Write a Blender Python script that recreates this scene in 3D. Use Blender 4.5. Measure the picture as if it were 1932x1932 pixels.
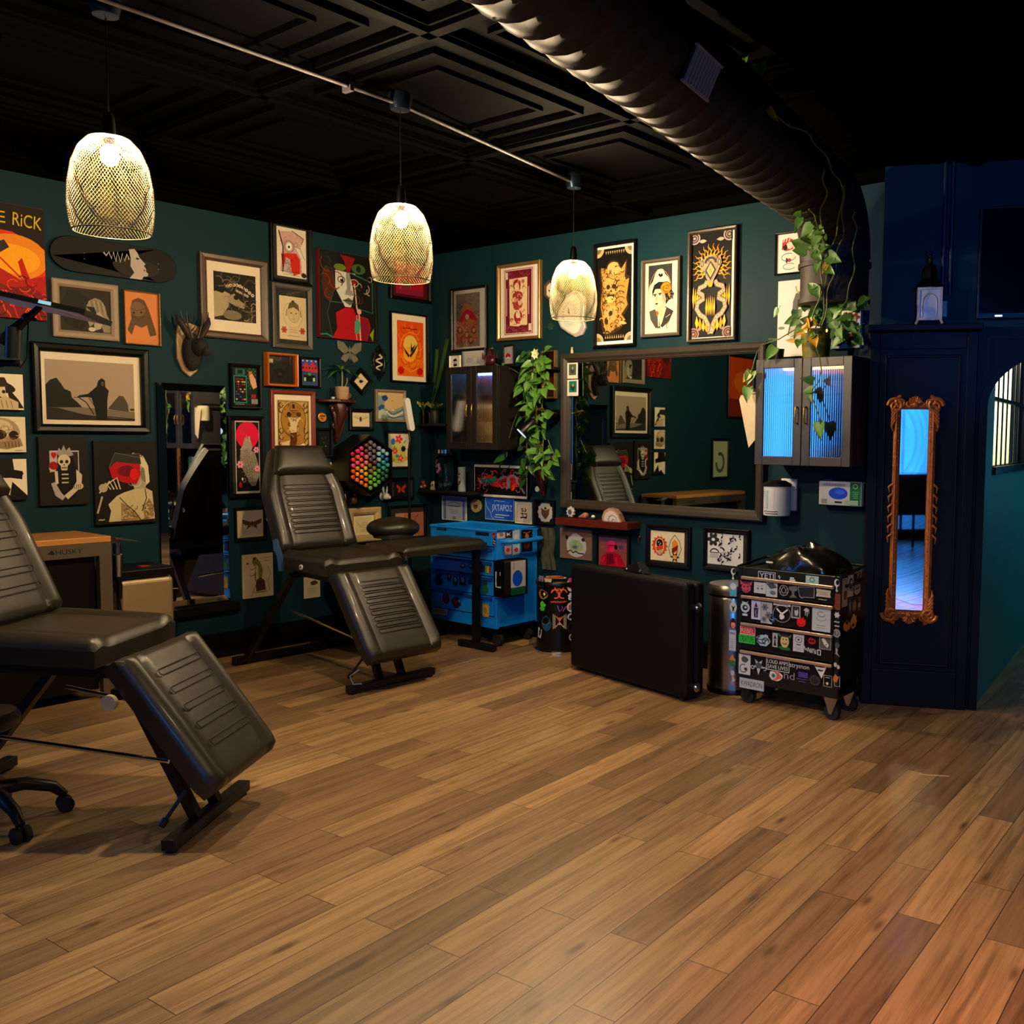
import bpy, bmesh, math, random
from math import sin, cos, pi, sqrt, radians
from mathutils import Vector, Matrix
S = bpy.context.scene
for _o in list(bpy.data.objects):
    bpy.data.objects.remove(_o)
COL = S.collection

# ------------------------------------------------------------------ camera
FPX, YAW, PITCH, ROLL, CX, CY, EYE = 1831.81, radians(127.648), radians(-4.3675), radians(0.5503), 1200.0, 966.0, 1.6
_f = Vector((cos(YAW)*cos(PITCH), sin(YAW)*cos(PITCH), sin(PITCH)))
_r = Vector((sin(YAW), -cos(YAW), 0))
_u = _r.cross(_f)
CR = cos(ROLL)*_r + sin(ROLL)*_u
CU = -sin(ROLL)*_r + cos(ROLL)*_u
cam_data = bpy.data.cameras.new('camera')
cam = bpy.data.objects.new('camera', cam_data)
COL.objects.link(cam)
cam.matrix_world = Matrix(((CR.x, CU.x, -_f.x, 0), (CR.y, CU.y, -_f.y, 0), (CR.z, CU.z, -_f.z, EYE), (0, 0, 0, 1)))
cam_data.sensor_width = 36
cam_data.lens = 36*FPX/1932
cam_data.shift_x = -(CX-966)/1932
cam_data.shift_y = (CY-966)/1932
cam_data.clip_start = 0.05
S.camera = cam

# ------------------------------------------------------------------ world, exposure, lights outside the frame
S.view_settings.view_transform = 'Standard'
S.view_settings.look = 'None'
S.view_settings.exposure = 1.3
S.view_settings.gamma = 1.0
S.view_settings.use_curve_mapping = False
world = bpy.data.worlds.new('world')
S.world = world
world.use_nodes = True
bg = world.node_tree.nodes['Background']
bg.inputs[0].default_value = (0.03, 0.26, 1.0, 1)
bg.inputs[1].default_value = 0.5
try:
    S.cycles.max_bounces = 8
    S.cycles.sample_clamp_indirect = 4.0
    S.cycles.caustics_reflective = False
    S.cycles.caustics_refractive = False
except Exception:
    pass

def light(name, kind, loc, power, color, size=0.1, aim=None, **kw):
    d = bpy.data.lights.new(name, kind)
    d.energy = power
    d.color = color
    if kind == 'AREA':
        d.shape = 'RECTANGLE'
        d.size = size
        d.size_y = kw.get('size_y', size)
    else:
        d.shadow_soft_size = size
    if kind == 'SPOT':
        d.spot_size = kw.get('spot', 1.2)
        d.spot_blend = kw.get('blend', 1.0)
    o = bpy.data.objects.new(name, d)
    COL.objects.link(o)
    o.location = loc
    if aim is not None:
        o.rotation_euler = (Vector(aim)-Vector(loc)).to_track_quat('-Z', 'Y').to_euler()
    return o
WARM = (1.0, 0.74, 0.44)
light('daylight_front_window', 'AREA', (2.35, -3.4, 1.7), 9, (0.03, 0.30, 1.0), 2.0, aim=(0, 5.6, 1.4), size_y=2.2)
light('daylight_high', 'SPOT', (2.35, -3.3, 2.5), 260, (0.03, 0.30, 1.0), 0.4, aim=(0.9, -0.2, 0.2), spot=1.4)
light('daylight_upper', 'SPOT', (2.3, -3.3, 1.6), 420, (0.03, 0.22, 1.0), 0.15, aim=(-1.75, 5.9, 2.75), spot=0.24, blend=0.6)
light('daylight_side_window', 'AREA', (-6.42, -0.95, 1.75), 16, (0.05, 0.32, 1.0), 1.45, aim=(3, -0.6, 1.4), size_y=1.65)
light('floor_fill_right', 'SPOT', (-0.5, 1.9, 2.7), 75, WARM, 0.12, aim=(-0.9, 2.6, 0), spot=2.1, blend=0.8)  # added warm fill for the floor at right, no known fixture
light('floor_fill_behind', 'SPOT', (-1.6, -0.4, 2.8), 34, WARM, 0.12, aim=(-2.0, 1.6, 0), spot=2.2, blend=0.9)  # added weak fill from behind the viewer, not a fixture of the room
light('red_floor_tint', 'SPOT', (0.35, 1.3, 1.0), 75, (1.0, 0.10, 0.07), 0.25, aim=(-0.72, 2.3, 0), spot=1.05)  # added red light to tint the lower right floor; no sign stands there
light('hall_lamp', 'POINT', (-1.0, 7.9, 2.5), 6, (0.45, 1.0, 0.72), 0.15)
light('back_room_lamp', 'POINT', (-2.7, 7.0, 2.4), 60, (1.0, 0.95, 0.75), 0.1)
light('hall_daylight', 'AREA', (-0.9, 8.3, 1.4), 3, (0.08, 0.55, 1.0), 0.8, aim=(-2.2, 7.9, 0.9))

# ------------------------------------------------------------------ placement: rays through the picture onto walls and floor
def ray(x, y):
    return (x-CX)/FPX*CR-(y-CY)/FPX*CU+_f
ORG = Vector((0, 0, EYE))
def onX(x, y, X):
    d = ray(x, y); return ORG+d*(X/d.x)
def onY(x, y, Y):
    d = ray(x, y); return ORG+d*(Y/d.y)
def onZ(x, y, Z):
    d = ray(x, y); return ORG+d*((Z-EYE)/d.z)
XA, YB, ZC = -6.55, 5.6, 3.2
class Wall:
    def __init__(s, p, az):
        s.p = Vector((p[0], p[1], 0)); s.az = radians(az)
        s.r = Vector((cos(s.az), sin(s.az), 0))
        s.n = Vector((sin(s.az), -cos(s.az), 0))
    def hit(s, x, y, off=0.0):
        d = ray(x, y); q = s.p+s.n*off
        return ORG+d*((q-ORG).dot(s.n)/d.dot(s.n))
    def rect(s, b, off=0.0):
        xl, xr, yt, yb = b
        xm, ym = (xl+xr)/2, (yt+yb)/2
        L, R_, T_, B_ = s.hit(xl, ym, off), s.hit(xr, ym, off), s.hit(xm, yt, off), s.hit(xm, yb, off)
        w = (R_-L).dot(s.r); h = T_.z-B_.z
        c = (L+R_)/2-s.n*off; c.z = (T_.z+B_.z)/2
        return c, w, h
    def loc(s, x, y, off=0.0):
        """local (right, up) of a picture point on the wall, from the wall's own origin"""
        q = s.hit(x, y, off)-s.p
        return q.dot(s.r), q.z
WA, WB, WC = Wall((XA, 0), 90), Wall((0, YB), 0), Wall((-2.42, 5.5), 24.6)
WH = Wall((-1.90, 5.86), 98.5)

# ------------------------------------------------------------------ materials
def lin(h):
    if not isinstance(h, str):
        return tuple(h)
    def c(v):
        v /= 255
        return v/12.92 if v <= 0.04045 else ((v+0.055)/1.055)**2.4
    return (c(int(h[0:2], 16)), c(int(h[2:4], 16)), c(int(h[4:6], 16)))
MATS = {}
def mat(name, col='808080', rough=0.5, metal=0.0, coat=0.0, noise=0.12, scale=18.0, bump=0.0, emit=None, es=0.0, spec=0.5, sheen=0.0, grain=None):
    if name in MATS:
        return MATS[name]
    m = bpy.data.materials.new(name)
    m.use_nodes = True
    N, Lk = m.node_tree.nodes, m.node_tree.links
    b = N['Principled BSDF']
    c = lin(col)
    tc = N.new('ShaderNodeTexCoord')
    nz = N.new('ShaderNodeTexNoise')
    nz.inputs['Scale'].default_value = scale
    nz.inputs['Detail'].default_value = 4
    if grain:
        mp = N.new('ShaderNodeMapping'); mp.inputs['Scale'].default_value = grain
        Lk.new(tc.outputs['Object'], mp.inputs[0]); Lk.new(mp.outputs[0], nz.inputs['Vector'])
    else:
        Lk.new(tc.outputs['Object'], nz.inputs['Vector'])
    mx = N.new('ShaderNodeMix'); mx.data_type = 'RGBA'
    mx.inputs[6].default_value = tuple(max(0, v*(1-noise)) for v in c)+(1,)
    mx.inputs[7].default_value = tuple(min(1, v*(1+noise)) for v in c)+(1,)
    Lk.new(nz.outputs['Fac'], mx.inputs[0])
    Lk.new(mx.outputs[2], b.inputs['Base Color'])
    b.inputs['Roughness'].default_value = rough
    b.inputs['Metallic'].default_value = metal
    b.inputs['Specular IOR Level'].default_value = spec
    b.inputs['Coat Weight'].default_value = coat
    b.inputs['Coat Roughness'].default_value = 0.05
    if bump:
        bp = N.new('ShaderNodeBump'); bp.inputs['Strength'].default_value = bump; bp.inputs['Distance'].default_value = 0.01
        Lk.new(nz.outputs['Fac'], bp.inputs['Height']); Lk.new(bp.outputs[0], b.inputs['Normal'])
    if emit:
        b.inputs['Emission Color'].default_value = lin(emit)+(1,)
        b.inputs['Emission Strength'].default_value = es
    MATS[name] = m
    return m
def print_mat(name, rough=0.6, coat=0.0, deep=1.22):
    m = bpy.data.materials.new(name); m.use_nodes = True
    N, Lk = m.node_tree.nodes, m.node_tree.links
    b = N['Principled BSDF']
    a = N.new('ShaderNodeAttribute'); a.attribute_name = 'Col'
    nz = N.new('ShaderNodeTexNoise'); nz.inputs['Scale'].default_value = 90
    mr = N.new('ShaderNodeMapRange'); mr.inputs[3].default_value = 0.9; mr.inputs[4].default_value = 1.15
    Lk.new(nz.outputs['Fac'], mr.inputs[0])
    vm = N.new('ShaderNodeVectorMath'); vm.operation = 'SCALE'
    gm = N.new('ShaderNodeGamma'); gm.inputs[1].default_value = deep
    Lk.new(a.outputs['Color'], gm.inputs[0]); Lk.new(gm.outputs[0], vm.inputs[0]); Lk.new(mr.outputs[0], vm.inputs['Scale'])
    Lk.new(vm.outputs[0], b.inputs['Base Color'])
    b.inputs['Roughness'].default_value = rough
    b.inputs['Specular IOR Level'].default_value = 0.2
    b.inputs['Coat Weight'].default_value = coat
    b.inputs['Coat Roughness'].default_value = 0.04
    return m
PRINT = print_mat('printed_paper')
GLOSSY = print_mat('glossy_sticker_print', 0.35, 0.3, 0.9)
def glass_mat(name, tint=(1, 1, 1), ior=1.45, rough=0.0, amount=1.0):
    m = bpy.data.materials.new(name); m.use_nodes = True
    N, Lk = m.node_tree.nodes, m.node_tree.links
    N.remove(N['Principled BSDF'])
    out = N['Material Output']
    t = N.new('ShaderNodeBsdfTransparent'); t.inputs[0].default_value = tuple(tint)+(1,)
    g = N.new('ShaderNodeBsdfGlossy'); g.inputs['Roughness'].default_value = rough
    fr = N.new('ShaderNodeFresnel'); fr.inputs[0].default_value = ior
    ml = N.new('ShaderNodeMath'); ml.operation = 'MULTIPLY'; ml.inputs[1].default_value = amount
    Lk.new(fr.outputs[0], ml.inputs[0])
    ms = N.new('ShaderNodeMixShader')
    Lk.new(ml.outputs[0], ms.inputs[0]); Lk.new(t.outputs[0], ms.inputs[1]); Lk.new(g.outputs[0], ms.inputs[2])
    Lk.new(ms.outputs[0], out.inputs[0])
    return m
GLASS = glass_mat('picture_glass')

# ------------------------------------------------------------------ mesh building
class MB:
    def __init__(s):
        s.v, s.f, s.c, s.m = [], [], [], []
        s.mi = 0; s.col = (0.5, 0.5, 0.5)
    def add(s, vs, fs):
        n = len(s.v)
        s.v += [tuple(p) for p in vs]
        for q in fs:
            s.f.append([n+i for i in q]); s.c.append(s.col); s.m.append(s.mi)
        return s
    def box(s, x0, y0, z0, x1, y1, z1):
        x0, x1 = min(x0, x1), max(x0, x1); y0, y1 = min(y0, y1), max(y0, y1); z0, z1 = min(z0, z1), max(z0, z1)
        return s.add([(x0, y0, z0), (x1, y0, z0), (x1, y1, z0), (x0, y1, z0), (x0, y0, z1), (x1, y0, z1), (x1, y1, z1), (x0, y1, z1)],
                     [(0, 3, 2, 1), (4, 5, 6, 7), (0, 1, 5, 4), (1, 2, 6, 5), (2, 3, 7, 6), (3, 0, 4, 7)])
    def bar(s, p, q, w, h):
        """square bar from p to q"""
        p, q = Vector(p), Vector(q); d = (q-p).normalized()
        a = Vector((0, 0, 1)) if abs(d.z) < 0.9 else Vector((0, 1, 0))
        x = d.cross(a).normalized()*w/2; y = x.cross(d).normalized()*h/2
        return s.add([p-x-y, p+x-y, p+x+y, p-x+y, q-x-y, q+x-y, q+x+y, q-x+y],
                     [(0, 3, 2, 1), (4, 5, 6, 7), (0, 1, 5, 4), (1, 2, 6, 5), (2, 3, 7, 6), (3, 0, 4, 7)])
    def tube(s, pts, r, n=8, cap=True):
        pts = [Vector(p) for p in pts]; k = len(pts)
        rs = r if isinstance(r, (list, tuple)) else [r]*k
        vs, fs = [], []; prev = None
        for i in range(k):
            d = (pts[min(i+1, k-1)]-pts[max(i-1, 0)])
            d = d.normalized() if d.length > 1e-9 else Vector((0, 0, 1))
            if prev is None:
                a = Vector((0, 0, 1)) if abs(d.z) < 0.9 else Vector((1, 0, 0))
                x = d.cross(a).normalized()
            else:
                x = (prev-d*prev.dot(d)).normalized()
            prev = x; y = d.cross(x)
            for j in range(n):
                t = 2*pi*j/n
                vs.append(pts[i]+(x*cos(t)+y*sin(t))*rs[i])
        for i in range(k-1):
            for j in range(n):
                a, b = i*n+j, i*n+(j+1) % n
                fs.append((a, b, b+n, a+n))
        if cap:
            fs.append(tuple(reversed(range(n)))); fs.append(tuple(range((k-1)*n, k*n)))
        return s.add(vs, fs)
    def cyl(s, p, q, r0, r1=None, n=16):
        return s.tube([p, q], [r0, r0 if r1 is None else r1], n)
    def lathe(s, prof, n=24, c=(0, 0, 0), a0=0.0, a1=2*pi):
        full = abs(a1-a0-2*pi) < 1e-6; m = n if full else n+1
        vs = [(c[0]+r*cos(a0+(a1-a0)*j/n), c[1]+r*sin(a0+(a1-a0)*j/n), c[2]+z) for r, z in prof for j in range(m)]
        fs = []
        for i in range(len(prof)-1):
            for j in range(n):
                a, b = i*m+j, i*m+(j+1) % m
                fs.append((a, b, b+m, a+m))
        return s.add(vs, fs)
    def ell(s, c, r, nu=16, nv=10):
        if not isinstance(r, (list, tuple)): r = (r, r, r)
        prof = [(sin(pi*i/nv), -cos(pi*i/nv)) for i in range(nv+1)]
        n0 = len(s.v)
        s.lathe([(max(a, 1e-4), z) for a, z in prof], nu)
        for i in range(n0, len(s.v)):
            p = s.v[i]; s.v[i] = (c[0]+p[0]*r[0], c[1]+p[1]*r[1], c[2]+p[2]*r[2])
        return s
    def ext(s, pts, y0, y1):
        """polygon in x,z pushed from y0 to y1"""
        n = len(pts)
        vs = [(x, y0, z) for x, z in pts]+[(x, y1, z) for x, z in pts]
        return s.add(vs, [tuple(range(n)), tuple(reversed(range(n, 2*n)))]+[(i, i+n, (i+1) % n+n, (i+1) % n) for i in range(n)])
    def extz(s, pts, z0, z1):
        n = len(pts)
        vs = [(x, y, z0) for x, y in pts]+[(x, y, z1) for x, y in pts]
        return s.add(vs, [tuple(reversed(range(n))), tuple(range(n, 2*n))]+[(i, (i+1) % n, (i+1) % n+n, i+n) for i in range(n)])
    def xf(s, M, start=0):
        for i in range(start, len(s.v)):
            s.v[i] = tuple(M @ Vector(s.v[i]))
        return s
    def build(s, name, m, parent=None, smooth=False, bev=0.0, seg=2, loc=None, rz=None):
        me = bpy.data.meshes.new(name)
        me.from_pydata(s.v, [], s.f)
        ms = m if isinstance(m, (list, tuple)) else [m]
        for q in ms: me.materials.append(q)
        if len(ms) > 1:
            me.polygons.foreach_set('material_index', s.m)
        if any(q in (PRINT, GLOSSY) for q in ms):
            at = me.color_attributes.new('Col', 'FLOAT_COLOR', 'CORNER')
            buf = []
            for q, c in zip(s.f, s.c):
                buf += [c[0], c[1], c[2], 1.0]*len(q)
            at.data.foreach_set('color', buf)
        if smooth:
            me.polygons.foreach_set('use_smooth', [True]*len(me.polygons))
            me.set_sharp_from_angle(angle=radians(50))
        me.update()
        o = bpy.data.objects.new(name, me)
        COL.objects.link(o)
        if parent: o.parent = parent
        if loc is not None: o.location = loc
        if rz is not None: o.rotation_euler = (0, 0, rz)
        if bev:
            md = o.modifiers.new('bevel', 'BEVEL'); md.width = bev; md.segments = seg; md.limit_method = 'ANGLE'; md.angle_limit = radians(40)
        return o
def tag(o, label, cat, group=None, kind=None):
    o['label'] = label; o['category'] = cat
    if group: o['group'] = group
    if kind: o['kind'] = kind
    return o
def thing(name, label, cat, loc=(0, 0, 0), rz=0.0, group=None):
    o = bpy.data.objects.new(name, None); COL.objects.link(o)
    o.empty_display_size = 0.05
    o.location = loc; o.rotation_euler = (0, 0, rz)
    return tag(o, label, cat, group)
def struct(o):
    o['kind'] = 'structure'; return o
def bx(*a):
    return MB().box(*a)

# ------------------------------------------------------------------ lettering as flat polygons
_TX = {}
def text_polys(s):
    if s in _TX: return _TX[s]
    cu = bpy.data.curves.new('lettering', 'FONT'); cu.body = s; cu.resolution_u = 3
    ob = bpy.data.objects.new('lettering', cu); COL.objects.link(ob)
    dg = bpy.context.evaluated_depsgraph_get()
    me = bpy.data.meshes.new_from_object(ob.evaluated_get(dg))
    vs = [(v.co.x, v.co.y) for v in me.vertices]; fs = [tuple(p.vertices) for p in me.polygons]
    bpy.data.objects.remove(ob); bpy.data.curves.remove(cu); bpy.data.meshes.remove(me)
    xs = [v[0] for v in vs]; ys = [v[1] for v in vs]
    x0, x1, y0, y1 = min(xs), max(xs), min(ys), max(ys)
    _TX[s] = ([((x-x0)/(x1-x0)-0.5, (y-y0)/(y1-y0)-0.5) for x, y in vs], fs)
    return _TX[s]

# ------------------------------------------------------------------ flat printed art: x to the right, y downwards, both 0..1 over the sheet
class Art:
    def __init__(s, w, h, y=0.0, cx=0.0, cz=0.0, step=0.00012):
        s.w, s.h, s.y, s.cx, s.cz, s.k, s.step = w, h, y, cx, cz, 0, step
        s.mb = MB(); s.clip = True
    def P(s, x, y):
        return (s.cx+(x-0.5)*s.w, s.y-s.k*s.step, s.cz+(0.5-y)*s.h)
    def face(s, pts):
        if s.clip:
            for ax, lim, sg in ((0, 0, 1), (0, 1, -1), (1, 0, 1), (1, 1, -1)):
                out = []
                for i in range(len(pts)):
                    p, q = pts[i-1], pts[i]; dp, dq = sg*(p[ax]-lim), sg*(q[ax]-lim)
                    if (dp < 0) != (dq < 0):
                        k = dp/(dp-dq); out.append((p[0]+(q[0]-p[0])*k, p[1]+(q[1]-p[1])*k))
                    if dq >= 0: out.append(q)
                pts = out
                if len(pts) < 3: return
        v = [s.P(*p) for p in pts]
        a = sum(v[i][0]*v[(i+1) % len(v)][2]-v[(i+1) % len(v)][0]*v[i][2] for i in range(len(v)))
        if a < 0: v.reverse()
        s.mb.add(v, [tuple(range(len(v)))])
    def p(s, pts, c):
        s.mb.col = lin(c); s.face(pts); s.k += 1; return s
    def r(s, x0, y0, x1, y1, c):
        return s.p([(x0, y0), (x1, y0), (x1, y1), (x0, y1)], c)
    def bg(s, c):
        return s.r(0, 0, 1, 1, c)
    def e(s, x, y, rx, ry, c, n=20, rot=0.0):
        a = s.h/s.w; q = []
        for i in range(n):
            t = 2*pi*i/n; ex, ey = rx*cos(t), ry*a*sin(t)
            q.append((x+ex*cos(rot)-ey*sin(rot), y+(ex*sin(rot)+ey*cos(rot))/a))
        return s.p(q, c)
    def ring(s, x, y, rx, ry, wd, c, n=24):
        return s.l([(x+rx*cos(2*pi*i/n), y+ry*sin(2*pi*i/n)) for i in range(n+1)], wd, c)
    def l(s, pts, wd, c):
        """line of width wd (share of the sheet's width)"""
        a = s.h/s.w; s.mb.col = lin(c)
        q = [Vector((x, y*a)) for x, y in pts]; L, R_ = [], []
        for i in range(len(q)):
            d = q[min(i+1, len(q)-1)]-q[max(i-1, 0)]
            if d.length < 1e-9: d = Vector((1, 0))
            d.normalize(); n = Vector((-d.y, d.x))*wd/2
            L.append(q[i]+n); R_.append(q[i]-n)
        for i in range(len(q)-1):
            s.face([(v.x, v.y/a) for v in (L[i], L[i+1], R_[i+1], R_[i])])
        s.k += 1; return s
    def blob(s, x, y, rx, ry, c, seed=1, n=18, j=0.25):
        rd = random.Random(seed)
        return s.p([(x+rx*cos(2*pi*i/n)*(1-j*rd.random()), y+ry*sin(2*pi*i/n)*(1-j*rd.random())) for i in range(n)], c)
    def star(s, x, y, r0, r1, n, c, rot=0.0):
        a = s.h/s.w
        return s.p([(x+(r0 if i % 2 else r1)*cos(pi*i/n+rot), y+(r0 if i % 2 else r1)*sin(pi*i/n+rot)/a) for i in range(2*n)], c)
    def arc(s, x, y, rx, ry, a0, a1, wd, c, n=12):
        return s.l([(x+rx*cos(radians(a0+(a1-a0)*i/n)), y+ry*sin(radians(a0+(a1-a0)*i/n))) for i in range(n+1)], wd, c)
    def t(s, txt, x, y, w, h, c, rot=0.0):
        vs, fs = text_polys(txt); s.mb.col = lin(c); a = s.h/s.w
        def q(p):
            ex, ey = p[0]*w, -p[1]*h*a
            return (x+ex*cos(rot)-ey*sin(rot), y+(ex*sin(rot)+ey*cos(rot))/a)
        v = [s.P(*q(p)) for p in vs]
        s.mb.add(v, fs); s.k += 1; return s
    def scrib(s, x0, y0, x1, y1, n, wd, c, seed=3):
        """rows of illegible script"""
        rd = random.Random(seed)
        for i in range(n):
            y = y0+(y1-y0)*(i+0.5)/n; x = x0+(x1-x0)*0.15*rd.random(); xe = x1-(x1-x0)*0.2*rd.random()
            k = 14
            s.l([(x+(xe-x)*j/k, y+(y1-y0)/n*0.22*(rd.random()-0.5)) for j in range(k+1)], wd, c)
        return s
    def flower(s, x, y, r, c, c2, n=6, rot=0.0):
        a = s.h/s.w
        for i in range(n):
            t = 2*pi*i/n+rot
            s.e(x+r*0.6*cos(t), y+r*0.6*sin(t)/a, r*0.48, r*0.34/a, c, 10, t)
        return s.e(x, y, r*0.3, r*0.3/a, c2, 10)
    def leafshape(s, x, y, L, wd, rot, c):
        a = s.h/s.w; q = []
        for t, k in ((0, 0), (0.25, 0.8), (0.5, 1), (0.75, 0.65), (1, 0), (0.75, -0.65), (0.5, -1), (0.25, -0.8)):
            ex, ey = t*L, k*wd/2
            q.append((x+ex*cos(rot)-ey*sin(rot), y+(ex*sin(rot)+ey*cos(rot))/a))
        return s.p(q, c)
    def face_(s, x, y, rx, ry, skin, ink, wd=0.012):
        s.e(x, y, rx, ry, skin)
        for k in (-1, 1):
            s.arc(x+k*rx*0.42, y-ry*0.16, rx*0.26, ry*0.1, 190, 350, wd, ink, 6)
            s.e(x+k*rx*0.42, y-ry*0.06, rx*0.16, ry*0.06, ink, 8)
        s.l([(x, y-ry*0.1), (x-rx*0.1, y+ry*0.25), (x+rx*0.1, y+ry*0.27)], wd, ink)
        s.e(x, y+ry*0.52, rx*0.3, ry*0.08, ink, 10)
        return s
    def skull(s, x, y, rx, ry, bone, ink):
        s.e(x, y-ry*0.2, rx, ry*0.75, bone)
        s.p([(x-rx*0.6, y+ry*0.2), (x+rx*0.6, y+ry*0.2), (x+rx*0.45, y+ry), (x-rx*0.45, y+ry)], bone)
        for k in (-1, 1): s.e(x+k*rx*0.42, y-ry*0.05, rx*0.28, ry*0.22, ink, 12)
        s.p([(x, y+ry*0.15), (x-rx*0.14, y+ry*0.4), (x+rx*0.14, y+ry*0.4)], ink)
        s.l([(x-rx*0.42, y+ry*0.68), (x+rx*0.42, y+ry*0.68)], 0.012, ink)
        for k in range(-2, 3): s.l([(x+k*rx*0.16, y+ry*0.55), (x+k*rx*0.16, y+ry*0.85)], 0.008, ink)
        return s
    def curls(s, x0, y0, x1, y1, n, r, wd, c, seed=1):
        """small pen curls inside a box"""
        rd = random.Random(seed); a = s.w/s.h
        for i in range(n):
            x, y, a0 = rd.uniform(x0, x1), rd.uniform(y0, y1), rd.uniform(0, 360); q = r*rd.uniform(.5, 1.2)
            s.arc(x, y, q, q*a, a0, a0+rd.uniform(90, 230), wd, c[i % len(c)] if isinstance(c, list) else c, 6)
        return s
    def done(s, name, parent, m=None):
        return s.mb.build(name, m or PRINT, parent)
# ------------------------------------------------------------------ the room
TEAL = mat('teal_wall_paint', '0c2b33', 0.6, noise=0.06, scale=3, spec=.12, bump=0.02)
BLACKP = mat('black_wall_paint', '04060b', 0.5, noise=0.1, scale=6, spec=.15, bump=0.02)
CEILP = mat('black_ceiling_paint', '020202', 0.7, noise=0.1, scale=8, spec=.014)
DUCTP = mat('black_duct_paint', '241d17', 0.55, noise=0.2, scale=5, bump=0.03, spec=.3)
BLACK = mat('black_lacquer', '060607', 0.35, noise=0.15, spec=.3)
BLKWOOD = mat('black_stained_wood', '15130f', 0.4, noise=0.3, grain=(4, 4, 60), scale=2)
GREYWOOD = mat('dark_grey_stained_wood', '4a4238', 0.45, noise=0.2, scale=4, grain=(20, 20, 3))
STEEL = mat('brushed_steel', '9a948a', 0.28, 1.0, noise=0.1, scale=6, grain=(60, 60, 2))
CHROME = mat('chrome', 'd8d8d8', 0.12, 1.0, noise=0.03)
BRASS = mat('brushed_brass', 'd9a441', 0.25, 1.0, noise=0.06)
BLKMETAL = mat('black_powder_coated_steel', '0c0c0d', 0.4, 0.3, noise=0.1)
RUBBER = mat('black_rubber', '0a0a0a', 0.7, noise=0.1)
WHITE = mat('white_plastic', 'd9d6cc', 0.4, noise=0.04)

fm = bpy.data.materials.new('wood_plank_floor'); fm.use_nodes = True
N, Lk = fm.node_tree.nodes, fm.node_tree.links
B_ = N['Principled BSDF']
tc = N.new('ShaderNodeTexCoord')
mp = N.new('ShaderNodeMapping'); mp.inputs['Rotation'].default_value = (0, 0, radians(86)); Lk.new(tc.outputs['Object'], mp.inputs[0])
bk = N.new('ShaderNodeTexBrick')
bk.offset = 0.37; bk.offset_frequency = 2; bk.squash = 1
for k, v in (('Scale', 1.0), ('Brick Width', 1.05), ('Row Height', 0.145), ('Mortar Size', 0.0016), ('Mortar Smooth', 0.1), ('Bias', 0.0)):
    bk.inputs[k].default_value = v
bk.inputs['Color1'].default_value = (0, 0, 0, 1); bk.inputs['Color2'].default_value = (1, 1, 1, 1); bk.inputs['Mortar'].default_value = (0.5, 0.5, 0.5, 1)
Lk.new(mp.outputs[0], bk.inputs['Vector'])
rp = N.new('ShaderNodeValToRGB')
rp.color_ramp.elements[0].color = lin('765d42')+(1,); rp.color_ramp.elements[1].color = lin('ab885c')+(1,)
for p_, c_ in ((0.3, '85684a'), (0.5, '997a54'), (0.75, '8f7550')):
    e_ = rp.color_ramp.elements.new(p_); e_.color = lin(c_)+(1,)
Lk.new(bk.outputs['Color'], rp.inputs[0])
# each plank gets its own stretch of grain
sx = N.new('ShaderNodeVectorMath'); sx.operation = 'MULTIPLY_ADD'
sx.inputs[1].default_value = (7.3, 3.1, 5.7); Lk.new(bk.outputs['Color'], sx.inputs[0]); Lk.new(mp.outputs[0], sx.inputs[2])
m2 = N.new('ShaderNodeMapping'); m2.inputs['Scale'].default_value = (1.1, 19, 1); Lk.new(sx.outputs[0], m2.inputs[0])
g1 = N.new('ShaderNodeTexNoise'); g1.inputs['Scale'].default_value = 1.6; g1.inputs['Detail'].default_value = 9; g1.inputs['Roughness'].default_value = 0.7; g1.inputs['Distortion'].default_value = 0.35
Lk.new(m2.outputs[0], g1.inputs['Vector'])
r1 = N.new('ShaderNodeValToRGB'); r1.color_ramp.elements[0].position = 0.34; r1.color_ramp.elements[0].color = (0.40, 0.34, 0.30, 1); r1.color_ramp.elements[1].position = 0.58; r1.color_ramp.elements[1].color = (1.08, 1.05, 1.0, 1)
Lk.new(g1.outputs['Fac'], r1.inputs[0])
mu = N.new('ShaderNodeMix'); mu.data_type = 'RGBA'; mu.blend_type = 'MULTIPLY'; mu.inputs[0].default_value = 0.85
Lk.new(rp.outputs[0], mu.inputs[6]); Lk.new(r1.outputs[0], mu.inputs[7])
m3 = N.new('ShaderNodeMapping'); m3.inputs['Scale'].default_value = (2.2, 7.5, 1); Lk.new(sx.outputs[0], m3.inputs[0])
vo = N.new('ShaderNodeTexVoronoi'); vo.inputs['Scale'].default_value = 1.0; Lk.new(m3.outputs[0], vo.inputs['Vector'])
r2 = N.new('ShaderNodeValToRGB'); r2.color_ramp.elements[0].position = 0.05; r2.color_ramp.elements[0].color = (0.25, 0.18, 0.13, 1); r2.color_ramp.elements[1].position = 0.15; r2.color_ramp.elements[1].color = (1, 1, 1, 1)
Lk.new(vo.outputs['Distance'], r2.inputs[0])
mk = N.new('ShaderNodeMix'); mk.data_type = 'RGBA'; mk.blend_type = 'MULTIPLY'; mk.inputs[0].default_value = 0.8
Lk.new(mu.outputs[2], mk.inputs[6]); Lk.new(r2.outputs[0], mk.inputs[7])
mg = N.new('ShaderNodeMix'); mg.data_type = 'RGBA'; mg.inputs[7].default_value = lin('2c1f14')+(1,)
Lk.new(bk.outputs['Fac'], mg.inputs[0]); Lk.new(mk.outputs[2], mg.inputs[6]); Lk.new(mg.outputs[2], B_.inputs['Base Color'])
B_.inputs['Roughness'].default_value = 0.4
B_.inputs['Specular IOR Level'].default_value = 0.5
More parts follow.
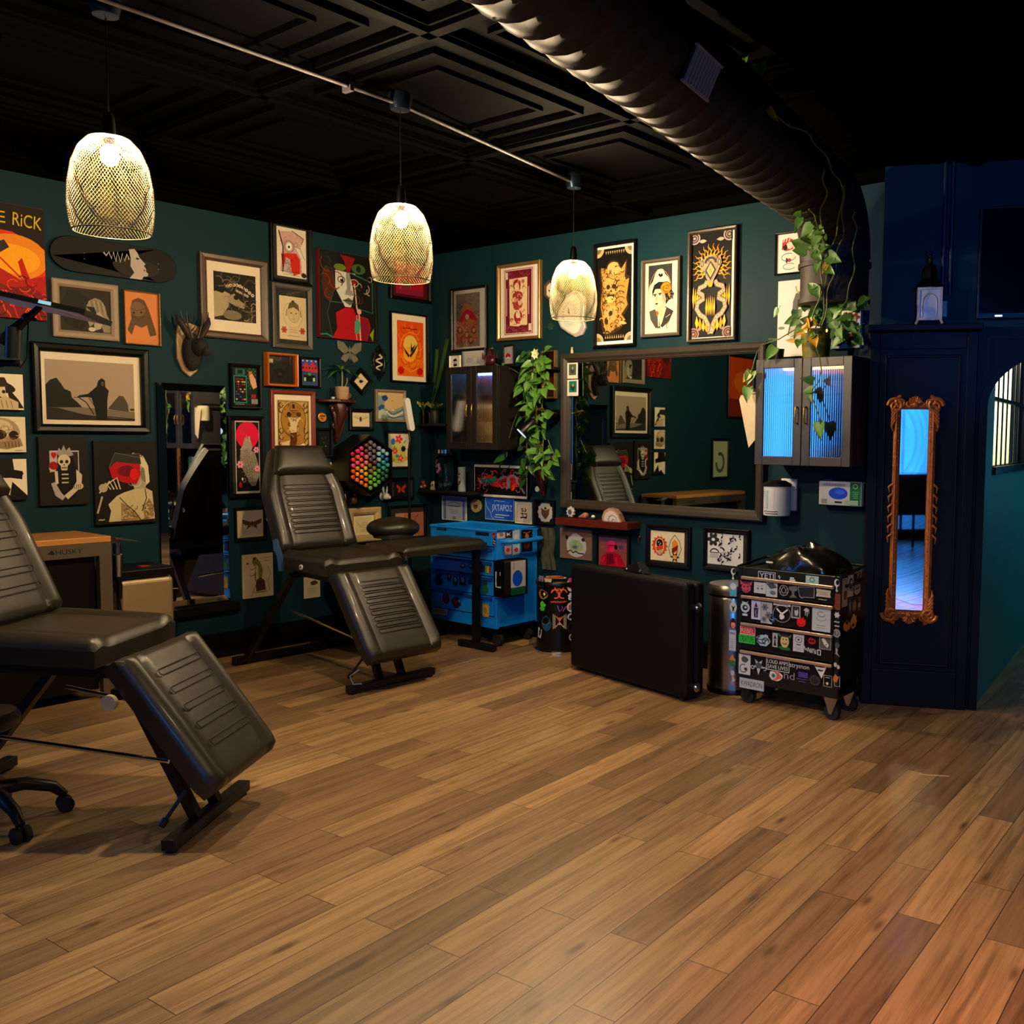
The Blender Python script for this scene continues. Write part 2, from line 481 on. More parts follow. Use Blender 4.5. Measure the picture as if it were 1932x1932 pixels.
bp = N.new('ShaderNodeBump'); bp.inputs['Strength'].default_value = 0.12; bp.inputs['Distance'].default_value = 0.002
Lk.new(g1.outputs['Fac'], bp.inputs['Height']); Lk.new(bp.outputs[0], B_.inputs['Normal'])

YF, XR = -3.5, 3.5        # wall behind the camera, wall to its right
CD = Wall((-2.42, 5.5), 24.6)
XD = (XR+2.42)/cos(CD.az)                     # length of the angled partition
PE = CD.p+CD.r*XD
struct(bx(XA-0.1, YF-0.1, -0.08, 6.0, 11.0, 0).build('floor', fm))

struct(bx(-.45, YF, 0, XR, 2.25, .004).build('floor_entry', mat('pale_entry_tile', '8f979c', .3, noise=.06, scale=3)))
# ceiling: black pressed-metal coffers
cm = MB()
cm.box(XA-0.1, YF-0.1, ZC, 6.0, 11.0, ZC+0.1)
gx = [-3.05-1.16*k for k in range(0, 4)]+[-3.05+1.16*k for k in range(1, 8)]
gy = [3.87+1.27*k for k in range(-6, 2)]
gx.sort(); gy.sort()
def rib(x0, y0, x1, y1):
    cm.box(x0, y0, ZC-0.03, x1, y1, ZC)
for x in gx:
    rib(x-0.05, YF, x+0.05, YB); cm.box(x-0.025, YF, ZC-0.045, x+0.025, YB, ZC-0.03)
for y in gy:
    rib(XA, y-0.05, 6, y+0.05); cm.box(XA, y-0.025, ZC-0.045, 6, y+0.025, ZC-0.03)
for i in range(len(gx)-1):
    for j in range(len(gy)-1):
        for a, hgt in ((0.16, 0.022), (0.30, 0.016)):
            x0, x1, y0, y1 = gx[i]+a, gx[i+1]-a, gy[j]+a, gy[j+1]-a; t = 0.022
            rb = lambda p, q, r_, s_: cm.box(p, q, ZC-hgt, r_, s_, ZC)
            rb(x0, y0, x1, y0+t); rb(x0, y1-t, x1, y1); rb(x0, y0+t, x0+t, y1-t); rb(x1-t, y0+t, x1, y1-t)
struct(cm.build('ceiling', CEILP))

# walls; the left one has the side window, the one behind the camera a shop window
def holes(x0, x1, z0, z1, hs):
    """rectangles covering x0..x1 by z0..z1 except the holes"""
    xs = sorted({x0, x1, *[h[0] for h in hs], *[h[1] for h in hs]}); out = []
    for a, b in zip(xs, xs[1:]):
        cut = sorted([(h[2], h[3]) for h in hs if h[0] <= a and h[1] >= b]); z = z0
        for c, d in cut:
            if c > z: out.append((a, b, z, c))
            z = d
        if z < z1: out.append((a, b, z, z1))
    return out
wl = MB()
for a, b, c, d in holes(YF-0.1, YB+0.1, 0, ZC, [(-1.75, -0.15, 0.9, 2.6)]):
    wl.box(XA-0.1, a, c, XA, b, d)
struct(wl.build('wall_left', TEAL))
struct(bx(XA, YB, 0, CD.p.x+0.02, YB+0.1, ZC).build('wall_back', TEAL))
wf = MB()
for a, b, c, d in holes(XA, XR+0.1, 0, ZC, [(1.35, 3.3, 0.12, 2.75)]):
    wf.box(a, YF-0.1, c, b, YF, d)
struct(wf.build('wall_front', TEAL))
struct(bx(XR, YF, 0, XR+0.1, PE.y+0.1, ZC).build('wall_right', TEAL))
def window(n, W, x0, x1, z0, z1, cols, rows, depth=0.1):
    o = MB(); t = 0.05
    o.box(x0, 0.0, z0, x0+t, depth, z1); o.box(x1-t, 0, z0, x1, depth, z1); o.box(x0+t, 0, z0, x1-t, depth, z0+t); o.box(x0+t, 0, z1-t, x1-t, depth, z1)
    for k in range(1, cols):
        x = x0+(x1-x0)*k/cols; o.box(x-0.015, 0.03, z0+t, x+0.015, 0.07, z1-t)
    for k in range(1, rows):
        z = z0+(z1-z0)*k/rows; o.box(x0+t, 0.035, z-0.015, x1-t, 0.065, z+0.015)
    f = o.build('window_%d' % n, BLKWOOD, loc=W.p, rz=W.az); struct(f)
    g = bx(x0+t, 0.048, z0+t, x1-t, 0.052, z1-t).build('glass', GLASS, f)
    return f
window(1, Wall((XA, 0), 90), -1.75, -0.15, 0.9, 2.6, 4, 3)
window(2, Wall((0, YF), 180), -3.3, -1.35, 0.12, 2.75, 2, 1)

# the angled black partition with its arched doorway
arch_w, arch_x, arch_z, arch_r = 0.45, 0.615, 1.80, 0.32
pm = MB()
xa0, xa1 = arch_x, arch_x+2*arch_w
ZU = 2.26
pm.box(0, 0, 0, xa0, 0.11, ZU); pm.box(xa1, 0, 0, XD, 0.11, ZU)
pm.mi = 1; pm.box(0, 0, ZU, XD, 0.11, ZC); pm.mi = 0
na = 24
ap = [(xa0+arch_w-arch_w*cos(pi*k/na), arch_z+arch_r*sin(pi*k/na)) for k in range(na+1)]
for (x0, z0), (x1, z1) in zip(ap, ap[1:]):
    pm.ext([(x0, z0), (x1, z1), (x1, ZU), (x0, ZU)], 0, 0.11)
part = pm.build('wall_partition', [BLACKP, TEAL], loc=CD.p, rz=CD.az); struct(part)
ar = MB()
for (x0, z0), (x1, z1) in zip(ap, ap[1:]):
    k0, k1 = 0.055/arch_w, 0.055/arch_w
    c = xa0+arch_w
    ar.ext([(x0, z0), (x1, z1), (c+(x1-c)*1.1, arch_z+(z1-arch_z)*1.16), (c+(x0-c)*1.1, arch_z+(z0-arch_z)*1.16)], -0.02, 0.0)
ar.box(xa0-0.045, -0.02, 0, xa0, 0, arch_z); ar.box(xa1, -0.02, 0, xa1+0.045, 0, arch_z)
o = ar.build('trim_1', BLACKP, loc=CD.p, rz=CD.az); struct(o)
# raised panelling on the partition, with a ledge on top
pp = MB()
u0, zl = 0.0, 2.235
pp.box(-0.06, -0.02, 0, 0.55, 0, zl)
pp.box(-0.075, -0.13, zl, 0.565, 0, zl+0.035)
pp.box(-0.06, -0.035, 0, 0.0, -0.02, zl); pp.box(0.49, -0.035, 0, 0.55, -0.02, zl)
pp.box(0.0, -0.035, zl-0.1, 0.49, -0.02, zl); pp.box(0.0, -0.035, 0, 0.49, -0.02, 0.22)
for a, b, c, d in ((0.03, 0.045, 0.25, 2.1), (0.445, 0.46, 0.25, 2.1), (0.045, 0.445, 2.085, 2.1), (0.045, 0.445, 0.25, 0.265)):
    pp.box(a, -0.032, c, b, -0.02, d)
struct(pp.build('trim_2', BLACKP, loc=CD.p, rz=CD.az, bev=0.004))
# frame moulding over the doorway
fo = MB()
for a, b, c, d in ((0.60, 0.615, 2.0, 2.19), (0.60, 1.6, 2.19, 2.205), (1.585, 1.6, 1.9, 2.19)):
    fo.box(a, -0.018, c, b, 0, d)
struct(fo.build('trim_3', BLACKP, loc=CD.p, rz=CD.az))
bb = MB(); bb.box(XA, YF, 0, XA+0.018, YB, 0.16); bb.box(XA, YF, 0.16, XA+0.012, YB, 0.18)
struct(bb.build('baseboard_left', BLACK))
bb = MB(); bb.box(XA+0.02, YB-0.018, 0, CD.p.x, YB, 0.16); bb.box(XA+0.02, YB-0.012, 0.16, CD.p.x, YB, 0.18)
struct(bb.build('baseboard_back', BLACK))
cr = MB(); cr.box(XA, YB-0.06, ZC-0.06, CD.p.x, YB, ZC); cr.box(XA, YF, ZC-0.06, XA+0.06, YB-0.06, ZC)
struct(cr.build('trim_4', CEILP))
# ledge moulding under the standing mirror's end of the left wall
# hall behind the doorway: side wall with a barred opening, cream room behind it
HALLP = mat('green_hall_paint', '256250', 0.55, noise=0.05, scale=3)
CREAM = mat('cream_hall_paint', 'cfd0b4', 0.6, noise=0.04, scale=3)
q0, q1 = WH.loc(1868, 880), WH.loc(1930, 872)
hz0 = 1.44
hx0, hx1, hz1 = 0.30, 1.75, 2.55
hm = MB()
for a, b, c, d in holes(-0.05, 4.0, 0, ZC, [(hx0, hx1, hz0, hz1)]):
    hm.box(a, 0, c, b, 0.05, d)
struct(hm.build('wall_hall', HALLP, loc=WH.p, rz=WH.az))
struct(bx(0.12, 1.35, 0, 5.0, 1.45, ZC).build('wall_hall_beyond', CREAM, loc=WH.p, rz=WH.az))
struct(bx(2.2, 0.06, 0, 2.3, 1.34, ZC).build('wall_hall_room_end', CREAM, loc=WH.p, rz=WH.az))
struct(bx(-2.6, 10.6, 0, 4.0, 10.7, ZC).build('wall_hall_end', HALLP))
hb = thing('window_grille', 'black vertical bars in the hall opening seen through the arched doorway', 'window bars', WH.p, WH.az)
m = MB(); m.box(hx0, -0.02, hz0-0.05, hx1, 0.1, hz0); m.build('sill', BLACK, hb)
m = MB()
m.box(hx1-0.06, 0.0, hz0, hx1, 0.1, hz1); m.build('post', BLACK, hb)
m = MB(); m.box(hx0, 0.03, 1.86, hx1-0.06, 0.06, 1.885); m.build('rail', BLACK, hb)
nb = 8
for k in range(nb):
    x = hx0+0.03+(hx1-0.1-hx0)*k/(nb-1)
    MB().cyl((x, 0.045, hz0), (x, 0.045, hz1), 0.006, n=8).build('bar', BLACK, hb)
# ------------------------------------------------------------------ pictures
FR = {
 'black': BLACK, 'brown': mat('brown_stained_frame', '4b3626', 0.4, noise=0.25, grain=(6, 6, 40)), 'grey': GREYWOOD,
 'tan': mat('taupe_frame', '8c7660', 0.5, noise=0.15, grain=(6, 6, 40)), 'red': mat('mahogany_frame', '7a3018', 0.35, noise=0.25, grain=(6, 6, 40)),
 'orange': mat('orange_wood_frame', 'c8641c', 0.35, noise=0.2, grain=(6, 6, 40)), 'gold': mat('gold_painted_frame', '8a6a3c', 0.35, 0.5, noise=0.15),
 'cream': mat('natural_wood_frame', 'b59a68', 0.5, noise=0.15, grain=(6, 6, 40)), 'bronze': mat('bronze_frame', '352c20', 0.4, 0.3, noise=0.15),
 'steel': STEEL, 'white': WHITE}
CARDM = mat('cream_mat_board', 'e6d5b8', 0.8, noise=0.03)
MATW = mat('white_mat_board', 'e2ded2', 0.8, noise=0.03)
MATK = mat('black_mat_board', '16140f', 0.8, noise=0.1)
CANVAS_EDGE = {}
def ring_frame(mb, w, h, fw, d, back=0.0):
    """four mitred mouldings round a w by h opening's outside, profile stepping towards the sheet"""
    prof = [(0, back), (0, -d*0.85), (fw*0.2, -d), (fw*0.65, -d*0.92), (fw, -d*0.6), (fw, back)]
    rows = []
    for a, y in prof:
        x, z = w/2-a, h/2-a
        rows.append([(-x, y, -z), (x, y, -z), (x, y, z), (-x, y, z)])
    vs = [p for r_ in rows for p in r_]; fs = []
    k = len(prof)
    for i in range(k):
        for j in range(4):
            a, b = i*4+j, i*4+(j+1) % 4; c, e = ((i+1) % k)*4+(j+1) % 4, ((i+1) % k)*4+j
            fs.append((a, b, c, e))
    mb.add(vs, fs); return mb
def tilt(o, deg):
    o.rotation_mode = 'XYZ'; o.rotation_euler = (0, radians(deg), o.rotation_euler[2])
def picture(W, b, label, art, fr='black', fw=0.03, d=0.03, matc=None, inner=None, glass=False, cat='framed picture', name='framed_picture', group=None, loc=None, size=None, rot=0.0, rz=None):
    """a framed print; b = its outer rectangle in the photograph, inner = rectangle of the printed sheet"""
    if loc is None:
        c, w, h = W.rect(b, d)
    else:
        c, (w, h) = Vector(loc), size
    t = thing(name, label, cat, c, W.az if rz is None else rz, group)
    ring_frame(MB(), w, h, fw, d).build('frame', FR[fr], t)
    bx(-w/2+fw*0.5, -0.006, -h/2+fw*0.5, w/2-fw*0.5, -0.001, h/2-fw*0.5).build('backing', {'k': MATK, 'w': MATW, 'c': CARDM, None: MATK}[matc], t)
    if inner is not None:
        c2, w2, h2 = W.rect(inner, d*0.5)
        dx = (c2-c).dot(W.r); dz = c2.z-c.z
        w2, h2 = min(w2, w-2*fw), min(h2, h-2*fw)
        dx = max(-(w/2-fw-w2/2), min(w/2-fw-w2/2, dx)); dz = max(-(h/2-fw-h2/2), min(h/2-fw-h2/2, dz))
    else:
        w2, h2, dx, dz = w-2*fw, h-2*fw, 0, 0
    A = Art(w2, h2, -0.0075, dx, dz)
    art(A)
    A.done('print', t)
    if glass:
        y = -d*0.58
        MB().add([(-w/2+fw, y, -h/2+fw), (w/2-fw, y, -h/2+fw), (w/2-fw, y, h/2-fw), (-w/2+fw, y, h/2-fw)], [(0, 1, 2, 3)]).build('glass', GLASS, t)
    if rot: tilt(t, rot)
    return t
def canvas(W, b, label, art, edge='15120f', d=0.03, name='canvas_painting', cat='canvas painting', group=None, rot=0.0):
    c, w, h = W.rect(b, d)
    t = thing(name, label, cat, c, W.az, group)
    bx(-w/2, -d, -h/2, w/2, 0, h/2).build('canvas', mat('canvas_edge_'+edge, edge, 0.7, noise=0.1), t, bev=0.003)
    A = Art(w*0.995, h*0.995, -d-0.0004); art(A); A.done('painting', t)
    if rot: tilt(t, rot)
    return t
I, K_, P_ = '1a1512', '0c0b0b', 'e8dcc4'          # ink, black, paper

# ---- left wall, from the camera side to the corner
def a_rick(A):
    A.bg('2a1606')
    A.p([(0, .22), (.6, .24), (1, .36), (1, 1), (0, 1)], 'd9480f')
    A.e(.62, .46, .42, .2, 'e8940c', 24); A.e(.6, .48, .34, .13, 'f2ae10', 24)
    A.p([(0, .6), (.4, .56), (.7, .66), (1, .6), (1, 1), (0, 1)], 'b81c12')
    A.p([(0, .72), (.3, .66), (.55, .74), (.8, .7), (1, .78), (1, 1), (0, 1)], '8a0f10')
    A.l([(.35, .42), (.72, .66)], .02, 'c81c10')
    A.p([(.66, .5), (.71, .46), (.74, .52), (.82, .68), (.78, .72), (.7, .62)], 'c4160f')
    A.p([(.1, .45), (.3, .4), (.44, .5), (.4, .7), (.15, .78), (.02, .66)], '4a2416')
    A.p([(.38, .36), (.5, .32), (.56, .38), (.44, .44)], '3a2f2a')
    rd = random.Random(4)
    for k in range(12):
        x = .35+.6*rd.random(); y = .74+.2*rd.random()
        A.l([(x, y), (x+.06, y+.05), (x+.1, y+.14)], .015, random.choice(['e0301c', '5a0a0c', 'f0600f']))
    A.curls(.3, .66, 1, .98, 26, .07, .012, ['e0301c', '6a0c0c', 'e8600f', '3a0808'], 3)
    A.t('E', .47, .125, .1, .1, 'd6b81c'); A.t('RiCK', .79, .13, .36, .115, 'd6b81c', .06)
random.seed(5)
canvas(WA, (-72, 85, 382, 598), 'orange and red poster canvas with yellow lettering, leftmost on the picture wall', a_rick, 'a01510', .035)

# skateboard deck
c, w, h = WA.rect((95, 333, 457, 522), .03)
t = thing('skateboard_deck', 'dark skateboard deck hung level with a pale wavy motif and a profile', 'skateboard', c, WA.az)
pts = []
for sx_ in (1, -1):
    for k in range(13):
        a = radians(-90+180*k/12); pts.append((sx_*(w/2-h*.62+h*.62*cos(a)), sx_*h/2*sin(a)))
MB().ext(pts, -.03, -.018).build('deck', mat('dark_brown_deck', '15100d', .5, noise=.3, scale=6, spec=.15), t, bev=.003)
A = Art(w, h, -.0304)
A.p([(.5+x/w*.985, .5-z/h*.96) for x, z in pts[:13]+pts[13:][::-1]], '1c1613')
A.blob(.66, .66, .2, .28, '33291d', 5, 24, .1)
A.l([(.4, .33), (.42, .42), (.44, .3), (.46, .48), (.475, .28), (.495, .55), (.51, .26), (.53, .55), (.55, .28), (.565, .5), (.585, .28), (.6, .44)], .012, 'b6aea0')
A.p([(.6, .14), (.645, .1), (.67, .2), (.685, .33), (.715, .44), (.735, .5), (.72, .56), (.74, .66), (.735, .72), (.755, .78), (.75, .86), (.715, .88), (.7, .98), (.6, .985), (.64, .8), (.61, .62), (.615, .4)], 'b9aca2')
A.p([(.66, .34), (.685, .36), (.68, .4), (.655, .4)], '2a2422'); A.p([(.715, .66), (.735, .68), (.72, .74)], '6a5550')
for x in (.25, .84):
    for y in (.44, .6): A.e(x, y, .004, .004, 'e8e0d0', 8)
A.done('print', t)

def a_bow(A):
    A.bg('3c3428'); A.blob(.35, .5, .4, .5, '2a241c', 3)
    A.p([(.52, .4), (.58, .26), (.7, .18), (.82, .22), (.9, .36), (.93, .56), (1, .7), (1, .98), (.86, .98), (.8, .8), (.74, .6), (.68, .4)], '9a8d74')
    A.p([(.52, .42), (.6, .5), (.66, .62), (.66, .8), (.58, .88), (.54, .72)], 'a89a80')
    for k in range(7): A.l([(.58+.045*k, .24+.01*abs(k-3)), (.6+.05*k, .4+.03*k)], .008, '5b5142' if k % 2 else 'c9bca0')
    A.p([(.68, .58), (.78, .5), (.86, .62), (.8, .9), (.66, .96)], 'b8ac92'); A.l([(.56, .56), (.6, .58)], .02, '1c1712'); A.e(.62, .93, .07, .05, 'cfc3aa')
picture(WA, (100, 224.5, 531, 639), 'sepia photograph of a bowed head in a wide grey wood frame', a_bow, 'tan', .045, .03, None, None, True)
def a_cap(A):
    A.bg('d08a52')
    A.p([(.18, .32), (.24, .16), (.42, .1), (.6, .14), (.72, .3), (.9, .68), (.94, .8), (.74, .84), (.66, .62), (.5, .68), (.3, .64), (.2, .84), (.08, .74), (.2, .52)], '6a5138')
    A.e(.4, .32, .22, .14, '80664a'); A.l([(.2, .32), (.36, .36), (.62, .3)], .012, '3f2f20'); A.l([(.2, .46), (.4, .52), (.62, .44)], .012, '3f2f20')
    A.e(.28, .4, .03, .02, '2a1f16'); A.e(.5, .38, .03, .02, '2a1f16')
picture(WA, (235.5, 303.5, 550, 651), 'orange print with a brown head in a thin brass edged frame', a_cap, 'gold', .008, .03)

def a_coast(A):
    A.bg('b4a08c')
    A.p([(0, .42), (.05, .34), (.12, .3), (.17, .4), (.2, .48), (.27, .52), (.28, .62), (.34, .7), (.42, .82), (0, .82)], '2c2620')
    A.p([(0, .8), (.4, .78), (1, .84), (1, 1), (0, 1)], '8a7b68')
    A.p([(0, .8), (.12, .8), (.4, .9), (.75, .96), (1, .97), (1, 1), (0, 1)], '3a322a')
    A.p([(.68, .8), (.76, .66), (.82, .56), (.87, .57), (.92, .7), (.93, .84)], '5f5548'); A.e(.97, .8, .03, .02, '4a4238')
    A.p([(.58, .32), (.62, .27), (.66, .31), (.66, .42), (.7, .48), (.68, .64), (.67, .98), (.55, .98), (.53, .78), (.5, .62), (.46, .6), (.34, .62), (.36, .58), (.46, .55), (.56, .42)], '181412')
    A.l([(.34, .6), (.44, .7), (.52, .9)], .012, '241e1a'); A.l([(.3, .62), (.46, .6), (.55, .8)], .008, '3a322a'); A.e(.63, .37, .018, .04, '6a5a4c')
    A.l([(.65, .93), (.85, .95), (1, .97)], .01, '241e1a')
picture(WA, (64, 283.5, 652, 816), 'large framed print of a veiled dark figure on a beach', a_coast, 'black', .05, .045, 'c', (88, 255, 682, 793), True)

def a_hat(A):
    A.bg(P_); A.e(.3, .34, .5, .17, '2c2017', 24, .25); A.p([(-.0, .1), (.5, .1), (.62, .36), (0, .4)], '3a2a1e')
    A.p([(.05, .4), (.5, .36), (.54, .7), (.3, .8), (0, .7)], 'd9c6a8'); A.p([(.58, .38), (.85, .7), (1, .95), (.7, .95), (.58, .6)], '241a14')
    A.e(.46, .5, .05, .05, '2c2017'); A.p([(.1, .75), (.5, .62), (.85, .78), (.85, 1), (.1, 1)], 'cbb592')
    for k in range(4): A.l([(.25+.13*k, .74), (.3+.13*k, .95)], .015, '5a4632')
    A.l([(.1, .62), (.4, .66)], .03, '3a2a1e')
canvas(WA, (-26, 44, 705, 773), 'small canvas of a bearded man in a broad dark hat', a_hat, '1c1510', .03)
def a_skull(A):
    A.bg('e3d3b6'); A.e(.35, .45, .5, .42, 'b59e7c', 28); A.e(.3, .34, .36, .26, 'd6c3a2', 24); A.e(.3, .5, .2, .14, '2a1d14'); A.e(.68, .52, .13, .13, '31241a')
    A.p([(.3, .72), (.85, .6), (.92, .82), (.5, .92), (.2, .88)], 'a08a68')
    A.curls(.05, .1, .8, .7, 14, .14, .012, ['a08a68', '8a7454', 'e3d3b6'], 10)
    for k in range(5): A.l([(.44+.09*k, .72-.01*k), (.46+.09*k, .86)], .015, '4a3826')
    A.l([(.7, .95), (.9, .94)], .012, I)
canvas(WA, (-24, 48.5, 786, 853.5), 'small canvas of a sepia human skull above the reclined chair back', a_skull, '1c1510', .03)
def a_top(A):
    A.bg(P_); A.p([(.05, 0), (.65, 0), (.68, .26), (.9, .3), (.88, .5), (.6, .46), (0, .42), (0, .26)], '241913')
    A.e(.5, .36, .42, .1, '120d0a'); A.p([(.28, .44), (.62, .48), (.62, .8), (.45, .9), (.3, .7)], 'e6d6bc'); A.p([(.62, .55), (1, .9), (1, 1), (.1, 1), (.35, .8), (.55, .88)], '17110d')
canvas(WA, (-24, 51, 866, 944), 'small canvas of a figure in a top hat, partly behind the chair back', a_top, '1c1510', .03)
def a_queen(A):
    A.bg('2a1f18'); A.r(.21, .2, .81, .52, 'b9b0bc'); A.r(.23, .22, .79, .52, '3a2f30')
    A.p([(.23, .22), (.36, .22), (.36, .44), (.23, .44)], 'b9b2b0')
    A.e(.275, .25, .035, .025, 'c01018'); A.e(.315, .25, .035, .025, 'c01018'); A.p([(.235, .262), (.355, .262), (.295, .325)], 'c01018')
    A.p([(.4, .3), (.66, .28), (.76, .44), (.72, .9), (.36, .9), (.36, .4)], '120c0b')
    A.p([(.36, .24), (.4, .16), (.45, .2), (.5, .12), (.55, .2), (.62, .15), (.66, .22), (.7, .26), (.64, .28), (.4, .28)], 'a49c94')
    A.skull(.5, .37, .13, .12, 'cfc2a2', '1c1412')
    for k in range(3): A.l([(.44, .55+.06*k), (.58, .55+.06*k)], .03, 'c8bca4')
    A.p([(.22, .68), (.3, .66), (.42, .82), (.5, .88), (.44, .93), (.3, .86)], 'b3a6a4'); A.p([(.3, .5), (.36, .5), (.37, .68), (.31, .7)], 'cfc0b0')
    A.e(.26, .46, .07, .05, 'c9bcaa'); A.e(.28, .42, .09, .06, 'a0141a')
    A.p([(.74, .48), (.86, .56), (.84, .72), (.74, .8), (.55, .92), (.48, .86), (.66, .76), (.74, .66)], 'cdbfa6'); A.e(.78, .73, .1, .05, 'c9bca4')
    for k in range(4): A.l([(.7+.04*k, .7), (.69+.04*k, .77)], .012, '1c1412')
canvas(WA, (74, 167, 824, 953), 'black canvas of a crowned skeleton holding a red heart', a_queen, '17110d', .03)
def a_wine(A):
    A.bg('221a14')
    A.p([(.2, .76), (.34, .66), (.46, .62), (.56, .6), (.76, .55), (.92, .62), (.95, .96), (.2, .97), (.24, .84)], 'c9ba92')
    A.p([(.56, .18), (.7, .16), (.84, .26), (.88, .44), (.8, .58), (.62, .58), (.6, .36)], 'b3a78c'); A.e(.8, .4, .07, .1, '8f836a')
    A.p([(.52, .2), (.62, .14), (.78, .18), (.86, .3), (.88, .5), (.82, .54), (.8, .34), (.66, .24)], 'd6cba8')
    A.p([(.4, .74), (.54, .8), (.66, .9), (.72, .97), (.4, .97)], 'a5885c'); A.p([(.76, .84), (.86, .7), (.94, .8), (.95, .93), (.78, .97)], 'a5885c')
    A.l([(.38, .68), (.5, .78), (.62, .86), (.72, .97)], .014, '1c130e'); A.l([(.8, .58), (.82, .7), (.74, .86)], .014, '1c130e')
    A.curls(.58, .18, .86, .5, 16, .07, .012, ['8f836a', 'd6cba8', '6a604c'], 11); A.curls(.44, .8, .66, .96, 16, .05, .01, ['d6cba8', '7a6038'], 12); A.curls(.76, .76, .92, .94, 10, .05, .01, ['d6cba8', '7a6038'], 13)
    A.p([(.22, .32), (.32, .14), (.72, .16), (.74, .28)], '3e3a34'); A.l([(.22, .32), (.32, .14), (.72, .2)], .006, '8a8478')
    A.p([(.22, .32), (.34, .25), (.72, .28), (.72, .42), (.66, .52), (.44, .5), (.26, .44)], 'b8121c'); A.blob(.5, .36, .16, .08, '7a0c14', 8); A.blob(.62, .4, .08, .08, 'd8202a', 9)
    for k in range(4): A.l([(.06+.05*k, .62-.04*k), (.16+.06*k, .5-.02*k), (.24+.05*k, .58)], .022, 'cdbf9e')
    A.e(.12, .56, .07, .05, 'b8ab8c'); A.l([(.02, .86), (.1, .66)], .03, 'b8ab8c'); A.scrib(.03, .91, .14, .97, 1, .014, 'cdbf9e')
canvas(WA, (178.5, 296, 832, 988), 'black canvas of a blonde woman behind a glass of red wine', a_wine, '17110d', .03)

def a_tile(A):
    A.bg('2a241c'); A.p([(0, .42), (.2, .38), (.38, .44), (.34, .7), (.2, .9), (0, .95)], 'b7a483'); A.p([(0, .4), (.1, .3), (.3, .36), (.2, .44)], '17120e')
    A.p([(.3, .5), (.48, .42), (.62, .56), (.78, .64), (.7, .72), (.5, .68), (.36, .62)], 'a89878'); A.e(.52, .5, .06, .05, '2a2219')
    for k in range(9): A.e(.32+.075*k, .28-.08*sin(k*.45)+.012*k, .042, .035, 'dccdb2', 12)
    for k in range(5): A.e(.55+.06*k, .36+.02*k, .034, .03, 'b9a98c', 12)
    for k in range(9): A.e(.32+.075*k, .28-.08*sin(k*.45)+.012*k, .018, .014, '6a5a44', 8)
    A.arc(.86, .4, .18, .3, 60, 300, .03, '54473a'); A.arc(.8, .5, .3, .28, -30, 120, .025, '7b6c56'); A.arc(.1, .1, .3, .2, 0, 90, .03, '6b5c48'); A.e(.42, .88, .22, .1, '8d7d62'); A.curls(.02, .04, .98, .3, 10, .12, .018, ['6b5c48', '8d7d62'], 4); A.curls(.5, .6, .98, .98, 12, .09, .018, ['8d7d62', '54473a', 'a89878'], 5); A.curls(.1, .5, .4, .9, 6, .08, .01, '8a7a5e', 6); A.arc(.86, .86, .06, .06, 0, 360, .02, '5a4c3c')
picture(WA, (380, 507.5, 484, 640.5), 'black and white print of beads and a bone in a wide brown frame', a_tile, 'brown', .05, .035, 'c', (405, 484, 516, 606), True)
def a_eye(A):
    A.bg('ddd0bb'); A.p([(.06, .1), (.5, .06), (.92, .16), (.8, .3), (.84, .92), (.1, .9), (.2, .4)], 'c9a9a0')
    A.p([(.14, .56), (.3, .52), (.66, .5), (.78, .62), (.78, .9), (.56, .96), (.44, .78), (.2, .9)], 'c8321c'); A.p([(.2, .9), (.3, .6), (.44, .64), (.5, .94)], 'b8afa8')
    A.curls(.14, .1, .86, .34, 14, .06, .01, ['9a6a64', 'b88078'], 3); A.curls(.2, .52, .8, .92, 20, .06, .012, ['e0582c', '7a1c10', '3a1c28'], 4); A.ring(.4, .38, .16, .12, .012, I); A.e(.4, .38, .1, .08, 'e8e0d4'); A.e(.4, .39, .035, .028, I); A.l([(.06, .08), (.2, .4), (.18, .92)], .03, '3a1c28'); A.l([(.5, .05), (.92, .18), (.82, .3)], .02, '3a1c28')
    A.p([(.6, .36), (.78, .4), (.94, .6), (.86, .66), (.72, .5)], 'ded4c4'); A.l([(.6, .36), (.78, .4), (.94, .62)], .012, I)
    A.blob(.9, .93, .1, .06, '3a3030', 3); A.scrib(.1, .86, .8, .99, 2, .01, I)
picture(WA, (512, 590, 413, 535), 'one eyed creature drawing with red in a deep black frame, highest on the left wall', a_eye, 'black', .028, .03, None, (523.5, 578.5, 431, 523))
def a_sketch(A):
    A.bg('dccda8'); A.ring(.5, .42, .36, .3, .008, '8a7a5c'); A.e(.52, .4, .22, .2, 'cfc09a'); A.ring(.52, .4, .22, .2, .008, '5a4c38')
    A.p([(.3, .3), (.36, .16), (.52, .1), (.7, .18), (.74, .32), (.52, .24)], '6a5a44'); A.e(.5, .11, .06, .03, '5a4c38')
    for k in (-1, 1):
        A.e(.52+k*.09, .38, .035, .012, '3a2f24'); A.flower(.5+k*.34, .78, .11, 'c05a44', 'a04434'); A.l([(.52+k*.25, .3), (.52+k*.28, .46)], .03, 'b8604c')
    A.l([(.52, .4), (.5, .47), (.54, .48)], .008, '5a4c38'); A.l([(.47, .53), (.57, .53)], .012, '9a5a48'); A.r(.3, .72, .72, .86, 'd8c8a4'); A.scrib(.32, .74, .7, .85, 2, .008, '6a5a44'); A.scrib(.25, .88, .78, .95, 1, .012, '4a3c2c')
picture(WA, (515.5, 590.5, 537, 658), 'pencil sketch of a woman between roses in a grey wood frame', a_sketch, 'grey', .035, .03, 'k', (528.5, 579, 560, 641), True)
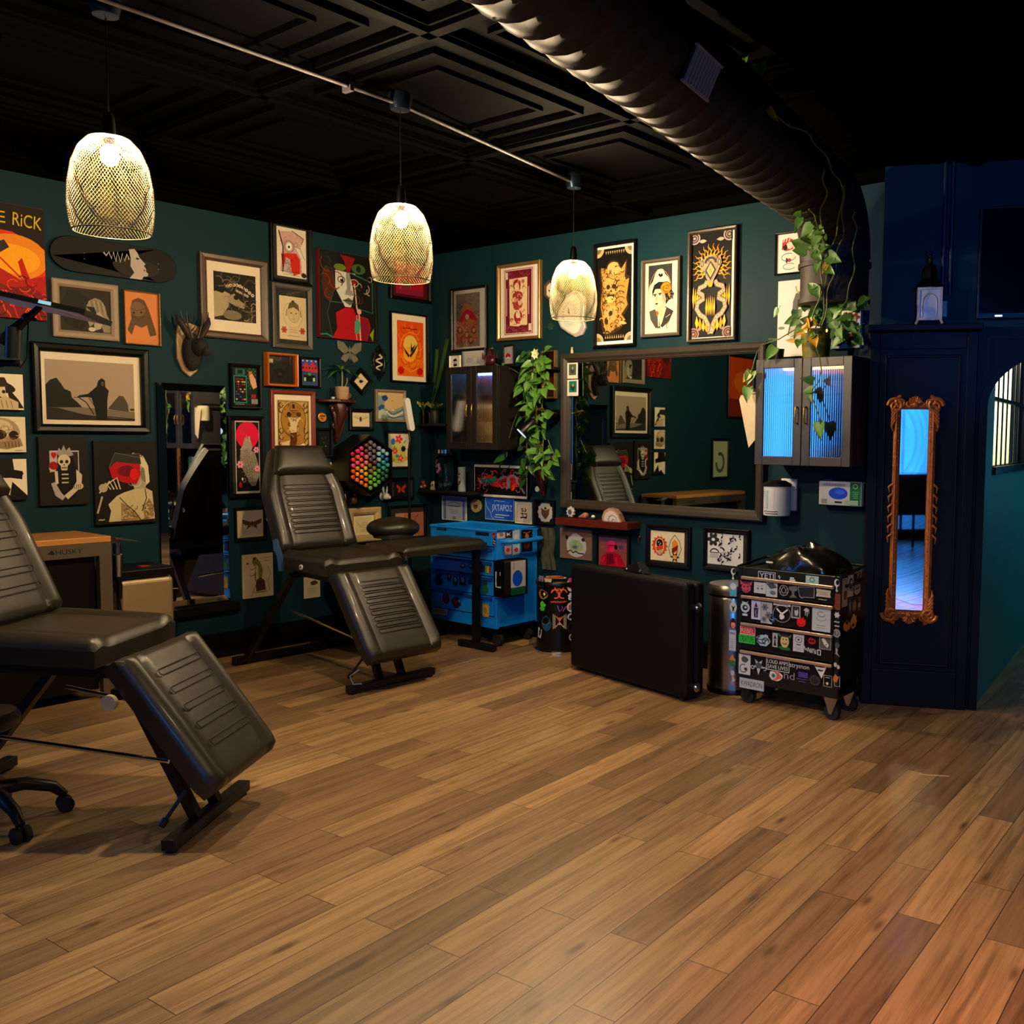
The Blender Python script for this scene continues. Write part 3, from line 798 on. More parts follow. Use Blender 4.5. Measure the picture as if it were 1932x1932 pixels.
def a_redbust(A):
    A.bg('141512'); A.p([(0, .02), (.3, 0), (.3, .3), (.1, .5), (.2, 1), (0, 1)], '1d2420'); A.blob(.14, .38, .12, .22, '5a2a18', 3); A.l([(.03, .3), (.1, .18), (.2, .2), (.26, .4), (.12, .7), (.2, .98)], .012, '3c5a4a')
    A.p([(.26, .21), (.6, .22), (.6, .4), (.52, .62), (.42, .62), (.26, .42)], 'cfcac0'); A.p([(.44, .22), (.52, .22), (.52, .5), (.46, .46)], '8f9488')
    A.p([(.5, .22), (.9, .3), (.9, .6), (.6, .62), (.56, .4)], '1a120f'); A.p([(.34, .02), (.6, .04), (.5, .22), (.45, .22), (.42, .1)], '8e1420')
    A.e(.34, .17, .1, .04, '70862a'); A.e(.66, .16, .12, .06, '4c6a34'); A.e(.66, .16, .04, .04, '1c2a14'); A.l([(.52, .22), (.72, .26), (.9, .3), (.9, .66), (.62, .62)], .014, '2f7a62'); A.l([(.16, .58), (.4, .58)], .01, '2f7a62')
    A.ring(.36, .31, .06, .035, .012, K_); A.e(.37, .32, .03, .018, K_); A.ring(.58, .33, .07, .04, .014, 'b8a8a0'); A.e(.58, .33, .04, .025, 'a01c28')
    A.p([(.44, .42), (.54, .42), (.58, .48), (.42, .48)], '9a9688'); A.p([(.38, .55), (.48, .51), (.58, .55), (.5, .6)], '6d7060'); A.l([(.38, .55), (.48, .545), (.58, .55)], .012, K_)
    A.p([(.26, .7), (.42, .63), (.56, .63), (.6, .7), (.82, .73), (.86, .84), (.8, 1), (.2, 1), (.28, .88)], 'b00c24'); A.p([(.62, .72), (.82, .74), (.84, .86), (.8, 1), (.7, 1)], '8a1030')
    A.l([(.58, .34), (.6, .46), (.62, .62), (.66, .7), (.68, 1)], .022, 'd0a890'); A.l([(.62, .7), (.6, .9), (.62, 1)], .012, 'd0a890')
    A.p([(.58, .78), (.64, .74), (.68, .8), (.66, .92), (.58, .92)], '4f9a78'); A.e(.66, .66, .04, .03, 'd8a48c'); A.p([(.84, .92), (.92, .84), (.9, 1)], '8a9a24'); A.curls(.05, .1, .28, .6, 12, .1, .012, ['5a2a18', '2f4a3c', '8a4424'], 14); A.curls(.6, .26, .86, .56, 8, .06, .012, ['b8a8a0', '5a4a44'], 15)
    A.l([(0, .97), (.1, .96), (.2, .99)], .02, '3c8a78'); A.l([(.93, .3), (.97, .97)], .012, '1e4a40')
canvas(WA, (603, 713, 479, 641), 'unframed dark canvas of a face above a red bust', a_redbust, '8a0c20', .045)
def a_red2(A):
    A.bg('5a1020'); A.r(.12, 0, .88, .92, 'a8163a'); A.blob(.4, .62, .18, .14, '6b4a3a', 4); A.l([(.5, .1), (.52, .9)], .02, 'c03a5a'); A.l([(.2, .2), (.24, .85)], .012, 'c86a6a'); A.r(.12, .78, .88, .92, '8e2048')
picture(WA, (738, 816.5, 490, 568), 'red painting in a black frame, mostly behind the middle pendant lamp', a_red2, 'black', .03, .04)
def a_sun(A):
    A.bg('e2611a'); A.p([(0, .6), (1, .6), (1, 1), (0, 1)], 'e8791c'); A.ring(.5, .5, .38, .3, .05, 'f08a24')
    for k in range(14):
        a = 2*pi*k/14; A.arc(.5+.34*cos(a), .42+.36*sin(a), .14, .09, 0, 200, .02, 'c23a10' if k % 2 else 'f29a3c', 7)
    A.e(.5, .46, .28, .21, 'e6c46a', 28); A.e(.46, .6, .24, .14, 'f0b040'); A.scrib(.18, .1, .82, .17, 1, .03, '8a2a0c')
    for pts in ([(.46, .62), (.3, .52), (.2, .44), (.3, .58), (.42, .66)], [(.46, .62), (.62, .5), (.8, .38), (.66, .54), (.5, .66)], [(.5, .5), (.52, .38), (.55, .48), (.7, .4), (.58, .53), (.5, .57)]): A.p(pts, '3a2a18')
    A.blob(.14, .9, .14, .08, 'c8200c', 5); A.blob(.84, .9, .14, .08, 'c8200c', 7); A.l([(.2, .84), (.5, .92), (.8, .84)], .02, 'f0b040')
picture(WA, (739, 809, 591, 722), 'bright orange print of birds over a pale sun in a black frame', a_sun, 'black', .014, .03, 'c', (750.5, 800, 606.5, 710))
def a_pix(A):
    A.bg('10231c')
    for i in range(11):
        for j in range(5):
            if (i+j) % 2: A.r(.6+.07*j, .02+.05*i, .6+.07*j+.06, .02+.05*i+.04, '2f7a52')
    A.r(.05, .22, .56, .93, '3f9a8c'); A.r(.08, .24, .53, .91, '0c0f10'); A.r(.12, .04, .5, .2, '2e6f64'); A.r(.2, .07, .4, .17, '0c1412')
    rd = random.Random(3)
    for j in range(9):
        for i in range(5):
            if rd.random() < .6: A.r(.12+.08*i, .3+.065*j, .18+.08*i, .335+.065*j, rd.choice(['c83020', 'd8c070', '2f6fb0', 'd8c8b0', '8a3020']))
    A.p([(.64, .2), (.78, .16), (.9, .3), (.96, .5), (.8, .56), (.7, .4)], 'd8a888'); A.r(.64, .1, .76, .18, 'd08020'); A.r(.72, .7, .9, .8, 'a82040'); A.r(.72, .82, .98, .95, '8a9094'); A.scrib(.06, .94, .5, .99, 1, .012, 'c8c0a8')
picture(WA, (436.5, 495, 687, 771), 'small black framed green and black pixel art screen', a_pix, 'black', .022, .035)
def a_spider(A):
    A.bg('2c2924'); A.r(.1, .12, .24, .26, 'b8b4a8'); A.e(.5, .5, .11, .08, '120e0b'); A.e(.5, .66, .15, .13, '120e0b'); A.e(.5, .64, .08, .06, '4a3622')
    for k in (-1, 1):
        for y0, y1, x1 in ((.48, .2, .36), (.53, .36, .42), (.58, .66, .42), (.62, .92, .34)): A.l([(.5+k*.06, .56), (.5+k*.24, y0), (.5+k*x1, y1)], .022, '120e0b')
t = picture(WA, (506, 564.5, 666, 729), 'deep orange wooden box frame holding a pinned spider', a_spider, 'orange', .02, .06, None, None, True, name='specimen_box', cat='specimen frame')
def a_pix2(A):
    A.bg('3a4a6a'); A.r(0, 0, 1, .34, '4a5aa0'); A.p([(0, .3), (.3, .12), (.5, .24), (.7, .08), (1, .3), (1, .5), (0, .46)], 'b8404a')
    for k in range(5): A.r(.08+.19*k, .28+.04*(k % 2), .16+.19*k, .36, '1c1420')
    A.r(0, .5, 1, 1, '3f5a7a'); A.r(.14, .6, .86, .86, '0e1210'); A.r(.42, .52, .58, .62, '6aa040'); A.r(.16, .7, .28, .84, 'b8d0a8'); A.r(.7, .7, .82, .84, 'b8d0a8')
    for k in range(4): A.e(.1+.26*k, .06, .05, .03, 'd8d8e0', 8)
picture(WA, (568, 606, 674, 731), 'tiny blue and red pixel art in a black frame', a_pix2, 'black', .016, .03)
def a_fox(A):
    A.bg('c9bfae'); A.r(.03, .02, .97, .97, '0d0a0a'); A.e(.5, .2, .47, .185, 'e01450', 30); A.l([(.2, .04), (.34, .1), (.3, .14), (.42, .18)], .03, '7a6a34')
    A.p([(.4, .22), (.48, .3), (.54, .2), (.66, .3), (.7, .38), (.6, .44), (.4, .46), (.18, .4), (.3, .34)], 'a89e90'); A.p([(.46, .18), (.5, .28), (.44, .28)], 'b8aea0'); A.p([(.6, .2), (.62, .3), (.56, .28)], 'b8aea0')
    A.p([(.2, .42), (.5, .38), (.8, .44), (.92, .6), (.95, .76), (.8, .9), (.62, .9), (.4, .74), (.16, .58)], '9a9080')
    A.curls(.28, .42, .86, .86, 30, .07, .012, ['4a4238', '5a5044', 'b8aea0'], 7)
    for k in range(6): A.arc(.5, .62, .14+.06*k, .06+.035*k, 20+10*k, 170+12*k, .014, '4a4238')
    for k in range(5): A.l([(.34+.1*k, .5), (.44+.1*k, .66), (.5+.09*k, .86)], .012, '5a5044')
    A.flower(.84, .4, .12, 'e89ab0', 'c84a70'); A.flower(.16, .6, .14, 'e89ab0', 'c84a70'); A.flower(.86, .66, .12, 'e89ab0', 'c84a70'); A.e(.16, .88, .07, .04, 'c01830'); A.e(.24, .8, .03, .02, 'e0d8cc')
picture(WA, (433.5, 501, 785, 939), 'tall print of a pale fox before a crimson disc in a black frame', a_fox, 'black', .03, .035, None, (446.5, 492, 794, 931))
def a_lovers(A):
    A.bg('cdb382'); A.r(.03, .02, .97, .98, '4a3018'); A.r(.055, .03, .945, .97, 'c8a868'); A.e(.5, .38, .36, .32, 'b48a3c', 30); A.r(.14, .38, .86, .9, 'b48a3c'); A.ring(.5, .38, .38, .335, .02, '4a3018')
    for k in (-1, 1):
        for y in (.1, .2, .6, .72, .84): A.arc(.5+k*.38, y, .06, .05, 0, 270, .022, '5a3a1c'); A.e(.5+k*.41, y+.03, .02, .016, '5a3a1c', 8)
    A.r(.46, .08, .54, .16, '4a3018'); A.l([(.36, .2), (.64, .2)], .012, '4a3018')
    A.p([(.3, .3), (.38, .26), (.44, .34), (.58, .32), (.66, .26), (.72, .34), (.62, .44), (.58, .62), (.46, .66), (.36, .56), (.4, .46)], 'e3cba0'); A.e(.36, .28, .07, .05, '3a2414'); A.e(.66, .28, .07, .05, '6a4018')
    A.p([(.4, .64), (.58, .62), (.6, .78), (.54, .92), (.38, .92)], '6a3a1c'); A.p([(.62, .44), (.8, .56), (.82, .74), (.62, .62)], 'b48a50'); A.p([(.14, .82), (.36, .78), (.34, .95), (.1, .95)], 'e0c898'); A.p([(.62, .88), (.82, .84), (.9, .95), (.64, .96)], 'e8dcc0')
    A.curls(.1, .06, .9, .3, 22, .05, .012, ['5a3a1c', '7a5424'], 8); A.curls(.3, .34, .7, .9, 22, .06, .012, ['5a3010', '8a5a2c', 'e8d4a8'], 9)
    for k in range(4): A.arc(.5, .4, .1+.04*k, .08+.03*k, 200, 330, .008, '7a5424')
picture(WA, (513.5, 597, 737, 902), 'art nouveau card of two lovers in a mahogany frame behind the chair headrest', a_lovers, 'red', .03, .03, 'c', (524, 585, 755, 852))
def a_dark(A):
    A.bg('14201e')
    for x, y in ((.35, .3), (.66, .28), (.34, .68), (.68, .66), (.5, .5)): A.e(x, y, .05, .03, '5c5a44'); A.l([(x-.1, y-.03), (x+.1, y+.03)], .012, '3a3d34')
    A.e(.66, .66, .05, .03, 'a89a78'); A.e(.3, .84, .05, .02, '3a3d34')
picture(WA, (599, 629, 808, 862), 'narrow near black frame of tiny pinned insects', a_dark, 'black', .02, .03, None, None, False, 'specimen frame', 'specimen_box')
def a_fly(A):
    A.bg('e0d0ac'); A.p([(.5, .44), (.1, .26), (.06, .34), (.44, .54)], 'c4b28c'); A.p([(.5, .44), (.9, .26), (.94, .34), (.56, .54)], 'c4b28c'); A.e(.48, .5, .07, .16, '5a4456'); A.e(.48, .36, .06, .05, '3a2c34')
    for k in (-1, 1): A.l([(.48, .4), (.48+k*.16, .26), (.48+k*.36, .24)], .01, '6a5a48')
picture(WA, (661, 706, 771, 812), 'small square black frame with a single pale winged insect', a_fly, 'black', .03, .03, None, (668.5, 700.5, 776, 806.5), False, 'specimen frame', 'specimen_box')
# diamond-hung beetle frame
def a_beetle(A):
    A.bg('d9cba8'); A.e(.5, .5, .13, .17, '2e2a30', 20, .7); A.e(.62, .38, .07, .07, '1f1c20')
    for a in (20, 70, 110, 200, 250, 290): A.l([(.5, .5), (.5+.3*cos(radians(a)), .5+.3*sin(radians(a)))], .014, '3a322c')
pc = WA.hit(684, 719.5, .03)-WA.n*.03
pw = .155
t = picture(WA, None, 'black frame hung as a diamond around a dark beetle', a_beetle, 'black', .028, .03, None, None, False, 'specimen frame', 'specimen_box', loc=pc, size=(pw, pw))
tilt(t, 42)
def a_wave(A):
    A.bg('d3b98c'); A.p([(0, .1), (.12, .12), (.3, .1), (.42, .2), (.36, .3), (.28, .26), (.26, .46), (.3, .58), (.45, .68), (.7, .62), (1, .5), (1, 1), (0, 1)], '8fa59a')
    A.p([(.16, .16), (.34, .1), (.42, .22), (.3, .34), (.18, .28)], '36508a'); A.p([(.04, .54), (.16, .44), (.28, .5), (.24, .62), (.1, .7), (.03, .64)], '44609a'); A.p([(0, .72), (.2, .62), (.36, .74), (.3, .98), (0, .98)], 'b8cabc')
    A.l([(.34, .7), (.5, .86), (.7, .88), (1, .72)], .05, 'd8d8c8'); A.l([(.4, .72), (.6, .82), (1, .62)], .03, '54707a'); A.l([(.4, .9), (.6, .96), (1, .86)], .03, '48606c'); A.p([(.5, .68), (.6, .64), (.7, .68)], 'e0dcc8'); A.e(.56, .3, .02, .016, '4a4a40', 8)
picture(WA, (710.5, 767, 735.5, 796), 'blue sea wave print in a taupe frame behind the white lamp head', a_wave, 'tan', .022, .025)
def a_posy(A):
    A.bg('d9d2c0'); A.blob(.5, .4, .4, .3, 'c8cf86', 3); A.blob(.5, .7, .42, .26, 'c9c470', 6)
    A.flower(.5, .16, .17, 'e0405c', 'e89a3c', 5); A.e(.22, .24, .1, .1, '4a78b0'); A.flower(.3, .52, .13, 'd8505c', 'e0b040'); A.star(.7, .46, .09, .14, 7, '20242a'); A.flower(.56, .74, .14, 'e04a60', 'f0b860', 5); A.e(.82, .76, .1, .06, 'e0a050'); A.e(.4, .68, .08, .05, '40909a'); A.e(.2, .8, .1, .06, '9ab03c'); A.leafshape(.7, .3, .2, .08, -.8, '8ab048'); A.leafshape(.3, .36, .2, .08, 2, '7aa040')
picture(WA, (730.5, 777.5, 813.5, 884), 'bright flower print in a black frame right of the marker rack', a_posy, 'black', .014, .025, None, (734, 773.5, 818.5, 880))
def a_bfly(A):
    A.bg('141a24')
    for k in (-1, 1): A.p([(.5, .45), (.5+k*.3, .2), (.5+k*.34, .4), (.5+k*.2, .52), (.5+k*.26, .78), (.5+k*.1, .74), (.5, .6)], 'b8401c')
    A.l([(.5, .38), (.5, .7)], .04, '241410')
picture(WA, (735.5, 782, 901, 943), 'dark frame holding one orange butterfly below the flower print', a_bfly, 'black', .03, .03, None, (745, 771, 908, 936), False, 'specimen frame', 'specimen_box')
def a_bat(A):
    A.bg('d6cfc6'); A.p([(.5, .3), (.58, .4), (.95, .28), (.8, .55), (.6, .6), (.5, .76), (.42, .6), (.18, .55), (.05, .3), (.42, .4)], '1c1614')
picture(WA, (637.5, 659, 928, 952), 'tiny white shadow box with a black bat silhouette', a_bat, 'black', .014, .03, None, (641, 656, 931.5, 948.5), False, 'specimen frame', 'specimen_box')
def a_pocket(A):
    A.bg('d9cfa4'); A.l([(.1, .3), (.3, .6), (.5, .68), (.7, .6), (.9, .3)], .02, 'a89c6c'); A.e(.5, .46, .22, .14, 'cfc494'); A.scrib(.25, .75, .75, .92, 2, .014, 'a89c70')
picture(WA, (659, 720.5, 958, 1022), 'pale wood frame with a deep slope around a small cream card', a_pocket, 'cream', .055, .04, 'c', (672, 706, 975, 1006))
def a_moth(A):
    A.bg('b5aca0'); A.r(0, 0, .2, 1, 'cdbd9a'); A.r(0, .9, 1, 1, 'c8b890')
    for k in (-1, 1): A.p([(.58, .45), (.58+k*.36, .32), (.58+k*.36, .48), (.58+k*.16, .56), (.58+k*.22, .7), (.58+k*.06, .62)], '6a4a2c')
    A.e(.58, .5, .03, .12, '4a3220')
picture(WA, (444.5, 503, 957, 1020), 'brown moth print in a black frame left of the second chair back', a_moth, 'black', .018, .025, None, (449, 499, 963, 1013.5))
def a_frog(A):
    A.bg('d6c39c'); A.p([(.32, .08), (.42, .06), (.56, .18), (.66, .38), (.6, .58), (.42, .7), (.36, .5), (.4, .3), (.3, .2)], '8a8040'); A.p([(.4, .22), (.5, .3), (.5, .56), (.42, .6)], 'c9bd84'); A.e(.36, .1, .04, .03, '3a3218')
    for y in (.3, .44): A.l([(.44, y), (.26, y+.06), (.22, y+.02)], .02, '6a6230')
    A.p([(.44, .62), (.56, .54), (.7, .62), (.74, .84), (.42, .86), (.4, .74)], '6a4434')
    for k in range(5): A.l([(.44, .64+.045*k), (.72, .66+.045*k)], .01, '3f2820')
    A.l([(.42, .66), (.36, .8), (.24, .96)], .014, '6a5840'); A.scrib(.66, .06, .96, .2, 2, .012, '8a3a2c'); A.l([(.82, .3), (.9, .46), (.82, .66), (.88, .86)], .012, '4a3c28'); A.e(.14, .2, .05, .02, '8a3a2c'); A.e(.58, .88, .24, .02, 'a8946c')
canvas(WA, (459, 515.5, 1045, 1127), 'cream print of a frog standing by a barrel, low left of the second chair', a_frog, 'cdb98c', .02, 'art_print', 'art print')
def a_card(A):
    A.bg('d8c8a8'); A.blob(.62, .3, .26, .12, '6a4a2c', 4); A.scrib(.2, .5, .8, .8, 4, .01, '6a5a44')
canvas(WA, (573, 604, 1088, 1128), 'small cream card leaning low on the wall under the second chair', a_card, 'cdb98c', .01, 'art_print', 'art print')
def a_amber(A):
    A.bg('a8705c'); A.blob(.35, .5, .34, .4, 'c07a3c', 3); A.blob(.4, .5, .2, .26, 'd89a4c', 5); A.e(.45, .6, .07, .1, '6a3a1c'); A.arc(.85, .5, .2, .4, 100, 260, .03, '7a4c30'); A.r(0, 0, .3, .2, 'b88878')
picture(WA, (736, 806, 953, 1018), 'amber abstract print in a black frame behind the saddle stool', a_amber, 'black', .02, .03, None, (750, 803, 967, 1012))
# ---- pictures on the left wall beyond the picture's edge, met again in the big mirror
def local_pic(y, z, w, h, label, art, fr='black', fw=.03):
    picture(WA, None, label, art, fr, fw, .03, None, None, False, 'framed picture', 'framed_picture', loc=(XA, y, z), size=(w, h))
local_pic(.55, 2.25, .62, .8, 'orange and brown print seen only in the big mirror', lambda A: (A.bg('c8501c'), A.r(0, .7, 1, 1, '8a3414'), A.blob(.5, .4, .3, .2, 'd8702c', 3)))
local_pic(-2.35, 1.75, .5, .7, 'grey mountain print seen only in the big mirror', lambda A: (A.bg('b8b8b0'), A.p([(0, .7), (.3, .4), (.5, .6), (.8, .35), (1, .6), (1, 1), (0, 1)], '5a646c')))
local_pic(1.0, 1.35, .4, .5, 'pale green print of a curling tail seen only in the big mirror', lambda A: (A.bg('a8b090'), A.arc(.5, .6, .25, .25, 0, 300, .12, '4a5a48')))
# ---- back wall pictures, from the corner to the right
def a_octo(A):
    A.bg('9a8a80'); rd = random.Random(2)
    for k in range(26): A.arc(rd.random(), rd.random(), .08, .04, rd.randint(0, 180), rd.randint(200, 360), .012, '5f5450', 7)
    A.curls(0, 0, 1, .5, 40, .08, .012, ['5f5450', 'b8a898', '7a6c66'], 3); A.p([(.1, .55), (.3, .26), (.5, .18), (.7, .26), (.94, .55), (.94, .9), (.06, .9)], 'b87a58'); A.p([(.1, .56), (.32, .36), (.5, .3), (.74, .36), (.94, .54), (.7, .5), (.5, .46), (.34, .5)], 'c02a48')
    A.l([(.5, .4), (.44, .52), (.4, .66)], .06, 'c8304a'); A.l([(.42, .42), (.3, .5), (.22, .6)], .05, 'c8304a'); A.e(.5, .44, .08, .05, 'd8b0a0')
    for x, y in ((.2, .68), (.78, .7), (.5, .78), (.34, .86), (.66, .88)): A.arc(x, y, .1, .06, 0, 300, .035, '6a4a38'); A.e(x, y, .04, .03, 'd0a078')
    A.curls(.08, .52, .92, .98, 40, .07, .012, ['6a4a38', 'd0a078', '8a6048', 'c8304a'], 4)
picture(WB, (849, 916.5, 541, 662), 'print of a red and tan octopus in a black frame above the glass door cabinet', a_octo, 'black', .02, .03, 'w', (859.5, 904, 553, 654), True)
def a_cards(A):
    A.bg('ddd2c4'); A.r(.06, .03, .94, .97, '9a4a58'); A.r(.08, .04, .92, .96, 'ddd2c4'); A.r(.1, .05, .9, .95, '7a2438')
    rd = random.Random(6)
    for k in range(30):
        y = rd.choice([.06+.12*rd.random(), .82+.12*rd.random()]); A.arc(.12+.76*rd.random(), y, .05, .025, 0, 240, .012, 'a85a68', 6)
    A.p([(.22, .17), (.78, .16), (.78, .84), (.74, .85), (.6, .84), (.5, .86), (.24, .84)], 'e0cba8')
    for x, y in ((.14, .12), (.86, .88)): A.r(x-.04, y-.05, x+.04, y+.05, 'ddd2c4')
    A.e(.46, .26, .12, .08, 'a03038'); A.e(.46, .29, .07, .06, 'e0cba8'); A.blob(.48, .42, .18, .09, 'a83840', 3); A.blob(.48, .54, .17, .09, 'b04a48', 4); A.e(.4, .47, .06, .04, 'd8b898'); A.e(.56, .52, .06, .04, 'd8b898')
    A.e(.5, .72, .13, .09, 'a03038'); A.e(.5, .69, .07, .06, 'e0cba8'); A.p([(.4, .74), (.6, .74), (.56, .82), (.44, .82)], 'a83840'); A.e(.64, .22, .06, .03, 'b8706a'); A.e(.3, .76, .06, .03, 'b8706a')
    A.curls(.28, .2, .72, .82, 40, .05, .014, ['c87870', 'e0cba8', '8a2a34'], 8)
    for x in (.16, .84): A.l([(x, .3), (x, .7)], .03, 'c8a0a0')
picture(WB, (936, 1017.5, 495, 641), 'crimson playing card print in a gold and brown frame', a_cards, 'gold', .026, .035, 'w', (946.5, 1007.5, 502.5, 634))
# hexagonal bat frame
pc = WB.hit(1036, 547, .03)-WB.n*.03
t = thing('specimen_box', 'small wooden hexagon frame with a dark bat beside the pendant lamp', 'specimen frame', pc, WB.az)
hx = lambda r: [(r*.8*cos(radians(90+60*k)), r*sin(radians(90+60*k))) for k in range(6)]
m = MB(); o_, i_ = hx(.078), hx(.064)
for k in range(6):
    m.ext([o_[k], o_[(k+1) % 6], i_[(k+1) % 6], i_[k]], -.035, 0)
m.build('frame', FR['brown'], t)
A = Art(.14, .14, -.01); A.clip = False; A.p([(.5+q[0]/.14, .5-q[1]/.14) for q in hx(.065)], 'd8ccb4'); A.p([(.5, .44), (.56, .5), (.74, .42), (.66, .56), (.52, .62), (.36, .56), (.28, .44), (.44, .5)], '241a18'); A.done('print', t)
def a_mask(A):
    A.bg('1a1512'); g, d = 'b8904c', '4a3518'
    for x in (0, 1):
        for y in (0, 1): A.e(x, y, .2, .09, 'b8a888'); A.e(x, y, .12, .05, '8a7452')
    for k in range(9): A.p([(.24+.065*k, .03), (.28+.065*k, .03), (.26+.065*k, .065)], 'b8a078'); A.p([(.24+.065*k, .97), (.28+.065*k, .97), (.26+.065*k, .93)], 'b8a078')
    A.p([(.26, .2), (.34, .14), (.5, .13), (.66, .16), (.72, .22), (.88, .13), (.86, .3), (.96, .32), (.9, .5), (.94, .64), (.78, .74), (.88, .8), (.7, .88), (.5, .92), (.24, .95), (.14, .82), (.08, .62), (.12, .4), (.06, .2), (.2, .26)], d); A.p([(.3, .22), (.42, .15), (.6, .16), (.7, .24), (.84, .16), (.8, .36), (.94, .34), (.86, .55), (.9, .62), (.72, .72), (.84, .78), (.66, .84), (.5, .9), (.28, .92), (.2, .8), (.12, .62), (.16, .4), (.12, .2)], g)
    A.e(.48, .22, .18, .07, 'cfae72'); A.skull(.42, .42, .2, .12, 'c8a464', d); A.r(.3, .5, .52, .58, d); A.e(.4, .55, .14, .035, 'd8b878')
    for k in range(5): A.arc(.7, .4+.06*k, .14, .05, 150, 330, .016, d, 7); A.arc(.24, .3+.08*k, .08, .05, 60, 250, .016, d, 7)
    A.flower(.42, .7, .2, 'c8a464', d, 7); A.e(.3, .78, .06, .04, d); A.arc(.4, .84, .2, .06, 0, 180, .03, d); A.leafshape(.66, .8, .24, .08, .2, 'cfae72'); A.l([(.3, .3), (.5, .34), (.7, .28)], .014, d); A.l([(.2, .5), (.34, .62)], .014, d); A.curls(.2, .2, .8, .88, 60, .06, .014, [d, '5a3c14', d, 'e0c080'], 6); A.curls(.16, .16, .84, .88, 40, .04, .02, [d, 'd8b070'], 16)
picture(WB, (1118, 1197, 456, 654.5), 'tall ochre mask print on black in a black frame right of the farthest pendant', a_mask, 'black', .022, .035, 'w', (1124, 1188.5, 467.5, 643))
def a_rose(A):
    A.bg('dfd3b8'); A.r(.1, .03, .84, .44, '3c3c3e')
    A.p([(.47, .09), (.56, .1), (.62, .17), (.72, .22), (.8, .32), (.84, .44), (.86, .62), (.72, .9), (.46, .96), (.2, .84), (.12, .66), (.1, .44), (.14, .32), (.24, .26), (.3, .17), (.38, .1)], 'dfd3b8')
    A.arc(.47, .5, .38, .4, 140, 330, .014, 'b0905c'); A.p([(.4, .17), (.44, .15), (.48, .17), (.53, .15), (.56, .19), (.47, .21)], '171513')
    A.p([(.22, .4), (.28, .31), (.42, .27), (.62, .28), (.8, .36), (.9, .46), (.86, .52), (.74, .54), (.66, .6), (.62, .5), (.5, .38), (.34, .38), (.24, .48)], '201d1b')
    A.p([(.25, .44), (.32, .37), (.46, .37), (.6, .42), (.66, .52), (.62, .6), (.5, .66), (.36, .64), (.28, .58), (.24, .5)], 'c9bda2')
    A.p([(.5, .4), (.6, .42), (.66, .52), (.6, .6), (.54, .5)], 'a59a82')
    for x, y in ((.31, .465), (.47, .455)): A.l([(x-.05, y-.018), (x+.05, y-.022)], .022, '26221f'); A.e(x, y, .04, .013, 'e8dfca'); A.e(x+.005, y, .02, .013, '1c1a18'); A.l([(x-.045, y-.01), (x+.045, y-.01)], .012, '26221f')
    A.l([(.38, .46), (.35, .53), (.39, .535)], .014, '6a5f50'); A.p([(.31, .575), (.37, .565), (.43, .575), (.37, .595)], '5a3a30')
    A.p([(.4, .63), (.6, .58), (.62, .68), (.5, .78), (.4, .72)], 'bcae92'); A.p([(.14, .68), (.32, .65), (.44, .78), (.5, .93), (.34, .92), (.18, .8)], '55524c'); A.p([(.64, .62), (.9, .7), (.76, .84), (.56, .92), (.5, .9), (.56, .74)], '3c3a37'); A.p([(.58, .64), (.68, .64), (.54, .86), (.48, .9)], 'cbbfa4')
    A.p([(.36, .67), (.44, .7), (.42, .76), (.36, .74)], 'b0602a'); A.l([(.42, .74), (.44, .9)], .03, 'd6caae'); A.l([(.66, .78), (.8, .74)], .012, 'cbbfa4')
    A.e(.66, .36, .17, .085, 'b87a14', 16)
    for k in range(9): A.arc(.66+.02*cos(k), .36+.01*sin(k*2), .04+.014*k, .018+.0075*k, 70*k, 70*k+170, .022, 'e0a028' if k % 2 else '7a4c08', 7)
    A.leafshape(.74, .43, .14, .07, 1.2, 'c88a1c'); A.leafshape(.84, .44, .1, .06, .6, '2a2622'); A.curls(.66, .44, .9, .56, 10, .05, .012, ['201d1b', '8a8478'], 6); A.arc(.74, .9, .05, .035, 60, 300, .014, '8a7a5c')
picture(WB, (1208, 1281.5, 487, 634.5), 'portrait print of a woman with an ochre rose in her hair, grey frame', a_rose, 'grey', .024, .035, None, (1213, 1273, 491, 628))
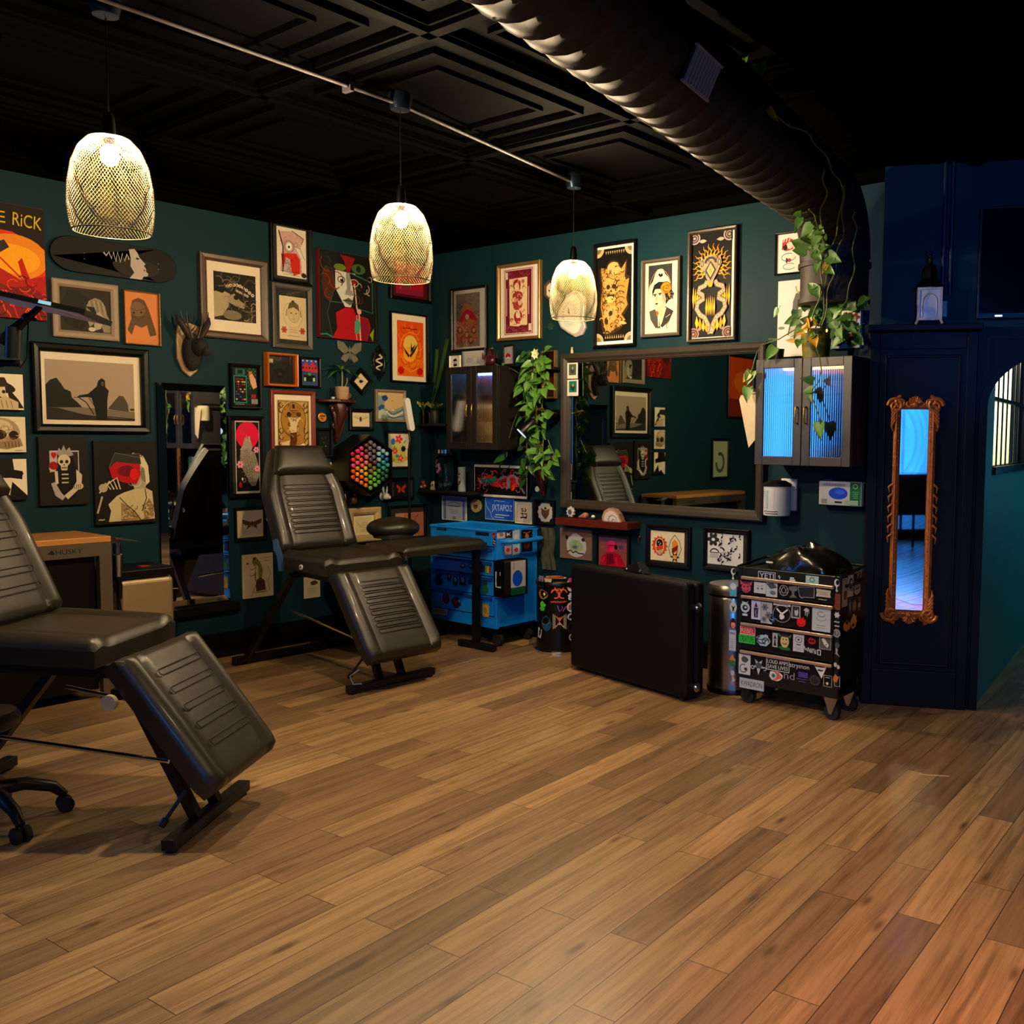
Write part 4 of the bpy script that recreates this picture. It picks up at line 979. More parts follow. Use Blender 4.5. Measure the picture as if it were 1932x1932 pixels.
def a_sunburst(A):
    A.bg('100e0d'); g, b, d_ = 'e09c14', 'a8957c', '4c4038'; a_ = A.w/A.h
    for k in range(33):
        t = radians(148+244*k/32); wob = .09*(-1) ** k; pts = []
        L_ = .47+(.05 if k % 2 else -.02); n_ = 6; up, dn = [], []
        for q in range(n_+1):
            r = .17+(L_-.17)*q/n_; th = t+wob*sin(q*1.5); ww = .02*(1-q/n_)+.003
            x, y = .5+r*cos(th), .335+r*a_*sin(th); up.append((x-ww*sin(th), y+ww*a_*cos(th))); dn.append((x+ww*sin(th), y-ww*a_*cos(th)))
        A.p(up+dn[::-1], g if k % 3 else 'f0b438')
    for k in (-1, 1):
        for y in (.035, .965):
            A.e(.5+k*.45, y, .15, .06, 'b0a0a0' if y < .5 else 'a8827a'); A.ring(.5+k*.45, y, .1, .04, .03, d_); A.ring(.5+k*.45, y, .05, .02, .03, d_)
        A.leafshape(.5+k*.33, .07, .2, .08, 0 if k < 0 else pi, 'b4ac9c'); A.leafshape(.5+k*.36, .93, .16, .07, -.3 if k < 0 else pi+.3, 'a08880')
        for q in range(4): A.p([(.5+k*(.46-.055*q), .5+.02*q), (.5+k*(.49-.055*q), .62), (.5+k*(.46-.055*q), .72-.01*q), (.5+k*(.44-.055*q), .62)], g if q % 2 else 'f0b438')
        sn = [(.5+k*.1, .46), (.5+k*.16, .5), (.5+k*.3, .52), (.5+k*.33, .56), (.5+k*.22, .59), (.5+k*.2, .63), (.5+k*.34, .66), (.5+k*.37, .72), (.5+k*.28, .78), (.5+k*.16, .81), (.5+k*.07, .88), (.5+k*.02, .97)]
        A.l(sn, .13, d_); A.l(sn, .1, b); A.l(sn, .035, 'c8b8a0')
        for q in range(len(sn)-1):
            for w_ in (.25, .75):
                x = sn[q][0]+(sn[q+1][0]-sn[q][0])*w_; y = sn[q][1]+(sn[q+1][1]-sn[q][1])*w_; A.e(x, y, .012, .006, d_, 6)
        for q in range(4): A.p([(.5+k*(.36-.085*q), .79+.02*q), (.5+k*(.4-.085*q), .86+.02*q), (.5+k*(.35-.085*q), .92+.012*q), (.5+k*(.31-.085*q), .86+.02*q)], g if q % 2 else 'f0b438')
    for q in range(5): A.p([(.4+.05*q, .6+.01*abs(q-2)), (.425+.05*q, .72), (.4+.05*q, .8), (.375+.05*q, .72)], g if q % 2 else 'f0b438')
    A.p([(.3, .26), (.38, .22), (.62, .22), (.7, .26), (.72, .35), (.6, .44), (.5, .52), (.4, .44), (.28, .35)], b); A.curls(.3, .24, .7, .46, 16, .05, .016, [d_, 'c8b8a0'], 7)
    for k in (-1, 1): A.p([(.5+k*.24, .22), (.5+k*.28, .3), (.5+k*.2, .36), (.5+k*.17, .28)], 'b8a890'); A.ring(.5+k*.22, .29, .03, .03, .02, d_)
    A.arc(.5, .29, .13, .05, 180, 360, .05, d_); A.p([(.5, .27), (.64, .36), (.5, .46), (.36, .36)], d_); A.p([(.5, .29), (.6, .36), (.5, .43), (.4, .36)], 'b8a890'); A.p([(.5, .32), (.55, .36), (.5, .41), (.46, .36)], g); A.p([(.42, .47), (.58, .47), (.54, .52), (.46, .52)], g)
picture(WB, (1295.5, 1388, 430, 644), 'tall sunburst print with gold rays in a black and bronze frame', a_sunburst, 'bronze', .026, .04, 'w', (1302.5, 1376, 437.5, 633.5), True)
def a_flash(A):
    A.bg('ddd8d2'); A.p([(.12, .14), (.26, .1), (.36, .16), (.36, .4), (.2, .44), (.1, .38)], 'c03048'); A.e(.28, .3, .08, .09, 'd8c8bc'); A.blob(.18, .34, .06, .08, I, 2)
    for q in range(3): A.l([(.16+.06*q, .12), (.14+.06*q, .2)], .02, 'e8dcd8')
    A.p([(.5, .12), (.6, .26), (.7, .28), (.62, .4), (.52, .36)], 'c8902a'); A.p([(.54, .26), (.7, .26), (.68, .32), (.56, .34)], 'c02038'); A.arc(.26, .6, .16, .1, 0, 300, .016, '4a8a98'); A.r(.2, .62, .24, .74, '2a2a4a'); A.e(.28, .68, .04, .05, 'b03050'); A.arc(.28, .84, .14, .08, 30, 320, .014, '4a8a98'); A.leafshape(.6, .6, .2, .1, 1.4, 'b83048'); A.scrib(.6, .08, .7, .14, 2, .01, '8a8a90')
picture(WB, (1461, 1552, 434, 515), 'white flash sheet of tattoo drawings in a thin black frame behind the vine', a_flash, 'black', .012, .025)
def a_horn(A):
    A.bg('d6d4d2'); A.p([(.36, .28), (.42, .18), (.56, .14), (.66, .18), (.64, .3), (.52, .34), (.46, .42), (.42, .56), (.28, .62), (.34, .46)], '6a686c'); A.p([(.52, .24), (.62, .24), (.6, .32), (.66, .36), (.54, .36)], 'c9c4c0'); A.l([(.42, .08), (.44, .14), (.5, .18)], .03, 'b0a060'); A.p([(.58, .12), (.64, .1), (.68, .18), (.6, .18)], '5a585c'); A.p([(.3, .6), (.5, .5), (.7, .62), (.7, .8), (.3, .8)], 'b8b4b4'); A.e(.1, .62, .08, .02, '8a8a8c'); A.l([(.36, .46), (.3, .6), (.26, .72)], .03, '5a585c')
canvas(WB, (1467, 1548, 527, 672), 'unframed white canvas of a horned grey head, standing on the right cabinet', a_horn, 'c9c7c4', .025)
def a_bloom(A):
    A.bg('a8bccc'); A.r(0, 0, 1, .22, 'd8cfc8'); A.flower(.75, .78, .22, '8a3a3c', '5a2a1c', 6); A.flower(.82, .2, .16, '7a2c2c', 'b8603c', 5); A.blob(.3, .7, .3, .26, '3a4a3c', 4); A.flower(.5, .5, .16, '6a3038', '3a1c20', 5); A.leafshape(.55, .9, .3, .12, -.4, '2f5a3c'); A.l([(.6, 1), (.7, .8)], .03, '2f4a34')
canvas(WB, (1567, 1623, 586, 657), 'small pale blue canvas with dark red flowers behind the hanging plant', a_bloom, 'a8b4bc', .03)
def a_doily(A):
    A.bg('9a7c6c'); A.blob(.52, .55, .34, .42, 'd6d4d0', 9, 20, .16); A.blob(.5, .56, .26, .26, 'b8d0a0', 4, 18, .3); A.blob(.52, .28, .18, .1, 'd8d6d4', 5); A.e(.22, .3, .05, .07, '3a3234'); A.e(.74, .34, .06, .06, '3a3234'); A.e(.48, .6, .07, .04, '4a7ab0'); A.ring(.48, .6, .1, .06, .01, '4a6a5a')
    A.l([(.24, .78), (.34, .72), (.42, .8), (.5, .74), (.6, .8), (.76, .8)], .03, '1c1a1c'); A.blob(.5, .44, .07, .1, 'a8c890', 3)
canvas(WB, (1056.5, 1116.5, 998, 1055), 'taupe print with a torn white doily shape under the red shelf', a_doily, '8a6c5c', .015, 'art_print', 'art print')
def a_pink(A):
    A.bg('a8605c'); A.r(0, 0, 1, .16, '8a5a7a'); A.e(.8, .3, .1, .08, '6a5a80'); A.e(.12, .36, .08, .06, '9a7a4c'); A.e(.42, .34, .15, .2, 'e02868'); A.e(.46, .2, .13, .1, 'e84088'); A.l([(.36, .28), (.58, .26)], .04, 'a01848'); A.e(.62, .32, .06, .09, '3a1020')
    A.p([(.1, .72), (.3, .52), (.54, .5), (.76, .58), (.94, .9), (.98, 1), (.04, 1)], 'c81438'); A.p([(.28, .6), (.52, .56), (.56, .9), (.28, 1)], '8a0c28'); A.l([(.14, .9), (.2, .7)], .07, 'e82860'); A.l([(.66, .94), (.62, .68)], .07, 'e82860'); A.e(.48, .42, .09, .08, 'ee3a78')
picture(WB, (1124, 1187, 1006, 1074), 'square pink and crimson figure print in a black frame under the red shelf', a_pink, 'black', .014, .02, None, (1129.5, 1182, 1015, 1068))
def a_ovals(A):
    A.bg('dcd2b6')
    A.star(.27, .5, .2, .25, 14, 'c8602a'); A.e(.27, .52, .16, .32, 'd8492a', 24); A.e(.27, .52, .13, .28, 'dcd2b6', 24); A.e(.27, .42, .1, .15, '171413'); A.p([(.15, .56), (.38, .46), (.38, .6), (.18, .68)], 'd8492a')
    for k in range(4): A.l([(.2, .66+.05*k), (.36, .66+.05*k)], .012, I)
    for x, y in ((.24, .38), (.3, .42), (.27, .47)): A.e(x, y, .016, .02, 'd8d0bc', 8)
    A.l([(.72, .1), (.86, .3), (.92, .56), (.84, .8), (.74, .9), (.6, .8), (.54, .54), (.6, .3), (.72, .1)], .018, '5a5a64'); A.p([(.64, .36), (.72, .24), (.82, .36), (.82, .66), (.66, .72)], 'd8902a'); A.p([(.64, .56), (.82, .42), (.8, .6), (.64, .72)], '8a2414'); A.star(.73, .84, .06, .15, 6, '171413'); A.e(.73, .84, .06, .07, 'e8a030')
picture(WB, (1217, 1301, 992, 1071), 'cream flash print of two ovals in a broad black frame, below the big mirror', a_ovals, 'black', .03, .03, None, (1226.5, 1290, 1003, 1059))
def a_inks(A):
    A.bg('d8d8d6'); rd = random.Random(12)
    A.flower(.16, .2, .16, '3a3a3c', '171718', 6); A.e(.16, .2, .05, .05, 'd8d8d6'); A.arc(.2, .62, .12, .12, 180, 360, .03, I); A.l([(.08, .62), (.32, .62)], .02, I)
    for k in range(5): A.l([(.1+.05*k, .66), (.09+.05*k, .8)], .012, I)
    for k in range(26):
        x, y, r = .35+.6*rd.random(), .05+.9*rd.random(), rd.random()*6; A.leafshape(x, y, .1, .045, r, I); A.leafshape(x, y, .07, .03, r+2, '3a3a3c')
    A.e(.5, .64, .09, .06, 'd8d8d6'); A.ring(.5, .64, .09, .06, .012, I); A.e(.5, .64, .03, .03, I)
picture(WB, (1325.5, 1412, 997.5, 1078.5), 'white sheet of small black ink drawings in a black frame left of the tool chest', a_inks, 'black', .026, .03, None, (1334, 1401, 1008, 1066.5))
def a_redart(A):
    A.bg('151210'); A.blob(.28, .5, .28, .24, 'c8302c', 4, 30, .5); A.blob(.6, .6, .34, .2, 'c8342c', 6, 30, .5); A.blob(.7, .4, .24, .2, 'b02c30', 8, 30, .6); A.blob(.25, .5, .18, .14, '2a7a70', 3, 22, .3); A.p([(.3, .48), (.4, .3), (.46, .56)], '2f8a7c'); A.arc(.58, .55, .1, .22, 200, 430, .04, '8a8aa0'); A.arc(.74, .5, .1, .22, 120, 330, .035, '9a98ac'); A.blob(.74, .7, .05, .13, 'e0481c', 2); A.l([(.8, .4), (.9, .7), (.97, .9)], .03, '8a9098'); A.l([(.1, .5), (.06, .4), (.14, .62)], .015, 'c0b8b8'); A.blob(.92, .5, .06, .14, '3a5a4c', 4); A.curls(.05, .15, .95, .85, 50, .05, .01, ['e04434', '151210', '8a2024', '9a98ac'], 9)
picture(WB, (891, 995, 876, 940), 'wide red and black flame print in a white edged frame above the blue cart', a_redart, 'black', .006, .025, 'w', (895, 992.5, 882.5, 934))
def a_cert(A):
    A.bg('8aa4c8'); A.r(.08, .1, .92, 1, '4a6ea8'); A.r(.13, .14, .87, 1, 'b8c4d4'); A.l([(.2, .3), (.5, .22), (.8, .3)], .02, '7a8aa8'); A.scrib(.2, .36, .82, .44, 1, .022, '3a4a6a'); A.scrib(.28, .54, .72, .76, 3, .01, '5a6a88'); A.e(.5, .92, .07, .07, 'a89a6c')
picture(WB, (833.5, 878.5, 936.5, 982), 'blue bordered certificate behind the blue tool cart', a_cert, 'white', .006, .015, None, None, False, 'certificate', 'certificate')
def a_ink2(A):
    A.bg('d9cfbc'); A.l([(.1, .1), (.9, .1), (.9, .92), (.1, .92), (.1, .1)], .015, '8a8070')
    for pts in ([(.36, .34), (.46, .28), (.42, .44), (.54, .4)], [(.6, .3), (.68, .34), (.6, .46)], [(.34, .56), (.5, .52), (.44, .66)], [(.58, .56), (.74, .54), (.7, .72), (.6, .7)], [(.3, .76), (.5, .72), (.72, .76)]): A.l(pts, .07, I)
picture(WB, (971, 1001.5, 947, 988), 'white card of black brush strokes right of the blue plate', a_ink2, 'white', .006, .015, None, None, False, 'art print', 'art_print')
# enamel plate
c, w, h = WB.rect((915.5, 970, 939.5, 981.5), .004)
t = thing('licence_plate', 'blue licence plate with pale lettering above the tool cart', 'licence plate', c, WB.az)
bx(-w/2, -.004, -h/2, w/2, -.001, h/2).build('plate', mat('blue_enamel', '1a52c8', .35), t, bev=.004)
A = Art(w, h, -.0045); A.bg('b8d8ec'); A.r(.015, .03, .985, .97, '1450d0'); A.l([(.03, .2), (.05, .42), (.2, .7), (.22, .86), (.3, .97)], .012, 'b8d8ec'); A.scrib(.3, .1, .75, .18, 1, .016, 'b8d8ec'); A.t('JXTAPOZ', .59, .48, .7, .36, 'b8dcf0'); A.scrib(.34, .72, .9, .8, 1, .022, 'b8d8ec'); A.scrib(.3, .84, .7, .9, 1, .016, 'b8d8ec'); A.done('print', t, GLOSSY)
# small round and shaped wall ornaments
def plaque(W, b, label, cat, name, m, art=None, d=.02, n=28, wob=0, wn=9, group=None):
    c, w, h = W.rect(b, d)
    t = thing(name, label, cat, c, W.az, group)
    q = [((w/2)*(1+wob*sin(wn*2*pi*i/n))*cos(2*pi*i/n), (h/2)*(1+wob*sin(wn*2*pi*i/n))*sin(2*pi*i/n)) for i in range(n)]
    MB().ext(q, -d, 0).build('plaque', m, t, bev=min(.006, d*.3))
    if art:
        A = Art(w, h, -d-.0006); art(A); A.done('print', t)
    return t
def a_ram(A):
    A.e(.5, .5, .46, .46, 'b09a70', 28); A.p([(.3, .4), (.4, .46), (.5, .4), (.6, .46), (.72, .38), (.68, .6), (.56, .74), (.44, .74), (.32, .6)], '4a4238'); A.e(.5, .64, .06, .06, '8a7a5c')
plaque(WB, (887.5, 907, 941, 967.5), 'oval tan plaque with a dark animal head left of the blue plate', 'wall ornament', 'wall_plaque', mat('tan_plaque', 'a08c66', .6), a_ram)
c, w, h = WB.rect((1006, 1044, 944, 990), .03)
t = thing('specimen_box', 'black ornate frame around a white doily and a dark fox face', 'specimen frame', c, WB.az)
ring_frame(MB(), w, h, .02, .03).build('frame', BLACK, t)
A = Art(w*.9, h*.9, -.006); A.bg('141210'); A.star(.5, .5, .38, .44, 12, 'c9c5bc'); A.e(.5, .5, .37, .37, 'c9c5bc'); A.p([(.26, .3), (.44, .4), (.56, .4), (.74, .3), (.7, .6), (.54, .8), (.46, .8), (.3, .6)], '6a5648'); A.p([(.5, .22), (.6, .36), (.42, .36)], '1c1816'); A.done('print', t)
plaque(WB, (1008.5, 1017, 917.5, 928), 'tiny white round flower badge on the back wall by the bracket shelf', 'wall ornament', 'wall_plaque', WHITE, None, .012, 24, .1, 8)
plaque(WB, (1032, 1043, 609, 624), 'tiny dark green beetle ornament below the hexagon frame', 'wall ornament', 'wall_plaque', mat('dark_green_enamel', '1c3a2c', .3, coat=.5), None, .02, 20, .12, 6)
plaque(WA, (600, 617, 778, 797), 'round gold locket ornament hanging beside the mahogany frame', 'wall ornament', 'wall_plaque', BRASS, lambda A: (A.e(.5, .5, .44, .44, 'c88a34'), A.r(.2, .3, .8, .42, '3a2410'), A.e(.42, .6, .1, .08, '6a4418'), A.p([(.5, .5), (.62, .7), (.4, .72)], '8a5a20')), .015)
# crinkled cream lace sheet, and a brown beetle
rd = random.Random(8)
c, w, h = WA.rect((597, 634, 872, 917), .01)
t = thing('lace_card', 'crinkled cream lace edged card right of the second chair headrest', 'paper card', c, WA.az)
m = MB(); q = []
for k in range(48):
    a = 2*pi*k/48; sx_, sz_ = cos(a), sin(a); s_ = 1/max(abs(sx_), abs(sz_)); q.append((sx_*s_*w/2*(1-.06*(k % 2)), sz_*s_*h/2*(1-.06*(k % 2))))
m.ext(q, -.008, 0); m.build('card', mat('cream_lace_paper', 'd8cca0', .8, noise=.2, scale=60, bump=.5), t)
A = Art(w, h, -.0086); A.clip = False; A.e(.7, .45, .12, .07, '8a7c54'); A.scrib(.3, .5, .8, .9, 4, .012, 'a8986c'); A.p([(.1, -.06), (.5, -.1), (.55, .08), (.15, .1)], 'b89474'); A.done('print', t)
c, w, h = WA.rect((662, 675.5, 933, 954), .02)
t = thing('beetle_ornament', 'brown beetle shaped ornament under the marker rack', 'wall ornament', c, WA.az)
MB().ell((0, -.02, 0), (w*.4, .018, h*.36), 14, 8).build('body', mat('brown_beetle', '6a5030', .4), t, True)
MB().ell((0, -.02, h*.42), (w*.2, .014, h*.12), 10, 6).build('head', mat('brown_beetle', '6a5030', .4), t, True)
m = MB()
for k in (-1, 1):
    for j in range(3): m.tube([(k*w*.3, -.016, h*(.2-.2*j)), (k*w*.5, -.014, h*(.26-.26*j)), (k*w*.5, -.004, h*(.2-.3*j))], .002, 5)
m.build('legs', mat('brown_beetle', '6a5030', .4), t)
# white wavy clock behind the farthest pendant
c, w, h = WB.rect((1050, 1104, 548, 637), .03)
t = thing('wall_clock', 'white soft cornered wall clock seen through the farthest pendant lamp', 'clock', c, WB.az)
prof = [(.1, .5), (.3, .44), (.44, .3), (.46, .08), (.42, -.1), (.5, -.3), (.38, -.46), (.16, -.5), (-.1, -.4), (-.36, -.28), (-.5, -.08), (-.44, .1), (-.3, .26), (-.14, .42)]
MB().ext([(x*w, z*h) for x, z in reversed(prof)], -.03, 0).build('case', mat('silver_white_lacquer', 'b8b4ac', .3, .3), t, True, .008, 3)
A = Art(w, h, -.0306); q = [(.5+x*.8-.03, .5-z*.84) for x, z in prof]; A.p(q, 'd8d3c6'); cx_, cy_ = .46, .5
for k in range(24):
    a = 2*pi*k/24; A.l([(cx_+.18*cos(a), cy_+.19*sin(a)), (cx_+.27*cos(a), cy_+.28*sin(a))], .012, '8a857c')
A.l([(cx_, cy_), (.43, .36)], .03, '2a2826'); A.l([(cx_, cy_), (.4, .42)], .02, '2a2826'); A.done('dial', t)
# ------------------------------------------------------------------ mirrors
def mirror_mat(name, tint):
    m = bpy.data.materials.new(name); m.use_nodes = True
    b = m.node_tree.nodes['Principled BSDF']
    b.inputs['Base Color'].default_value = tint+(1,); b.inputs['Metallic'].default_value = 1.0; b.inputs['Roughness'].default_value = 0.015
    return m
SILVER = mirror_mat('silvered_glass', (0.86, 0.9, 0.9))
DIMSILVER = mirror_mat('smoky_silvered_glass', (0.5, 0.58, 0.55))
c, w, h = WA.rect((303, 431.5, 725, 1143), .03)
t = thing('wall_mirror', 'tall frameless edge-cut mirror between the picture wall and the second chair', 'mirror', c, WA.az)
bx(-w/2, -.02, -h/2, w/2, 0, h/2).build('backing', BLACK, t)
m = MB(); b_ = .05
o4 = [(-w/2, -.02, -h/2), (w/2, -.02, -h/2), (w/2, -.02, h/2), (-w/2, -.02, h/2)]; i4 = [(x*(w/2-b_)/(w/2), -.03, z*(h/2-b_)/(h/2)) for x, _, z in o4]
m.add(o4+i4, [(0, 1, 5, 4), (1, 2, 6, 5), (2, 3, 7, 6), (3, 0, 4, 7), (4, 5, 6, 7)]); m.build('glass', SILVER, t)
ledge = MB(); ledge.box(-w/2-.05, -.05, -h/2-.07, w/2+.06, 0, -h/2-.005); ledge.build('ledge', BLACK, t, bev=.005)

# big framed mirror of the back wall
c, w, h = WB.rect((1057, 1441, 656, 972), .05)
t = thing('wall_mirror', 'very wide mirror in a dark stepped wood frame on the back wall', 'mirror', c, WB.az)
m = MB(); ring_frame(m, w, h, .055, .06); ring_frame(m, w-.07, h-.07, .035, .04); m.build('frame', mat('smoked_oak_frame', '332c25', .45, noise=.2, scale=4, grain=(20, 20, 3), spec=.3), t)
bx(-w/2+.06, -.012, -h/2+.06, w/2-.06, -.006, h/2-.06).build('glass', DIMSILVER, t)
m = MB()
x0, x1, z0, z1 = -w/2+.068, w/2-.068, -h/2+.068, h/2-.068
m.box(x0, -.0135, z0, x0+.022, -.012, z1); m.box(x0+.022, -.0135, z0, x1, -.012, z0+.016); m.build('bevel', mirror_mat('bevel_glass', (.8, .85, .78)), t)
BMIR = (c, w, h)
for (b, lab, c1) in (((1070.5, 1090, 684.5, 714.5), 'upper small white bordered snapshot tucked in the big mirror corner', '5a6a54'), ((1070.5, 1091, 716.5, 747), 'lower small white bordered snapshot tucked in the big mirror corner', '2f7a70')):
    cc, ww, hh = WB.rect(b, .04)
    A = Art(ww, hh, -.0415); A.bg('d8d4c8'); A.r(.16, .08, .86, .78, c1); A.blob(.5, .45, .22, .26, '3a4a40' if c1[0] == '5' else '1c4a48', 3); A.e(.52, .34, .1, .1, '8a9a80')
    t = thing('snapshot', lab, 'photograph', cc, WB.az, 'snapshots on the big mirror')
    bx(-ww/2, -.041, -hh/2, ww/2, -.0385, hh/2).build('card', WHITE, t); A.done('print', t)
# gilt mirror on the partition
c, w, h = WC.rect((1678, 1765, 757, 1168), .06)
t = thing('wall_mirror', 'narrow gilt mirror with carved scrolls at its four corners on the black partition', 'mirror', c, WC.az)
GILT = mat('carved_gilt', 'b0622a', .4, .3, noise=.4, scale=40, bump=.5)
iw, ih = .165, h-.10
m = MB()
def scroll(mb, cx, cz, r, turns, a0, sg, th, y=-.045):
    pts = []
    for k in range(22):
        q = k/21; a = a0+sg*turns*2*pi*q; rr = r*(1-.8*q); pts.append((cx+rr*cos(a), y-.006*sin(q*3), cz+rr*sin(a)))
    mb.tube(pts, [th*(1-.5*k/21) for k in range(22)], 6)
ring_frame(m, iw+.076, ih+.09, .042, .045)
m.tube([(-iw/2-.022, -.045, -ih/2), (-iw/2-.022, -.045, ih/2)], .009, 8); m.tube([(iw/2+.022, -.045, -ih/2), (iw/2+.022, -.045, ih/2)], .009, 8)
for k in range(34):
    z = -ih/2+ih*k/33
    for sx_ in (-1, 1):
        if abs(z) > .2 or k % 3 == 0: m.ell((sx_*(iw/2+.012+.008*(k % 2)), -.042, z), (.008, .008, .013), 6, 5)
for sx_ in (-1, 1):
    for sz_ in (-1, 1):
        x, z = sx_*(iw/2+.03), sz_*(ih/2+.025)
        scroll(m, x, z, .046, 1.6, 0 if sx_ > 0 else pi, sx_*sz_, .013); scroll(m, x-sx_*.03, z+sz_*.02, .035, 1.4, pi/2*sz_, -sx_*sz_, .01)
        scroll(m, x-sx_*.075, z+sz_*.012, .026, 1.2, pi/2*sz_, sx_*sz_, .009)
        for q in range(5): m.tube([(x, -.05, z-sz_*.02*q), (x+sx_*.02, -.055, z-sz_*(.03+.022*q)), (x+sx_*.012, -.045, z-sz_*(.055+.024*q))], [.009, .008, .003], 6)
    for q in range(6): m.tube([(sx_*(iw/2+.032), -.045, .16-.06*q), (sx_*(iw/2+.056), -.05, .14-.06*q), (sx_*(iw/2+.052), -.045, .105-.06*q)], [.008, .007, .002], 6)
for sz_ in (-1, 1):
    z = sz_*(ih/2+.045)
    for q in range(7):
        a = radians(-60+20*q); m.tube([(0, -.05, z-sz_*.02), (.04*sin(a), -.06, z-sz_*.02+sz_*.055*cos(a))], [.006, .009], 6)
    m.ell((0, -.055, z-sz_*.015), (.02, .014, .018), 10, 6)
m.build('frame', GILT, t, True)
bx(-iw/2-.004, -.02, -ih/2-.004, iw/2+.004, -.014, ih/2+.004).build('glass', SILVER, t)
BENCHM = mat('dark_walnut', '1a120d', .4, noise=.3, grain=(4, 4, 40))
t = thing('console_bench', 'dark console with thin legs before the shop window, seen only in the gilt mirror', 'bench', (2.3, -2.3, 0), 0)
bx(-1.0, -.25, .52, 1.0, .25, 1.12).build('body', BENCHM, t, bev=.01)
for x in (-.9, -.3, .3, .9):
    for y in (-.2, .2): bx(x-.015, y-.015, 0, x+.015, y+.015, .52).build('leg', BENCHM, t)
# pavement outside the shop window, bright under the open sky
PAVE = mat('pale_pavement', 'b8b8b4', .7, noise=.1, scale=4)
struct(bx(-6, -14, -.1, 9, YF-.12, -.02).build('pavement', PAVE))

# ------------------------------------------------------------------ wall ornaments and shelves on the left wall
FUR = mat('dark_brown_fur', '17110c', .8, noise=.4, scale=60, bump=.6)
pc = WA.hit(357, 656, .02)-WA.n*.02
t = thing('mounted_hare_head', 'dark antlered hare head mounted on a pale edged wooden shield', 'animal mount', pc, WA.az)
sh = [(-.075, .15), (.0, .17), (.075, .15), (.088, .05), (.085, -.08), (.05, -.16), (0, -.2), (-.05, -.16), (-.085, -.08), (-.088, .05)]
MB().ext([(x, z) for x, z in reversed(sh)], -.025, 0).build('shield', mat('pale_oak', 'a8875c', .45, noise=.25, grain=(30, 30, 4)), t, bev=.008)
m = MB(); m.ell((0, -.06, -.03), (.068, .06, .13), 16, 10); m.ell((.012, -.13, .0), (.05, .075, .06), 14, 10); m.ell((.025, -.19, -.03), (.03, .04, .032), 12, 8); m.build('head', FUR, t, True)
EARP = mat('dusky_pink_ear', '4a211c', .7)
for k in (-1, 1):
    m = MB(); m.tube([(k*.03, -.1, .05), (k*.065, -.1, .11), (k*.10, -.09, .17), (k*.115, -.08, .21)], [.012, .024, .02, .004], 8); e_ = m.build('ear', FUR, t, True)
    MB().tube([(k*.042, -.116, .07), (k*.072, -.118, .12), (k*.1, -.107, .17)], [.005, .011, .004], 6).build('inner_ear', EARP, e_, True)
    m = MB(); m.tube([(k*.018, -.1, .06), (k*.05, -.1, .16), (k*.055, -.1, .235)], [.009, .007, .003], 7); m.tube([(k*.046, -.1, .15), (k*.09, -.11, .19), (k*.1, -.1, .245)], [.007, .005, .002], 6); m.tube([(k*.03, -.1, .1), (k*.012, -.13, .14)], [.006, .002], 6); m.build('antler', mat('dark_horn', '241d12', .5), t, True)
    MB().ell((.012+k*.036, -.165, .02), .008, 8, 6).build('eye', mat('glass_eye', '050505', .08), t, True)
# crystal moth
pc = WA.hit(661, 664, .02)-WA.n*.02
t = thing('moth_ornament', 'clear crystal moth ornament above the potted plant', 'wall ornament', pc, WA.az)
m = MB()
for k in (-1, 1):
    m.ext([(0, .01), (k*.05, .07), (k*.115, .085), (k*.11, .02), (k*.05, -.02)][::k], -.014, -.004); m.ext([(0, -.005), (k*.06, -.025), (k*.085, -.06), (k*.04, -.085), (k*.01, -.05)][::k], -.012, -.004)
CRY = mat('smoky_crystal', '8a8a7c', .12, .5, noise=.4, scale=70, bump=.4)
m.build('wings', CRY, t, bev=.003); MB().ell((0, -.012, -.01), (.009, .012, .06), 8, 8).build('body', CRY, t, True)
# snake in an oval frame
pc = WA.hit(716, 684, .02)-WA.n*.02
t = thing('oval_plaque', 'ornate black oval frame around a pale coiled snake', 'wall ornament', pc, WA.az)
m = MB(); q = [(.055*cos(2*pi*k/28), .095*sin(2*pi*k/28)) for k in range(28)]; m.ext(q, -.012, 0); m.build('plate', BLACK, t)
m = MB(); m.tube([(x, -.014, z) for x, z in q]+[(q[0][0], -.014, q[0][1])], .008, 6)
for k in range(18):
    a = 2*pi*k/18; scroll(m, .066*cos(a), .108*sin(a), .012, 1.2, a, 1 if k % 2 else -1, .0045, -.014)
m.tube([(-.02, -.014, .11), (0, -.018, .14), (.02, -.014, .11)], .006, 6); m.tube([(-.02, -.014, -.11), (0, -.018, -.145), (.02, -.014, -.11)], .006, 6)
m.build('frame', BLACK, t, True)
m = MB(); pts = [(.012, -.018, .066)]
for k in range(30):
    q_ = k/29; pts.append((.03*sin(q_*13)*(1-.1*q_)-.002, -.018, .058-.12*q_))
m.tube(pts, [.004]+[.0065]*28+[.005, .003], 7); m.build('snake', mat('cream_resin', 'd8cbae', .5), t, True)
